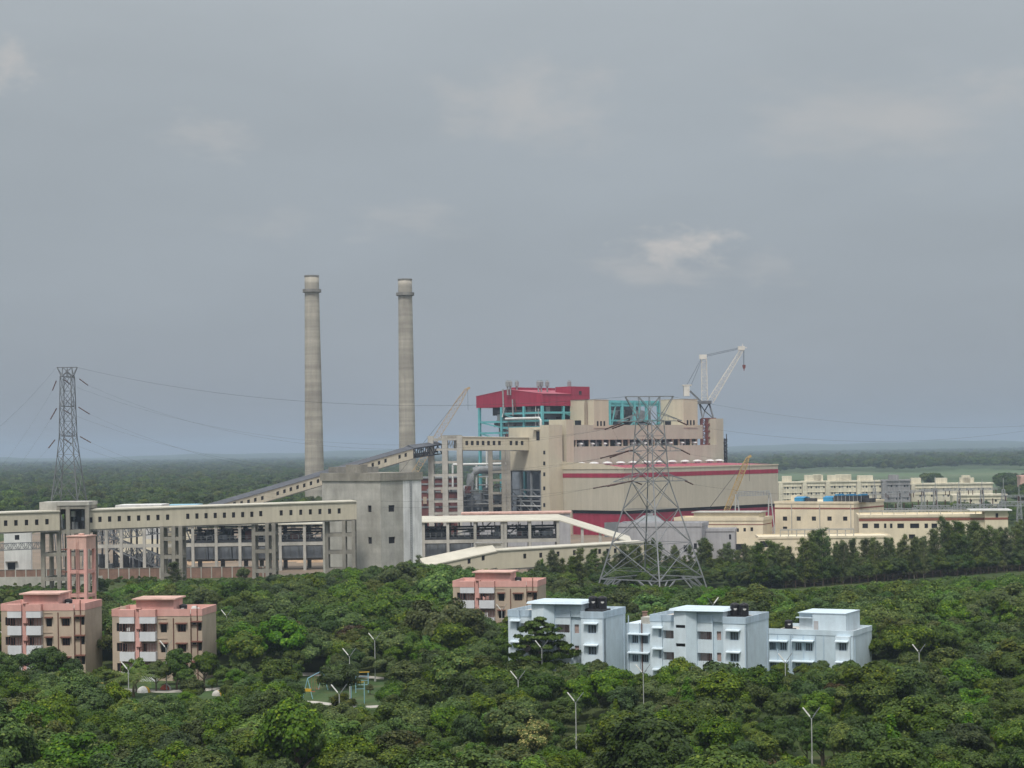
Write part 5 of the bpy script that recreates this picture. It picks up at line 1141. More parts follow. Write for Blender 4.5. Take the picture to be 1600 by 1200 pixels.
# ------------------------------------------------------------------ pale blue flats
def blue_wall(t, fr, items, W, zt, zb, depth, y0=0.0, x0=0.0):
    pass
def blue_flats(label, corner, cpy, Y, ang, z3, zoom, rpx, upto=345, annex=False, h=10.3):
    """zoom maps sheet coordinates of the middle block to photo pixels of this block"""
    c = at(corner, cpy, Y); z0 = c.z-h; fr = Frame((c.x, c.y, z0), R(ang)); zb = -z0-.3
    U = lambda x, y=300, yy=0.0: fr.front(*zoom(x, y), yy)
    t = thing('apartment_block', label, 'apartment block', fr((-7, 4, -z0)), 'pale blue apartment blocks')
    dep = fr.side(rpx, cpy+4)[0]; zpar = h-1.0
    # planes: A right bay [1045,1260] y=0; B recess [945,1045] y=.9; C [790,945] y=.5; stair [570,790] y=-.5; D [455,570] y=.4; E [345,455] y=.1
    def R4(x0, x1, y0, y1, yy): a, zt_ = U(x0, y0, yy); b_, zb_ = U(x1, y1, yy); return (a, b_, zb_, zt_)
    seg = [('A', 1045, 1260, 0.0, [(1110, 1193, 352, 436), (1112, 1196, 560, 644)], 'blue_white', 'glass_grey'),
           ('B', 945, 1045, .9, [(983, 1027, 348, 434), (985, 1029, 552, 640)], 'blue', 'loggia'),
           ('C', 790, 945, .5, [(795, 937, 347, 433), (795, 942, 553, 640)], 'blue_white', None),
           ('D', 455, 572, .4, [(471, 570, 337, 421), (474, 574, 545, 627)], 'blue_white', None),
           ('E', 345, 455, .1, [(424, 452, 325, 408), (426, 453, 527, 610)], 'blue_white', 'glass_grey')]
    wb = MB(fr); planes = {}
    for nm, xa, xb, yy, hl, m_, gm in seg:
        if xb <= upto: continue
        a = U(xa, 300, yy)[0] if nm != 'A' else U(xa, 300, 0)[0]; b_ = 0.0 if nm == 'A' else U(xb, 300, yy)[0]
        planes[nm] = (a, b_, yy)
        H = [R4(*q, yy) for q in hl]; dz = 3.1
        H.append((H[1][0], H[1][1], H[1][2]-dz, H[1][3]-dz))
        H = [(max(p[0], a+.05), min(p[1], b_-.05), p[2], p[3]) for p in H]
        w_ = MB(fr); w_.wall(a, b_, zb, zpar, H, yy, .25 if gm else 1.15); w_.build('wall', M[m_], t)
        for p in H:
            if gm == 'glass_grey': pane(t, fr, *p, y=yy+.2, m='glass_grey', frame='blue_band')
            elif gm: pane(t, fr, *p, y=yy+.2, m=gm)
            else:
                o = MB(fr).box(p[0]-.02, p[1]+.02, yy+1.1, yy+1.16, p[2]-.02, p[3]+.02).build('balcony', M['loggia'], t)
                MB(fr).box(p[0]+(p[1]-p[0])*.52, p[0]+(p[1]-p[0])*.74, yy+1.03, yy+1.096, p[2], p[3]-.1).build('door', M['brown'], o)
                g = MB(fr); 
                for q in range(9): xq = p[0]+(p[1]-p[0])*q/8; g.box(xq-.02, xq+.02, yy+.05, yy+.09, p[2], p[3])
                g.build('grille', M['galv_dark'], o)
        if nm in 'AE':
            for p in H: chajja(t, fr, p[0]-(.55 if nm == 'A' else .9), p[1]+.35, p[3]+.12, yy, .7, 'blue_white')
    # stair tower
    sx0, sx1 = U(572, 300, -.5)[0], U(790, 300, .2)[0]; sm = U(686, 300, -.5)[0]; zt = U(600, 148, -.5)[1]
    hl = [R4(588, 680, 285, 318, -.5), R4(590, 682, 462, 497, -.5)]
    w_ = MB(fr); w_.wall(sx0, sm, zb, zt, hl, -.5, .3); w_.quad((sx0, 1.6, zb), (sx0, -.5, zb), (sx0, -.5, zt), (sx0, 1.6, zt)); w_.build('stair_wall', M['blue_white'], t)
    for p in hl: pane(t, fr, *p, y=-.25, m='void')
    w_ = MB(fr); w_.quad((sm, -.5, zb), (sx1, .2, zb), (sx1, .2, zt), (sm, -.5, zt)); w_.quad((sx1, .2, zb), (sx1, 1.6, zb), (sx1, 1.6, zt), (sx1, .2, zt)); w_.build('stair_wall', M['blue'], t)
    hx1 = U(1042, 150, .6)[0]
    MB(fr).box(sx1-.02, hx1, .62, 5.5, h-.9, zt-.003).build('roof_house', M['blue'], t); MB(fr).box(sx0+.02, sx1-.03, 1.62, 5.5, h-.9, zt-.004).build('roof_house', M['blue'], t)
    sl = MB(fr); e = .6; sl.add([(sx0-e, -1.1, zt), (hx1+e, -.3, zt), (hx1+e, 6.0, zt), (sx0-e, 6.0, zt), (sx0-.5, -.85, zt+.3), (hx1+.3, -.05, zt+.3), (hx1+.3, 5.8, zt+.3), (sx0-.5, 5.8, zt+.3)], [(0,3,2,1),(4,5,6,7),(0,1,5,4),(1,2,6,5),(2,3,7,6),(3,0,4,7)]); sl.build('roof_slab', M['blue'], t)
    # parapets follow the planes
    b = MB(fr); xL = min(p[0] for p in planes.values())
    for nm, (a, b_, yy) in planes.items(): b.box(a-(.03 if nm != 'E' else .06), b_+(.06 if nm == 'A' else 0.0), yy-.07-(.004 if nm in 'ACE' else 0), yy+.15, zpar, h)
    b.box(-.1, .06, .15, dep+.06, zpar, h); b.box(xL-.06, xL+.1, .25, dep+.06, zpar, h); b.box(xL+.1, -.1, dep-.1, dep+.06, zpar, h); b.build('parapet', M['blue_band'], t)
    MB(fr).box(xL+.1, -.1, 1.1, dep-.1, zpar-.3, h-.55).build('roof', M['roof_slab'], t)
    w_ = MB(fr); w_.quad((0, 0, zb), (0, dep, zb), (0, dep, zpar), (0, 0, zpar)); w_.quad((xL, dep, zb), (xL, .1, zb), (xL, .1, zpar), (xL, dep, zpar)); w_.quad((0, dep, zb), (xL, dep, zb), (xL, dep, zpar), (0, dep, zpar))
    for nm, (a, b_, yy) in planes.items(): w_.quad((b_, yy, zb), (b_, 1.0, zb), (b_, 1.0, zpar), (b_, yy, zpar)); w_.quad((a, 1.0, zb), (a, yy, zb), (a, yy, zpar), (a, 1.0, zpar))
    w_.build('wall', M['blue'], t)
    MB(fr).box(.003, .12, dep-.9, dep-.75, zb, zpar-.2).build('drain_pipe', M['blue_band'], t)
    for xx in (0.0,): MB(fr).box(-.14, .03, -.03, .0, zb, zpar).build('corner_strip', M['blue_band'], t)
    return fr, t, xL, dep, zb, h
Zb2 = lambda x, y: (960+x/6.154, 930+y/6.154)
k1 = 4.706/6.154
Zb1 = lambda x, y: (780+(765-(1260-x)*k1)/4.706, 880+(517-(436-y)*k1)/4.706)
f2, t2_, xL2, d2, zb2_, h2_ = blue_flats('largest pale blue flats in the middle, with an open stair tower and long roof slab', 1164.7, 964.5, 279, -27, None, Zb2, 1201)
f1, t1_, xL1, d1, zb1_, h1_ = blue_flats('pale blue flats on the left, partly hidden by a layered dark tree', 942.5, 956, 281, -23, None, Zb1, 977)
# annex of the middle block
aR = f2.front(1017, 985, 3.2)[0]; aL = f2.front(977.5, 985, 3.2)[0]; za = f2.front(1000, 974.5, 3.2)[1]
def Q(x0, x1, y0, y1, fr=f2, yy=3.2, zm=Zb2): a, zt_ = fr.front(*zm(x0, y0), yy); b_, zb_ = fr.front(*zm(x1, y1), yy); return (a, b_, zb_, zt_)
H = [Q(166, 228, 382, 462), Q(261, 321, 386, 466), Q(170, 230, 570, 642), Q(264, 326, 570, 646)]
w_ = MB(f2); w_.wall(aL, min(aR, xL2-.02), zb2_, za, H, 3.2, .25); w_.quad((aL, d2, zb2_), (aL, 3.2, zb2_), (aL, 3.2, za), (aL, d2, za)); w_.quad((aL, 3.2, za), (xL2-.02, 3.2, za), (xL2-.02, d2, za), (aL, d2, za)); w_.build('annex_wall', M['blue_white'], t2_)
for p in H: pane(t2_, f2, *p, y=3.4, m='glass_grey', frame='blue_band')
for y0 in (372, 552): q = Q(140, 345, y0, y0+10); chajja(t2_, f2, q[0], min(q[1], xL2-.05), q[2], 3.2, .8, 'blue_white')
for xx in (135, 243, 262): q = Q(xx, xx+4, 250, 260); MB(f2).box(q[0], q[0]+.12, 3.0, 3.15, zb2_, za+(1.2 if xx == 135 else .1)).build('drain_pipe', M['brown' if xx == 262 else 'blue_band'], t2_)
q = Q(250, 345, 212, 272); MB(f2).box(q[0], min(q[1], xL2-.1), 3.4, 6, za, q[3]).build('annex_hut', M['concrete_pale'], t2_)
p = f2((Q(202, 235, 196, 250)[0], 6, za)); o = MB().box(p.x, p.x+.7, p.y, p.y+.7, p.z+f2.o.z*0, p.z+1.5).box(p.x-.1, p.x+.8, p.y-.1, p.y+.8, p.z+1.5, p.z+1.6).build('brick_chimney', M['brick'], None, p); tag(o, 'short brick stub on the low annex roof of the middle blue flats', 'chimney stub')
# right two storey block
Z4 = lambda x, y: (1080+x/4.706, 880+y/4.706)
c = at(1333, 986, 288); z0 = c.z-7.1; f3 = Frame((c.x, c.y, z0), R(-27)); zb3 = -z0-.3
x3 = f3.front(1201.5, 985)[0]; d3 = f3.side(1362, 984)[0]
t3_ = thing('apartment_block', 'lower two storey pale blue block on the right with a square roof house', 'apartment block', f3((x3/2, d3/2, -z0)), 'pale blue apartment blocks')
def Q3(x0, x1, y0, y1, yy=0.0): a, zt_ = f3.front(*Z4(x0, y0), yy); b_, zb_ = f3.front(*Z4(x1, y1), yy); return (a, b_, zb_, zt_)
H = [Q3(575, 622, 580, 640), Q3(650, 702, 580, 642), Q3(763, 812, 583, 645), Q3(838, 892, 586, 648)]; H += [(p[0], p[1], p[2]-3.1, p[3]-3.1) for p in H]
xm = Q3(970, 972, 600, 610)[0]
w_ = MB(f3); w_.wall(x3, xm, zb3, 6.3, H, 0, .25); 
pb = -.7; xb0, xb1 = Q3(1060, 1165, 600, 640, pb)[:2]
H2 = [Q3(1085, 1142, 585, 646, pb)]; H2.append((H2[0][0], H2[0][1], H2[0][2]-3.1, H2[0][3]-3.1))
w_.wall(xm, 0, zb3, 6.3, [], 0, .25); w_.quad((0, 0, zb3), (0, d3, zb3), (0, d3, 6.3), (0, 0, 6.3)); w_.quad((x3, d3, zb3), (x3, 0, zb3), (x3, 0, 6.3), (x3, d3, 6.3)); w_.quad((0, d3, zb3), (x3, d3, zb3), (x3, d3, 6.3), (0, d3, 6.3)); w_.build('wall', M['blue'], t3_)
w_ = MB(f3); w_.wall(xb0, xb1, zb3, 6.3, H2, pb, .25); w_.quad((xb0, 0, zb3), (xb0, pb, zb3), (xb0, pb, 6.3), (xb0, 0, 6.3)); w_.quad((xb1, pb, zb3), (xb1, 0, zb3), (xb1, 0, 6.3), (xb1, pb, 6.3)); w_.quad((xb0, pb, 6.3), (xb1, pb, 6.3), (xb1, 0, 6.3), (xb0, 0, 6.3)); w_.build('bay', M['blue_white'], t3_)
for p in H: pane(t3_, f3, *p, y=.2, m='glass_grey', frame='blue_band')
for p in H2: pane(t3_, f3, *p, y=pb+.2, m='glass_grey', frame='blue_band'); chajja(t3_, f3, p[0]-.45, p[1]+.35, p[3]+.12, pb, .7, 'blue_white')
for dz in (0, -3.1):
    for xa, xb in ((570, 715), (745, 906)): q = Q3(xa, xb, 560, 578); chajja(t3_, f3, q[0], q[1], q[2]+dz, 0, .8, 'blue_white')
for xx in (632, 725, 740, 822, 910, 970): q = Q3(xx, xx+4, 520, 540); MB(f3).box(q[0], q[0]+.14, -.15, -.004, zb3, 6.2).build('drain_pipe', M['blue_band'], t3_)
MB(f3).box(-.0, .12, .6, .75, zb3, 6.0).build('drain_pipe', M['blue_band'], t3_)
b = MB(f3); b.box(x3, .06, -.07, .14, 6.3, 7.1); b.box(-.1, .06, .14, d3+.06, 6.3, 7.1); b.box(x3, -.1, d3-.1, d3+.06, 6.3, 7.1); b.build('parapet', M['blue'], t3_)
MB(f3).box(x3+.02, -.1, .14, d3-.1, 6.0, 6.6).build('roof', M['roof_slab'], t3_)
rc = f3.front(*Z4(892, 440), 2.0)[0]; rr_ = f3.front(*Z4(1138, 440), 2.0)[0]; zrt = f3.front(*Z4(1000, 372), 2.0)[1]; rl = f3.front(*Z4(797, 440), 2.6)[0]
hr = MB(f3).box(rc, rr_, 2.0, d3-.5, 6.6, zrt).build('roof_house', M['blue'], t3_); MB(f3).box(rl, rc, 2.5, d3-.6, 6.6, zrt-.05).build('roof_house', M['blue_white'], t3_)
MB(f3).box(rl-.3, rc-.02, 1.7, 2.49, zrt-.75, zrt-.6).build('canopy', M['blue'], hr)
q = Q3(902, 935, 424, 498, 2.0); MB(f3).box(q[0], q[1], 1.95, 1.997, 6.6, q[3]).build('door', M['lilac'], hr)
MB(f3).box(rl-.05, rr_+.05, 1.9, d3-.4, zrt, zrt+.12).build('roof_slab', M['blue'], hr)
# roof tanks on the blue flats
def tank_pair(fr, px, py, y, lab, r=.68, h=1.9, two=True):
    x, z = fr.front(px, py, y); z = z
    pts = []
    for dx in ((-.72, .72) if two else (0,)): p = fr((x+dx, y, z)); pts.append(p)
    for i, p in enumerate(pts): black_tank(lab[i], (p.x, p.y, p.z+.16), r, h)
    p = fr((x, y, z)); o = MB(Frame((p.x, p.y, 0), fr.a)).box(-1.7 if two else -.9, 1.7 if two else .9, -.9, .9, p.z-.3, p.z+.16).build('tank_plinth', M['dark'], None, p); tag(o, lab[-1], 'plinth', 'dark plinths of the roof tanks')
tank_pair(f2, 1155.5, 963.5, 3.2, ('left one of the two black tanks on the middle blue flats', 'right one of the two black tanks on the middle blue flats', 'dark plinth under the tank pair of the middle blue flats'))
tank_pair(f1, 934, 952.5, 3.2, ('left one of the two black tanks on the left blue flats', 'right one of the two black tanks on the left blue flats', 'dark plinth under the tank pair of the left blue flats'))
tank_pair(f3, 1232.5, 983.5, 3.0, ('single small black tank on the lower right blue block', 'dark plinth under the small tank of the lower right blue block'), .62, 1.35, False)

# ------------------------------------------------------------------ Y shaped street lamps
def make_lamp(label):
    t = thing('street_lamp', label, 'street lamp', (0, 0, 0), 'Y shaped street lamps')
    MB().tube([(0, 0, -.3), (0, 0, 2.2), (0, 0, 2.25), (0, 0, 6.2)], [.085, .085, .06, .055], 8).build('post', M['lamp_pole'], t)
    MB().tube([(0, 0, 6.15), (-.42, -.05, 6.72)], .035, 6).build('arm', M['lamp_pole'], t); MB().tube([(0, 0, 6.15), (.45, .05, 6.72)], .035, 6).build('arm', M['galv_dark'], t)
    for sg, m_ in ((-1, 'lamp_white'), (1, 'steel')):
        b = MB(); a, z_ = Vector((sg*.18, sg*.03, 6.45)), Vector((sg*.86, sg*.12, 7.32)); d = (z_-a).normalized(); b.bar(a, z_, .2 if sg < 0 else .07, .13 if sg < 0 else .06); b.bar(z_, z_+d*.1, .14 if sg < 0 else .06, .1 if sg < 0 else .05); b.build('lamp_head', M[m_], t)
    b = MB(); b.box(-.14, .14, -.14, .14, -.02, .35); b.build('base', M['lamp_pole'], t)
    return t
lamps = [(1268, 1123, 'street lamp standing tall nearest the camera at lower right'), (899.5, 1098, 'street lamp among the treetops at lower centre'), (1005, 1053, 'street lamp before the low annex of the middle blue flats'), (846.5, 1013.5, 'street lamp in front of the layered dark tree'),
         (809.5, 1063, 'street lamp in the trees left of the layered dark tree'), (585.5, 1001, 'street lamp whose full post shows beside the playground path'), (530, 1085, 'street lamp with its post half sunk in bushes below the swings'), (200.5, 1047.5, 'street lamp in front of the second salmon flats, over the lawn'),
         (259.5, 1013, 'street lamp against the wall of the second salmon flats'), (10.5, 998, 'street lamp against the wall of the leftmost salmon flats'), (784, 954.5, 'street lamp against the wall of the lone salmon flats'), (1227, 1035, 'street lamp in front of the lower right blue block'),
         (1436, 1020, 'street lamp alone in the trees right of the blue flats'), (546, 1026, 'street lamp showing only its pale head left of the playground post'), (354, 963, 'street lamp head peeping out right of the second salmon flats')]
L0 = None
for px, py, lab in lamps:
    r = ray(px, py); tt_ = (6.2-CAMH)/r.z; p = EYE+r*tt_; loc = (p.x, p.y, 0)
    if L0 is None: L0 = make_lamp(lab); L0.location = loc; L0['label'] = lab
    else: copy_tree(L0, loc, lab)
# lamps beyond the blue roofs, mirrored
for px, py, lab in ((1114, 945, 'street lamp tilting right behind the roof slab of the middle blue flats'), (1015, 967, 'street lamp head behind the low annex hut')):
    r = ray(px, py); Yl = 310; p = EYE+r*Yl; c_ = copy_tree(L0, (p.x, p.y, p.z-6.2), lab, rz=math.pi if px > 1100 else 0); c_.location.z = 0 if p.z < 7 else p.z-6.2

# ------------------------------------------------------------------ playground
lawn_m = mat('mown lawn', (.04, .075, .022), 1, .25, .3, dirt=(.10, .10, .045), dirt_amt=.5)
def poly(name, pxs, z, m): 
    pts = [ground(*p) for p in pxs]; return sheet(name, [(p.x, p.y) for p in pts], z, m)
poly('lawn', [(60, 1088), (250, 1098), (640, 1112), (650, 1062), (400, 1052), (330, 1060), (120, 1046)], .03, lawn_m)
poly('path', [(60, 1071), (170, 1080), (260, 1083), (345, 1079), (420, 1072), (420, 1068), (340, 1074.5), (255, 1078.5), (170, 1075.5), (60, 1066.5)], .034, M['path'])
poly('path', [(440, 1098), (495, 1100), (560, 1108), (600, 1105), (600, 1101.5), (560, 1104), (495, 1096), (440, 1094)], .034, M['path'])
poly('path', [(465, 1056), (530, 1057), (600, 1062), (600, 1058.5), (530, 1052), (465, 1051)], .034, M['path'])
p0 = ground(481, 1092); p1g = ground(505, 1078)
t = thing('swing_set', 'blue and yellow swing frame on the lawn with two A shaped ends', 'swing', ((p0.x+p1g.x)/2, (p0.y+p1g.y)/2, 0))
tops = []
for p in (p0, p1g):
    tp = Vector((p.x, p.y, 2.9)); tops.append(tp)
    for sg in (-1, 1):
        f = Vector((p.x+sg*.72, p.y-sg*.25, 0)); MB().tube([f, f.lerp(tp, .55)], .055, 6).build('leg', M['play_blue'], t); MB().tube([f.lerp(tp, .55), tp], .055, 6).build('leg', M['play_blue'], t)
    MB().bar(Vector((p.x-.5, p.y+.15, 1.25)), Vector((p.x+.5, p.y-.15, 1.25)), .16, .4).build('brace', M['play_yellow'], t)
MB().tube(tops, .06, 6).build('top_bar', M['play_blue'], t)
for f in (.35, .65):
    q = tops[0].lerp(tops[1], f); b = MB()
    for dx in (-.22, .22): b.bar((q.x+dx, q.y, 2.9), (q.x+dx, q.y, .6), .02)
    b.box(q.x-.27, q.x+.27, q.y-.1, q.y+.1, .56, .61); b.build('swing_seat', M['play_red'], t)
p0, p1g = ground(549, 1100), ground(556, 1083)
t = thing('climbing_frame', 'pale blue climbing frame with an orange top bar behind a round bush', 'climbing frame', ((p0.x+p1g.x)/2, (p0.y+p1g.y)/2, 0))
for p in (p0, p1g, p0+Vector((1.8, .2, 0)), p1g+Vector((1.8, .2, 0))): MB().tube([(p.x, p.y, 0), (p.x, p.y, 3.0)], .06, 6).build('post', M['play_blue'], t)
b = MB(); b.tube([(p1g.x-.6, p1g.y, 3.0), (p1g.x+2, p1g.y+.2, 3.0)], .07, 6); b.tube([(p0.x, p0.y, 3.0), (p0.x+1.8, p0.y+.2, 3.0)], .05, 6); b.build('top_bar', M['play_yellow'], t)
b = MB()
for zq in (.6, 1.2, 1.8, 2.4): b.tube([(p1g.x, p1g.y, zq), (p1g.x+1.8, p1g.y+.2, zq)], .03, 5)
b.build('rung', M['play_blue'], t)
p0, p1g = ground(150, 1070), ground(173, 1072)
t = thing('goal_frame', 'small yellow and white goal frame on the grass by the leftmost flats', 'goal frame', ((p0.x+p1g.x)/2, (p0.y+p1g.y)/2, 0))
for p, m_ in ((p0, 'play_yellow'), (p1g, 'lamp_white')): MB().tube([(p.x, p.y, 0), (p.x, p.y, 1.75)], .05, 6).build('post', M[m_], t)
MB().tube([(p0.x, p0.y, 1.75), (p1g.x, p1g.y, 1.75)], .05, 6).build('top_bar', M['play_yellow'], t); MB().tube([(p0.x, p0.y, .35), (p1g.x, p1g.y, .35)], .045, 6).build('low_bar', M['play_yellow'], t)
p0, p1g = ground(446, 1098), ground(466, 1099)
t = thing('seesaw', 'low seesaw with red posts at the edge of the lawn', 'seesaw', ((p0.x+p1g.x)/2, p0.y, 0))
MB().bar((p0.x-.4, p0.y, .55), (p1g.x+.5, p1g.y, .9), .22, .08).build('plank', M['play_blue'], t)
for p in (p0, p1g): MB().box(p.x-.1, p.x+.1, p.y-.1, p.y+.1, 0, 1.0).build('post', M['play_red'], t)
def dome(px, py, r, h, m0, m1, lab):
    p = ground(px, py); t = thing('play_mound', lab, 'play mound', (p.x, p.y, 0), 'painted play mounds'); n_ = 16
    for half, m_ in ((0, m0), (1, m1)):
        V = []; Fc = []
        for i in range(7):
            for k in range(n_//2+1):
                a = math.pi*(half+k/(n_/2)); e = i/6*math.pi/2; V.append((p.x+r*math.cos(a-.7)*math.cos(e), p.y+r*math.sin(a-.7)*math.cos(e), h*math.sin(e)))
        w_ = n_//2+1
        for i in range(6):
            for k in range(n_//2): Fc.append((i*w_+k, i*w_+k+1, (i+1)*w_+k+1, (i+1)*w_+k))
        b = MB(); b.smooth = True; b.add(V, Fc); b.build('shell', M[m_], t)
dome(224.5, 1082, 1.0, .95, 'play_yellow', 'lamp_white', 'yellow and white painted mound, left of three on the lawn')
dome(259, 1077.5, .85, .8, 'lamp_white', 'play_red', 'white and red painted mound by the path, middle of three')
dome(339, 1087, .75, .8, 'play_yellow', 'path', 'yellow painted mound, right of three on the lawn')
# wire fence at the far right beyond the plantation
M['fence'] = mat('rusted fence wire', (.10, .065, .05), .8, .2, 1)
fp = [ground(1228, 921), ground(1330, 913), ground(1470, 902.5), ground(1640, 890)]
t = thing('wire_fence', 'rusty wire fence running along the edge of the slender trees', 'fence', (fp[1].x, fp[1].y, 0))
b = MB()
for a, z_ in zip(fp[:-1], fp[1:]):
    n_ = int((z_-a).length/3)
    for i in range(n_): p = a.lerp(z_, i/n_); MB().box(p.x-.05, p.x+.05, p.y-.05, p.y+.05, 0, 1.9).build('post', M['fence'], t)
    for zq in (.5, .9, 1.3, 1.7, 1.95): b.bar(a+Vector((0, -.1, zq)), z_+Vector((0, -.1, zq)), .03)
b.build('wire', M['fence'], t)
# ------------------------------------------------------------------ foliage
def leaf_mat(name, c0, c1, c2, p2=0.12):
    m, n, l, b = nodes(name); b.inputs['Roughness'].default_value = .55; b.inputs['Specular IOR Level'].default_value = .25
    g = n.new('ShaderNodeNewGeometry'); oi = n.new('ShaderNodeObjectInfo')
    r = n.new('ShaderNodeValToRGB'); e = r.color_ramp.elements; e[0].position = 0; e[0].color = (*c0, 1); e[1].position = 1-p2-.02; e[1].color = (*c1, 1); q = e.new(1-p2+.04) if p2 < 1 else None
    q.color = (*c2, 1); l.new(g.outputs['Random Per Island'], r.inputs['Fac'])
    hs = n.new('ShaderNodeHueSaturation'); l.new(r.outputs['Color'], hs.inputs['Color'])
    def mr(lo, hi, k):
        a = n.new('ShaderNodeMath'); a.operation = 'MULTIPLY'; a.inputs[1].default_value = k; l.new(oi.outputs['Random'], a.inputs[0])
        f = n.new('ShaderNodeMath'); f.operation = 'FRACT'; l.new(a.outputs[0], f.inputs[0])
        x = n.new('ShaderNodeMapRange'); x.inputs['To Min'].default_value = lo; x.inputs['To Max'].default_value = hi; l.new(f.outputs[0], x.inputs['Value']); return x.outputs['Result']
    l.new(mr(.485, .52, 7.3), hs.inputs['Hue']); l.new(mr(.8, 1.12, 13.7), hs.inputs['Saturation']); l.new(mr(.66, 1.22, 1.0), hs.inputs['Value'])
    l.new(hs.outputs['Color'], b.inputs['Base Color'])
    tr = n.new('ShaderNodeBsdfTranslucent'); l.new(hs.outputs['Color'], tr.inputs['Color']); mx = n.new('ShaderNodeMixShader'); mx.inputs[0].default_value = .22
    l.new(b.outputs[0], mx.inputs[1]); l.new(tr.outputs[0], mx.inputs[2]); l.new(mx.outputs[0], n['Material Output'].inputs['Surface']); return m
LM = {'mid': leaf_mat('mid green leaves', (0.042, 0.084, 0.006), (0.084, 0.135, 0.009), (0.161, 0.211, 0.014)),
      'dark': leaf_mat('dark green leaves', (0.027, 0.058, 0.006), (0.050, 0.092, 0.009), (0.086, 0.131, 0.012)),
      'yellow': leaf_mat('yellow green leaves', (0.053, 0.101, 0.007), (0.099, 0.155, 0.009), (0.190, 0.218, 0.015), .2),
      'olive': leaf_mat('olive green leaves', (0.048, 0.074, 0.009), (0.081, 0.107, 0.012), (0.139, 0.147, 0.017)),
      'fresh': leaf_mat('fresh green leaves', (0.045, 0.107, 0.007), (0.086, 0.171, 0.010), (0.161, 0.246, 0.015)),
      'rust': leaf_mat('rust flushed leaves', (.045, .08, .011), (.075, .095, .014), (.135, .088, .02), .28),
      'grey': leaf_mat('grey green leaves', (0.073, 0.107, 0.025), (0.122, 0.162, 0.037), (0.186, 0.212, 0.055)),
      'bronze': leaf_mat('bronze purple leaves', (0.057, 0.041, 0.012), (0.095, 0.066, 0.017), (0.133, 0.079, 0.021)),
      'pale': leaf_mat('pale flowering leaves', (0.077, 0.116, 0.011), (0.172, 0.175, 0.021), (0.456, 0.333, 0.077), .25)}
def leaves(centers, normals, size, aspect, r, droop=0.0):
    """numpy: one folded rhombic leaf cluster per centre -> verts, faces"""
    n = len(centers); nr = normals/np.linalg.norm(normals, axis=1, keepdims=True)
    a = np.cross(nr, r.normal(size=(n, 3))); a /= np.linalg.norm(a, axis=1, keepdims=True); b = np.cross(nr, a)
    s = (size*(r.uniform(.6, 1.35, (n, 1)))) if np.isscalar(size) else size
    a = a*s; b = b*s*aspect
    V = np.empty((n, 4, 3)); V[:, 0] = centers-a; V[:, 1] = centers-b*.9+a*.15-nr*s*.12; V[:, 2] = centers+a-nr*s*droop; V[:, 3] = centers+b*.9+a*.15-nr*s*.12
    return V.reshape(-1, 3), np.arange(n*4).reshape(n, 4)
def np_mesh(name, V, Fq, m):
    me = bpy.data.meshes.new(name); me.vertices.add(len(V)); me.vertices.foreach_set('co', V.astype(np.float32).ravel())
    me.loops.add(Fq.size); me.loops.foreach_set('vertex_index', Fq.astype(np.int32).ravel()); me.polygons.add(len(Fq))
    me.polygons.foreach_set('loop_start', np.arange(0, Fq.size, 4, dtype=np.int32)); me.polygons.foreach_set('loop_total', np.full(len(Fq), 4, np.int32))
    me.materials.append(m); me.update(calc_edges=True); return me
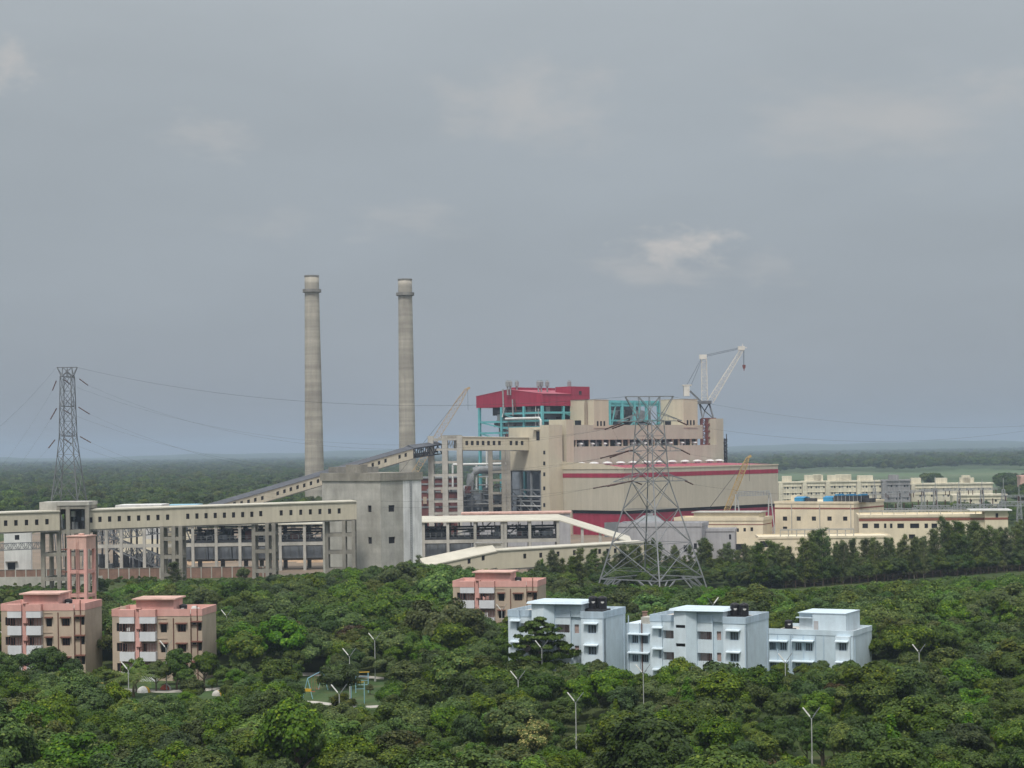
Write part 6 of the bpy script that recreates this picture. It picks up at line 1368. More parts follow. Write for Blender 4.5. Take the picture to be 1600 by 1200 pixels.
def crown(kind, seed, m, nleaf=7600):
    r = np.random.default_rng(seed); L_ = []
    if kind == 'round':
        L_.append((0, 0, 3.2, 1.3))
        for i in range(24):
            a = r.uniform(0, 6.28); e = r.uniform(-.4, 1.45); d = r.uniform(1.35, 1.95); L_.append((d*math.cos(a)*math.cos(e), d*math.sin(a)*math.cos(e), 3.2+d*.9*math.sin(e), r.uniform(.42, .82)))
    elif kind == 'spread':
        for i in range(24):
            a = r.uniform(0, 6.28); d = 2.5*math.sqrt(r.uniform(0, 1)); L_.append((d*math.cos(a), d*math.sin(a), 3.9+r.uniform(-.7, .9)-.12*d*d, r.uniform(.45, .9)))
    elif kind == 'conical':
        for i in range(15): f = i/14; a = r.uniform(0, 6.28); d = (1-f)*1.0*r.uniform(.3, 1); L_.append((d*math.cos(a), d*math.sin(a), .9+f*4.2, .3+(1-f)*.75))
    elif kind == 'shrub':
        for i in range(9): a = r.uniform(0, 6.28); d = r.uniform(.2, 1.1); L_.append((d*math.cos(a), d*math.sin(a), .8+r.uniform(-.2, .6)*(1.2-d*.5), r.uniform(.45, .85)))
    elif kind == 'slender':
        for i in range(30):
            f = i/29; a = r.uniform(0, 6.28); d = r.uniform(.1, 1.9)*(1-f*.72); L_.append((d*math.cos(a), d*math.sin(a), 1.2+f*11.4+r.uniform(-.7, .7), r.uniform(.55, 1.15)*(1.15-.62*f)))
    elif kind == 'layered':
        for z, rr in ((2.5, 3.3), (3.4, 3.7), (4.5, 3.6), (5.4, 2.9), (6.2, 2.0), (6.9, 1.3), (7.4, .7)):
            for i in range(int(11*rr)): a = r.uniform(0, 6.28); d = rr*math.sqrt(r.uniform(.02, 1))*(1+.22*math.sin(3*a+z*2)); L_.append((d*math.cos(a), d*math.sin(a), z+r.uniform(-.18, .18)+.06*d, r.uniform(.32, .6)))
    if kind == 'slender':      # feathery sprays along rising branches
        C_ = []; D_ = []; nb = 46; per = nleaf//nb
        for i in range(nb):
            f = (i+.5)/nb; z0 = 1.0+f*10.6+r.uniform(-.3, .3); a = r.uniform(0, 6.28); ln = (2.1*(1-f)**.55*(.55+.6*f)+.25)*r.uniform(.6, 1.25); up = r.uniform(.5, 1.15)
            t_ = r.uniform(.15, 1.0, (per, 1)); ax = np.array([math.cos(a), math.sin(a), up]); base = np.array([0, 0, z0]); g_ = r.normal(size=(per, 3))*np.array([.26, .26, .3])*(1.15-.4*t_)
            pt = base+ax*ln*t_+g_; pt[:, 2] -= .25*ln*(t_[:, 0]**2); C_.append(pt); D_.append(g_*2.2+ax*.25)
        c = np.concatenate(C_); nrm = np.concatenate(D_)+r.normal(size=c.shape)*.35+np.array([0, 0, .25]); V, Fq = leaves(c, nrm, .12, .6, r, .25); return np_mesh(kind+' crown', V, Fq, m)
    L_ = np.array(L_); w_ = L_[:, 3]**2; idx = r.choice(len(L_), nleaf, p=w_/w_.sum()); d = r.normal(size=(nleaf, 3)); d /= np.linalg.norm(d, axis=1, keepdims=True)
    flip = (d[:, 2] < -.25) & (r.uniform(size=nleaf) < .6); d[flip, 2] *= -1
    rad = L_[idx, 3:4]*(r.uniform(.4, 1.0, (nleaf, 1))**.45)*np.where(r.uniform(size=(nleaf, 1)) < .06, 1.25, 1.0)
    if kind == 'layered': d[:, 2] *= .4
    c = L_[idx, :3]+d*rad*np.array([1, 1, .85]); size = {'slender': .155, 'shrub': .11, 'layered': .17, 'conical': .125}.get(kind, .115)
    cd = (c-np.array([0, 0, 2.4 if kind in ('round', 'spread') else c[:, 2].mean()]))*np.array([1, 1, 1.1]); cd /= np.linalg.norm(cd, axis=1, keepdims=True)+1e-6
    nrm = d*.7+cd*.75+r.normal(size=(nleaf, 3))*.34+np.array([0, 0, .12])
    V, Fq = leaves(c, nrm, size, .8, r, .2); return np_mesh(kind+' crown', V, Fq, m)
def trunk_mesh(kind, seed, m):
    r = random.Random(seed); b = MB(); H_ = {'slender': 11.5, 'shrub': .6, 'conical': 3.6, 'layered': 7.0}.get(kind, 3.0); w_ = {'slender': .11, 'shrub': .05, 'layered': .16}.get(kind, .14)
    p = [Vector((0, 0, -.25))]+[Vector((r.uniform(-.12, .12)*i, r.uniform(-.12, .12)*i, H_*(i+1)/5)) for i in range(5)]
    b.tube(p, [w_*1.25]+[w_*(1-.15*i) for i in range(5)], 7)
    for i in range(5 if kind != 'shrub' else 3):
        q = p[2+i % 3]; a = r.uniform(0, 6.28); ln = {'slender': 1.1, 'shrub': .6, 'conical': .7, 'layered': 2.6}.get(kind, 1.5); e = q+Vector((ln*math.cos(a), ln*math.sin(a), ln*(.25 if kind == 'layered' else .8))); b.tube([q, q.lerp(e, .5)+Vector((0, 0, .1)), e], [w_*.55, w_*.4, w_*.2], 5)
    me = bpy.data.meshes.new(kind+' trunk'); me.from_pydata(b.v, [], b.f); me.materials.append(m); me.update(); return me
PROTO = {}
def tree_proto(key, kind, seed, leaf, bark='trunk', nleaf=7600):
    PROTO[key] = (crown(kind, seed, LM[leaf], nleaf), trunk_mesh(kind, seed, M[bark]), [])
FIRST = {}
def plant(key, name, label, cat, group, loc, sc, rz, sz=None):
    """one tree: Empty > crown, trunk; copies share meshes"""
    t = bpy.data.objects.new(name, None); COL.objects.link(t); t.location = loc; t.rotation_euler = (0, 0, rz); t.scale = (sc, sc, sz or sc); tag(t, label, cat, group)
    for nm, me in (('crown', PROTO[key][0]), ('trunk', PROTO[key][1])):
        o = bpy.data.objects.new(nm, me); COL.objects.link(o); o.parent = t
        if nm == 'crown' and key not in FIRST: FIRST[key] = o
    return t
ROUND = []
for i, (kind, leaf) in enumerate((('round', 'mid'), ('round', 'dark'), ('round', 'yellow'), ('spread', 'mid'), ('round', 'olive'), ('spread', 'fresh'), ('round', 'fresh'), ('spread', 'dark'), ('round', 'mid'), ('round', 'rust'), ('spread', 'olive'), ('round', 'bronze'), ('round', 'pale'))):
    tree_proto('r%d' % i, kind, 100+i, leaf); ROUND.append(('r%d' % i, leaf))
RW = np.array([.17, .13, .11, .12, .09, .08, .10, .08, .09, .006, .03, .004, .004]); RW /= RW.sum()
for i, leaf in enumerate(('fresh', 'yellow', 'mid')): tree_proto('c%d' % i, 'conical', 200+i, leaf, nleaf=4000)
for i, leaf in enumerate(('mid', 'yellow', 'rust', 'dark', 'olive')): tree_proto('s%d' % i, 'shrub', 300+i, leaf, nleaf=2200)
for i, leaf in enumerate(('grey', 'grey', 'mid', 'grey')): tree_proto('e%d' % i, 'slender', 400+i, leaf, 'trunk_pale', nleaf=7800)
tree_proto('layer', 'layered', 500, 'dark', nleaf=13000)

from mathutils.noise import noise as pnoise
def px_of(x, y): return 800+F*x/y          # unrolled column
def top_limit(px, table): return float(np.interp(px, [p[0] for p in table], [p[1] for p in table]))
CON = [(-30, 166, 303, 1043), (168, 352, 298, 1036), (704, 812, 345, 968), (800, 979, 281, 1036), (974, 1206, 279, 1046), (1196, 1367, 289, 1036),
       (108, 172, 279, 1072), (172, 276, 276, 1092), (300, 346, 276, 1091), (450, 528, 272, 1099), (534, 606, 272, 1104)]
LAMPS = []
CON += [(1366, 1404, 293, 1032), (968, 1034, 301, 1047), (1188, 1244, 301, 1040)]
for px, yl, Y in ((1268, 1197, 207), (899.5, 1116, 222), (1005, 1092, 246), (846.5, 1047, 274), (809.5, 1082, 239), (585.5, 1064, 288), (530, 1100, 224), (200.5, 1096, 253), (259.5, 1022, 290), (10.5, 1012, 290), (784, 968, 335), (1227, 1050, 268), (1436, 1036, 274)): LAMPS.append((px, Y, yl))
FARTOP = [(-100, 925), (60, 918), (165, 925), (205, 910), (400, 903), (480, 896), (560, 886), (650, 880), (700, 884), (730, 890), (860, 896), (940, 915), (1100, 917), (1230, 922), (1300, 917), (1400, 908), (1500, 902), (1700, 893)]
BOXES = []
for fr, x0, x1, d in ((frA, 0, 13.6, 9), (frB, 0, 14.2, 9), (frC, 0, 15.6, 9), (f1, xL1, 0, d1), (f2, aL, 0, d2), (f3, x3, 0, d3)): BOXES.append((fr, x0-2.3, x1+2.3, -2.6, d+2.2))
def blocked(x, y):
    for fr, x0, x1, y0, y1 in BOXES:
        q = Vector((x, y, 0))-Vector((fr.o.x, fr.o.y, 0)); a, b_ = q.dot(fr.x), q.dot(fr.y)
        if x0 < a < x1 and y0 < b_ < y1: return True
    return abs(x-wx) < 3 and abs(y-Yw) < 3
LAWNS = [[(ground(*p).x, ground(*p).y) for p in q] for q in ([(112, 1046), (172, 1048), (174, 1078), (108, 1074)], [(172, 1073), (278, 1073), (280, 1096), (178, 1098)], [(304, 1074), (350, 1076), (350, 1094), (304, 1092)], [(462, 1054), (516, 1056), (516, 1102), (462, 1102)], [(542, 1076), (604, 1078), (604, 1108), (542, 1108)])]
def inside(x, y, poly):
    c = False; n = len(poly)
    for i in range(n):
        (x1, y1), (x2, y2) = poly[i], poly[i-1]
        if (y1 > y) != (y2 > y) and x < (x2-x1)*(y-y1)/(y2-y1)+x1: c = not c
    return c
def row_z(px, py, y):       # height at which a point at depth y shows on photo row py
    return CAMH-(unroll(px, py)[1]-YH)*y/F
ORD = ['leftmost', 'second from left', 'third from left', 'fourth from left', 'fifth from left', 'sixth from left', 'seventh from left', 'eighth from left', 'ninth from left', 'tenth from left', 'eleventh from left', 'twelfth from left']
def relabel(prefixes, fmt, cells):
    """name each tree by what it stands below or before, then by its order inside that cell"""
    bag = {}
    for o in COL.objects:
        if o.parent is None and o.get('label') and any(o.name.split('.')[0] == p for p in prefixes) and o.get('_auto'):
            bag.setdefault((o['_auto'],)+cells(o), []).append(o)
    for key, lst in bag.items():
        lst.sort(key=lambda o: o.location.x/o.location.y); n = len(lst)
        for i, o in enumerate(lst):
            od = '' if n == 1 else (', '+ORD[i] if i < len(ORD) and i < n-1 else (', rightmost' if i == n-1 else ', mid line'))
            o['label'] = fmt(key, od)
    for o in COL.objects:
        if '_auto' in o: del o['_auto']
def bin_of(px, table):
    for lim, nm in table:
        if px < lim: return nm
    return table[-1][1]
def grove_cell(o):
    x, y = o.location.x, o.location.y; px = px_of(x, y)+.014*300; yg = YH+F*(CAMH-2.5)/y
    return (bin_of(yg, ((1055, 'by the flats'), (1095, 'upper grove'), (1125, 'middle grove'), (1150, 'lower grove'), (1172, 'near bottom'), (9999, 'bottom edge'))), bin_of(px, ((90, 'leftmost balconies'), (172, 'leftmost salmon flats'), (260, 'second salmon flats'), (352, 'second salmon gable'), (440, 'lawn mounds'), (520, 'swing set'), (610, 'climbing frame'), (705, 'junction house'), (806, 'lone salmon flats'), (895, 'layered dark tree'), (980, 'left blue flats'), (1080, 'low blue annex'), (1200, 'middle blue flats'), (1290, 'lower blue block'), (1366, 'square roof house'), (1480, 'banded cream building'), (9999, 'right edge'))))
cand = []
y = 168.0
while y < 520:
    sp = 4.0 if y < 268 else 4.1
    half = .35*y+18; x = -half+random.uniform(0, sp)
    while x < half:
        xx, yy = x+random.uniform(-.42, .42)*sp, y+random.uniform(-.42, .42)*sp; x += sp
        if yy > 530 or blocked(xx, yy) or any(inside(xx, yy, q) for q in LAWNS): continue
        px = px_of(xx, yy)
        if yy > 455 and (px-1019)**2 < 0: continue
        if px < 860 and yy > 506: continue
        if px < 250 and yy > 496: continue
        if px > 1210 and yy > row_y if False else False: continue
        g_ = ground(min(max(px, 1228), 1640), 921-(min(max(px, 1228), 1640)-1228)*.0755).y
        if px > 1180 and yy > g_-3: continue
        n2 = pnoise(Vector((xx/17, yy/17, 3.3)))
        base = (random.uniform(3.0, 6.0) if yy < 300 else random.uniform(4.0, 7.0))*(1+.45*n2)*random.uniform(.78, 1.22)
        if yy < 250 and px > 820 and pnoise(Vector((xx/11, yy/11, 5.1))) > .05: base *= random.uniform(.5, .75)
        if random.random() < .06: base *= 1.3
        if 70 < px < 640 and 266 < yy < 296: base = random.uniform(1.4, 4.4)
        hmax = row_z(px, top_limit(px, FARTOP)+random.uniform(0, 9), yy)
        for x0, x1, D_, yl in CON:
            if x0 < px < x1 and yy < D_: hmax = min(hmax, row_z(px, yl+random.uniform(-3, 12), yy))
        for lx, lY, yl in LAMPS:
            if yy < lY+1 and abs(px-lx) < min(base*.42, 2.7)*F/yy: hmax = min(hmax, row_z(px, yl+random.uniform(0, 8), yy))
        h = min(base, hmax)
        if h < 1.3: continue
        if h < 2.6 and random.random() < .35: continue
        cand.append((xx, yy, h, px))
    y += sp*.9
print('tree candidates', len(cand))
cand.sort(key=lambda c: c[1])
LEAFWORD = {'mid': 'mid green', 'dark': 'dark green', 'yellow': 'yellowish green', 'olive': 'olive green', 'fresh': 'fresh green', 'rust': 'rust flushed', 'bronze': 'bronze purple', 'pale': 'pale flowering', 'grey': 'grey green'}
grove = []; nr = nc = nsh = 0
for xx, yy, h, px in cand:
    rz = random.uniform(0, 6.28); vis = abs(px-800) < 815
    if h < 2.8 and yy < 320:
        if vis and nsh < 240:
            k = random.randrange(5); leaf = ('mid', 'yellow', 'rust', 'dark', 'olive')[k] ; k = k if k != 2 or random.random() < .4 else 0; leaf = ('mid', 'yellow', 'rust', 'dark', 'olive')[k]; nsh += 1
            q_ = plant('s%d' % k, 'shrub', LEAFWORD[leaf]+' garden shrub in the grove below the flats', 'shrub', LEAFWORD[leaf]+' shrubs below the flats', (xx, yy, 0), h/1.9*1.05, rz, h/1.9); q_['_auto'] = LEAFWORD[leaf]+' garden shrub'
        else: grove.append((xx, yy, h, 0, rz))
        continue
    if 195 < yy < 245 and px > 860 and random.random() < .3 and nc < 200 and vis:
        k = random.randrange(3); leaf = ('fresh', 'yellow', 'mid')[k]; nc += 1
        q_ = plant('c%d' % k, 'young_tree', 'young '+LEAFWORD[leaf]+' cone shaped tree in the lower right grove', 'young tree', LEAFWORD[leaf]+' young cone shaped trees', (xx, yy, 0), h/5.4, rz); q_['_auto'] = 'young '+LEAFWORD[leaf]+' cone tree'; continue
    k = int(rng.choice(len(ROUND), p=RW)); n1 = pnoise(Vector((xx/15, yy/15, 7.7)))
    if random.random() < .62: k = random.choice((1, 7, 0, 1) if n1 < -.2 else (0, 3, 8, 0) if n1 < .1 else (6, 5, 6, 3, 2) if n1 < .33 else (4, 10, 0, 8))
    if yy > 345 and k in (2, 9, 12, 11): k = random.choice((0, 5, 3, 7))
    if yy > 345 and px > 1000 and random.random() < .6: k = random.choice((5, 6, 3))
    if nr < 300 and vis and yy > 176:
        nr += 1; leaf = ROUND[k][1]
        q_ = plant('r%d' % k, 'broadleaf_tree', 'rounded '+LEAFWORD[leaf]+' broadleaf tree in the foreground grove', 'tree', LEAFWORD[leaf]+' trees of the foreground grove', (xx, yy, 0), h/4.9*random.uniform(.88, 1.16), rz, h/4.9); q_['_auto'] = LEAFWORD[leaf]+(' spreading' if PROTO['r%d' % k][0].name.startswith('spread') else ' rounded')+' tree'
    else: grove.append((xx, yy, h, k, rz))
relabel(('shrub', 'young_tree', 'broadleaf_tree'), lambda k, od: k[0]+od+', '+k[1]+', below the '+k[2] if k[2] != 'right edge' else k[0]+od+', '+k[1]+', by the right edge', grove_cell)
print('round', nr, 'conical', nc, 'shrubs', nsh, 'grove', len(grove))
def special(key, name, label, cat, px, ybase, Y, ytop, hgt, group=None, wide=1.0):
    g_ = at(px, ybase, Y); z = row_z(px, ytop, Y); sc = z/hgt
    return plant(key, name, label, cat, group, (g_.x, Y, 0), sc*wide, random.uniform(0, 6.28), sc)
special('layer', 'layered_tree', 'dark layered tree with flat tiers hiding the left blue flats', 'tree', 843, 1050, 281, 965, 7.6, wide=1.05)
for px, Y, yt_, key, lab in ((53, 284, 1017, 'r7', 'small dark tree before the balconies of the leftmost salmon flats'), (76, 285, 1015, 'r1', 'dark leaning tree before the leftmost salmon flats, right of its twin'), (114, 285, 1032, 'r1', 'low dark tree at the right corner of the leftmost salmon flats'), (8, 283, 1022, 'r3', 'dark tree cut by the left edge before the salmon flats'),
    (212, 283, 1032, 'r6', 'leafy tree before the stair of the second salmon flats'), (243, 284, 1034, 'r3', 'mid green tree before the second salmon flats, centre'), (275, 285, 1018, 'r1', 'tall dark tree before the second salmon flats'), (318, 286, 1022, 'r0', 'full green tree at the right end of the second salmon flats'), (338, 288, 1040, 'r0', 'green tree behind the right mound of the playground'),
    (425, 281, 1044, 'r9', 'orange flushed round tree at the left of the playground lawn'), (577, 276, 1070, 'r9', 'orange flushed bushy tree hiding the climbing frame'), (372, 280, 1058, 'r4', 'olive bush beside the right mound'), (515, 284, 1040, 'r7', 'dark tree behind the swing set'), (462, 286, 1040, 'r1', 'dark tree left behind the swing set'),
    (330, 283, 1062, 'r0', 'leafy round bush tree between the lawn mounds'), (295, 279, 1066, 'r6', 'fresh green bush tree right of the middle mound'), (395, 279, 1062, 'r3', 'green tree left of the swing lawn'), (188, 281, 1058, 'r4', 'olive bush behind the goal frame'), (130, 273, 1073, 'r3', 'spreading green tree covering the near side of the goal lawn'), (90, 281, 1052, 'r2', 'yellowish bush before the leftmost salmon flats'), (532, 282, 1042, 'r0', 'green tree between the swing set and the climbing frame'), (620, 279, 1050, 'r1', 'dark tree right of the climbing frame'), (752, 330, 968, 'r1', 'dark bushy tree against the lone salmon flats'), (275, 474, 873, 'e1', 'green roadside tree beside the three posted trestle'), (383, 505, 888, 'r0', 'small tree by the brick wall near the junction house'), (1120, 268, 1030, 's3', 'dark shrub before the bay of the middle blue flats'),
    (1062, 268, 1032, 'r2', 'yellowish round tree before the stair tower of the middle blue flats')):
    special(key, 'shrub' if key[0] == 's' else 'broadleaf_tree', lab, 'shrub' if key[0] == 's' else 'tree', px, 1000, Y, yt_, {'r': 4.9, 's': 1.9, 'e': 13.2}[key[0]], wide=2.2 if key[0] == 'e' else 1.0)
# slender trees behind the plantation
TOPS = [(840, 870), (880, 858), (940, 862), (1000, 842), (1025, 832), (1060, 852), (1110, 834), (1150, 850), (1190, 846), (1230, 842), (1280, 818), (1310, 838), (1350, 835), (1400, 825), (1440, 828), (1480, 808), (1520, 806), (1560, 822), (1600, 806), (1680, 815)]
i = 0; SL = []
for row, (dy, n_) in enumerate(((5, 46), (11, 46), (18, 48), (27, 48))):
    for k in range(n_):
        px = 838+(1665-838)*(k+random.uniform(-.5, .5))/n_
        Yf = ground(min(max(px, 1228), 1640), 921-(min(max(px, 1228), 1640)-1228)*.0755).y if px > 1180 else (505 if px > 1010 else 462)
        Y = Yf+dy*(1 if px > 1010 else .75)+random.uniform(-2.5, 2.5)
        if abs(px-1019) < 95 and Y < 475: Y = random.uniform(477, 488)
        h = row_z(px, top_limit(px, TOPS)+abs(random.gauss(0, 17))-(11 if random.random() < .16 else 3), Y)
        if random.random() < .12: h *= .75
        SL.append((px, Y, max(h, 5), row))
for px, Y, h, row in SL:
    i += 1; k = random.randrange(4); x = (px-800)/F*Y+(.014*(700-600)/F*Y if False else 0)
    q = ray(px, 870); x = q.x*Y
    q_ = plant('e%d' % k, 'slender_tree', 'tall slender grey green tree in the row along the works fence', 'tree', 'slender trees along the works fence', (x, Y, 0), h/13.2*random.uniform(1.0, 1.5), random.uniform(0, 6.28), h/13.2); q_['_auto'] = 'slender tree in the '+('front', 'second', 'third', 'back')[row]+' row'
relabel(('slender_tree',), lambda k, od: k[0]+od+', before the '+k[1], lambda o: (bin_of(px_of(o.location.x, o.location.y)+3, ((880, 'low cream gallery'), (930, 'gallery windows'), (975, 'left pylon foot'), (1060, 'long grey building'), (1105, 'right pylon foot'), (1150, 'small grey annex'), (1195, 'pump building'), (1240, 'plain store building'), (1290, 'store roof railing'), (1340, 'tall banded building'), (1400, 'long banded facade'), (1460, 'banded facade centre'), (1520, 'banded facade end'), (1580, 'flat roofed end tower'), (9999, 'right edge'))),))
for px, Y, yt_, lab in ((602, 508, 868, 'thin lone sapling before the concrete junction house'), (655, 507, 864, 'bushy slender tree at the right corner of the junction house'), (640, 509, 872, 'small slender tree beside the whitewashed strip'), (765, 500, 860, 'slender tree before the cream gallery ramp'), (805, 500, 855, 'slender green tree above the lone salmon flats'), (830, 500, 868, 'small slender tree before the low cream gallery')):
    special('e%d' % (px % 4), 'slender_tree', lab, 'tree', px, 890, Y, yt_, 13.2, wide=1.3)
# palms
def palm_meshes(seed):
    r = random.Random(seed); V = []; Fc = []
    for k in range(22):
        a = 6.28*k/22+r.uniform(-.2, .2); ln = r.uniform(2.0, 2.8); up = r.uniform(.7, 2.0); pts = []
        for i in range(9): f = i/8; pts.append(Vector((math.cos(a)*ln*f, math.sin(a)*ln*f, 1.5+up*ln*f*.75-1.35*ln*f*f*.62*up**.5)))
        sd = Vector((-math.sin(a), math.cos(a), 0))
        for i in range(8):
            for sg in (-1, 1):
                for j in range(2):
                    p = pts[i].lerp(pts[i+1], j*.5); w_ = .42*math.sin(math.pi*(.12+.85*(i+j*.5)/8)); d = (pts[i+1]-pts[i]).normalized(); t0 = len(V)
                    e = p+sd*sg*w_+d*w_*.5+Vector((0, 0, -w_*.45)); V += [tuple(p), tuple(p+d*.1), tuple(e+d*.03), tuple(e)]; Fc.append((t0, t0+1, t0+2, t0+3))
    me = np_mesh('palm crown', np.array(V), np.array(Fc), LM['olive' if seed % 2 else 'grey']); b = MB(); b.tube([(0, 0, -.2), (.05, 0, .8), (0, .03, 1.6)], [.11, .09, .08], 8); t = bpy.data.meshes.new('palm trunk'); t.from_pydata(b.v, [], b.f); t.materials.append(M['trunk']); return me, t
for i in range(2): a, b_ = palm_meshes(700+i); PROTO['p%d' % i] = (a, b_, [])
for px, Y, yt_, lab in ((88, 280, 1040, 'arching palm before the leftmost salmon flats'), (36, 279, 1046, 'small palm in the garden left of the arching one'), (208, 277, 1040, 'palm before the stair of the second salmon flats'), (1150, 262, 1046, 'broad feathery palm below the bay of the middle blue flats'), (1190, 259, 1060, 'feathery palm right of the broad one below the blue flats'), (1215, 262, 1056, 'low palm below the lower right blue block'), (700, 262, 1082, 'small palm amid the trees below the lone salmon flats')):
    special('p%d' % (px % 2), 'palm_tree', lab, 'palm', px, 1050, Y, yt_, 3.0, wide=1.25)

# ------------------------------------------------------------------ masses of trees: one object each
def mass(name, label, pts, keys):
    """points carry an instance of one of the crowns"""
    n = len(pts); me = bpy.data.meshes.new(name); me.vertices.add(n)
    P = np.array([(p[0], p[1], 0) for p in pts], np.float32); me.vertices.foreach_set('co', P.ravel())
    a = me.attributes.new('scl', 'FLOAT_VECTOR', 'POINT'); a.data.foreach_set('vector', np.array([p[2] for p in pts], np.float32).ravel())
    a = me.attributes.new('rz', 'FLOAT_VECTOR', 'POINT'); a.data.foreach_set('vector', np.array([(0, 0, p[4]) for p in pts], np.float32).ravel())
    a = me.attributes.new('idx', 'INT', 'POINT'); a.data.foreach_set('value', np.array([p[3] for p in pts], np.int32))
    o = bpy.data.objects.new(name, me); COL.objects.link(o); tag(o, label, 'trees', None, 'stuff')
    ng = bpy.data.node_groups.new(name, 'GeometryNodeTree'); ng.interface.new_socket('Geometry', in_out='INPUT', socket_type='NodeSocketGeometry'); ng.interface.new_socket('Geometry', in_out='OUTPUT', socket_type='NodeSocketGeometry')
    n_ = ng.nodes; l = ng.links; gi = n_.new('NodeGroupInput'); go = n_.new('NodeGroupOutput'); ip = n_.new('GeometryNodeInstanceOnPoints'); jn = n_.new('GeometryNodeJoinGeometry')
    for k in reversed(keys):
        oi = n_.new('GeometryNodeObjectInfo'); oi.inputs['Object'].default_value = FIRST[k]; oi.inputs['As Instance'].default_value = True; oi.transform_space = 'ORIGINAL'; l.new(oi.outputs['Geometry'], jn.inputs[0])
    l.new(gi.outputs[0], ip.inputs['Points']); l.new(jn.outputs[0], ip.inputs['Instance']); ip.inputs['Pick Instance'].default_value = True
    for nm, dt, tgt in (('scl', 'FLOAT_VECTOR', 'Scale'), ('idx', 'INT', 'Instance Index')):
        q = n_.new('GeometryNodeInputNamedAttribute'); q.data_type = dt; q.inputs['Name'].default_value = nm; l.new(q.outputs[0], ip.inputs[tgt])
    q = n_.new('GeometryNodeInputNamedAttribute'); q.data_type = 'FLOAT_VECTOR'; q.inputs['Name'].default_value = 'rz'; er = n_.new('FunctionNodeEulerToRotation'); l.new(q.outputs[0], er.inputs[0]); l.new(er.outputs[0], ip.inputs['Rotation'])
    l.new(ip.outputs[0], go.inputs[0]); md = o.modifiers.new('scatter', 'NODES'); md.node_group = ng; return o
rk = [k for k, _ in ROUND]
for _ in range(170):     # scrub at the foot of the brick wall on the left
    px = random.uniform(-40, 285); Y = random.uniform(480, 512) if px < 165 else random.uniform(490, 537); q = ray(px, 905)
    grove.append((q.x*Y, Y, max(1.2, min(random.uniform(1.4, 4.0), row_z(px, 905 if px > 150 else 916, Y))), random.choice((0, 1, 4, 6, 7, 3)), random.uniform(0, 6.28)))
for _ in range(1300):     # undergrowth between the plantation and the slender row
    px = random.uniform(836, 1790); Yf = ground(min(max(px, 1228), 1640), 921-(min(max(px, 1228), 1640)-1228)*.0755).y if px > 1180 else 500
    Y = Yf+random.uniform(2, 34) if px > 1180 else (random.uniform(470, 530) if px > 1010 else random.uniform(458, 489))
    q = ray(px, 870); grove.append((q.x*Y, Y, random.uniform(2.0, 5.5) if px > 1180 or px < 1010 else random.uniform(1.6, 4.2), random.choice((0, 1, 4, 7, 1)), random.uniform(0, 6.28)))
for k in rk:
    if k not in FIRST: plant(k, 'broadleaf_tree', 'rounded '+LEAFWORD[dict(ROUND)[k]]+' broadleaf tree in the foreground grove', 'tree', LEAFWORD[dict(ROUND)[k]]+' trees of the foreground grove', (random.uniform(-30, 30), 200+random.uniform(0, 12), 0), 1.0, 0)
mass('grove', 'dense plantation of rounded green trees around and behind the flats', [(x, y, (h/4.9*random.uniform(.95, 1.15),)*2+(h/4.9,), k, rz) for x, y, h, k, rz in grove], rk)
far = []
y = 905.0
while y < 9000:
    sp = max(6.2, y/150); half = .33*y+20; x = -half
    while x < half:
        xx, yy = x+random.uniform(-.5, .5)*sp, y+random.uniform(-.5, .5)*sp; x += sp; px = px_of(xx, yy)
        if px > 1195 and yy < 2430+80*math.sin(px*.03): continue
        if px < 0 and False: continue
        if 640 < px < 1200 and yy < 1500: continue
        h = random.uniform(8, 12.5)+(2.5 if random.random() < .06 else 0); s = h/4.9
        if 2400 < yy < 4200 and px > 1195: h *= 1.25; s = h/4.9
        w_ = s*random.uniform(.85, 1.2)*(1+max(0, yy-3000)/9000)
        far.append((xx, yy, (w_, w_, s), random.choice((1, 7, 1, 8, 4, 7, 0)), random.uniform(0, 6.28)))
    y += sp*.95
print('far forest', len(far))
mass('far_forest', 'hazy forest spreading across the plain to the horizon', far, rk)
bush = []
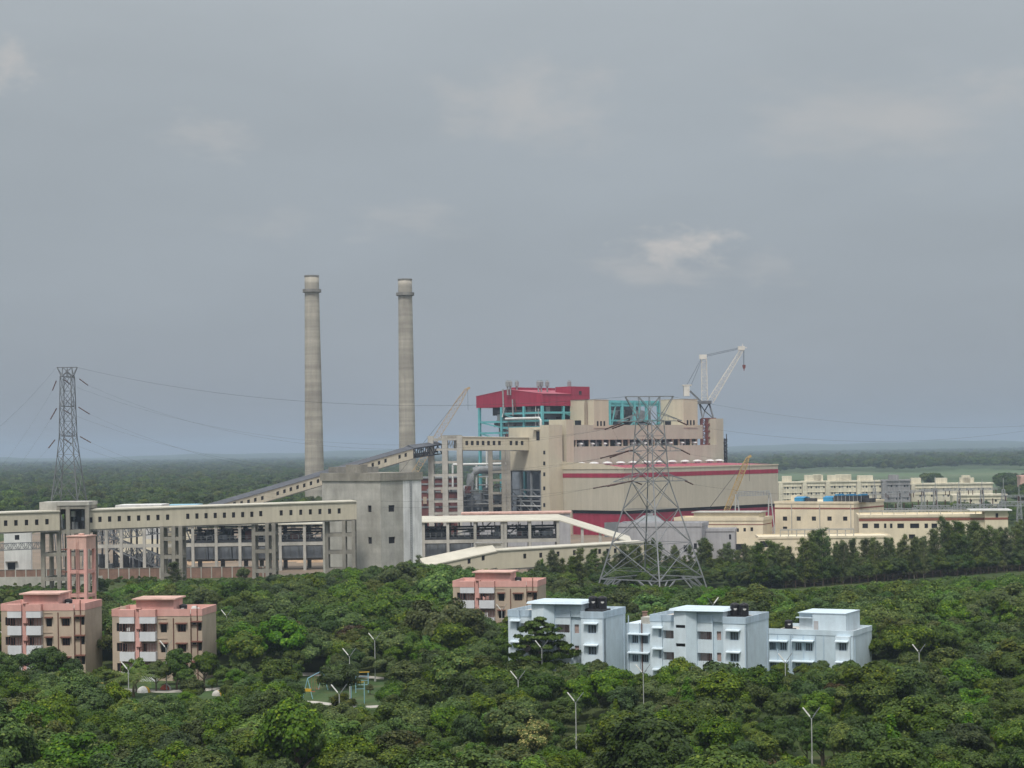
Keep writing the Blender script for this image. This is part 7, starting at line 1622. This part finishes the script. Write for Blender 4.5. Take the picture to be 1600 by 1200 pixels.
for _ in range(420):
    px = random.uniform(1372, 1640); Y = random.uniform(800, 960)
    x = (px-800)/F*Y; s = random.uniform(.7, 1.25); bush.append((x, Y, (s, s, s), random.choice((0, 1, 3, 7)), random.uniform(0, 6.28)))
for cx_, cw, Y0, Y1, n_ in ((1452, 10, 1500, 1560, 16), (1575, 18, 1300, 1500, 60), (1590, 20, 1050, 1100, 24), (1240, 30, 1250, 1350, 14), (1395, 25, 1300, 1380, 10)):
    for _ in range(n_): px = cx_+random.uniform(-cw, cw); Y = random.uniform(Y0, Y1); s = random.uniform(1.3, 2.3); bush.append(((px-800)/F*Y, Y, (s, s, s), random.choice((0, 1, 7)), random.uniform(0, 6.28)))
mass('scrub', 'scrub and trees around the switchyard and far apartment blocks', bush, rk)

# distant low ridge
b = MB(); V = []; Fc = []; n_ = 160
for j, (Y, k) in enumerate(((8600, 0), (9600, .55), (11000, .9), (13000, 1.0), (16000, .6))):
    for i in range(n_+1):
        x = -5200+10400*i/n_; hgt = (30+9*math.sin(i*.11+1)+6*math.sin(i*.31)+3*math.sin(i*.9+j)+(12 if i > n_*.62 else 0)*min(1, max(0, (i-n_*.62)/20)))*k; V.append((x*(Y/13000), Y, hgt-.5))
for j in range(4):
    for i in range(n_): Fc.append((j*(n_+1)+i, j*(n_+1)+i+1, (j+1)*(n_+1)+i+1, (j+1)*(n_+1)+i))
b.add(V, Fc); b.smooth = True; tag(b.build('hills', mat('wooded ridge', (.045, .075, .03), 1, .3, .004, dirt=(.03, .05, .02), dirt_amt=.6, dirt_scale=.01)), None, None, None, 'structure')

# ------------------------------------------------------------------ haze
hz = MB().box(-6000, 6000, -60, 17500, -1.0, 128.0)
hm = bpy.data.materials.new('haze'); hm.use_nodes = True; n = hm.node_tree.nodes; n.clear(); o_ = n.new('ShaderNodeOutputMaterial'); v = n.new('ShaderNodeVolumePrincipled')
v.inputs['Color'].default_value = (.53, .64, .82, 1); v.inputs['Density'].default_value = HAZE; v.inputs['Anisotropy'].default_value = .2
hm.node_tree.links.new(v.outputs[0], o_.inputs['Volume']); tag(hz.build('haze', hm), None, None, None, 'stuff')
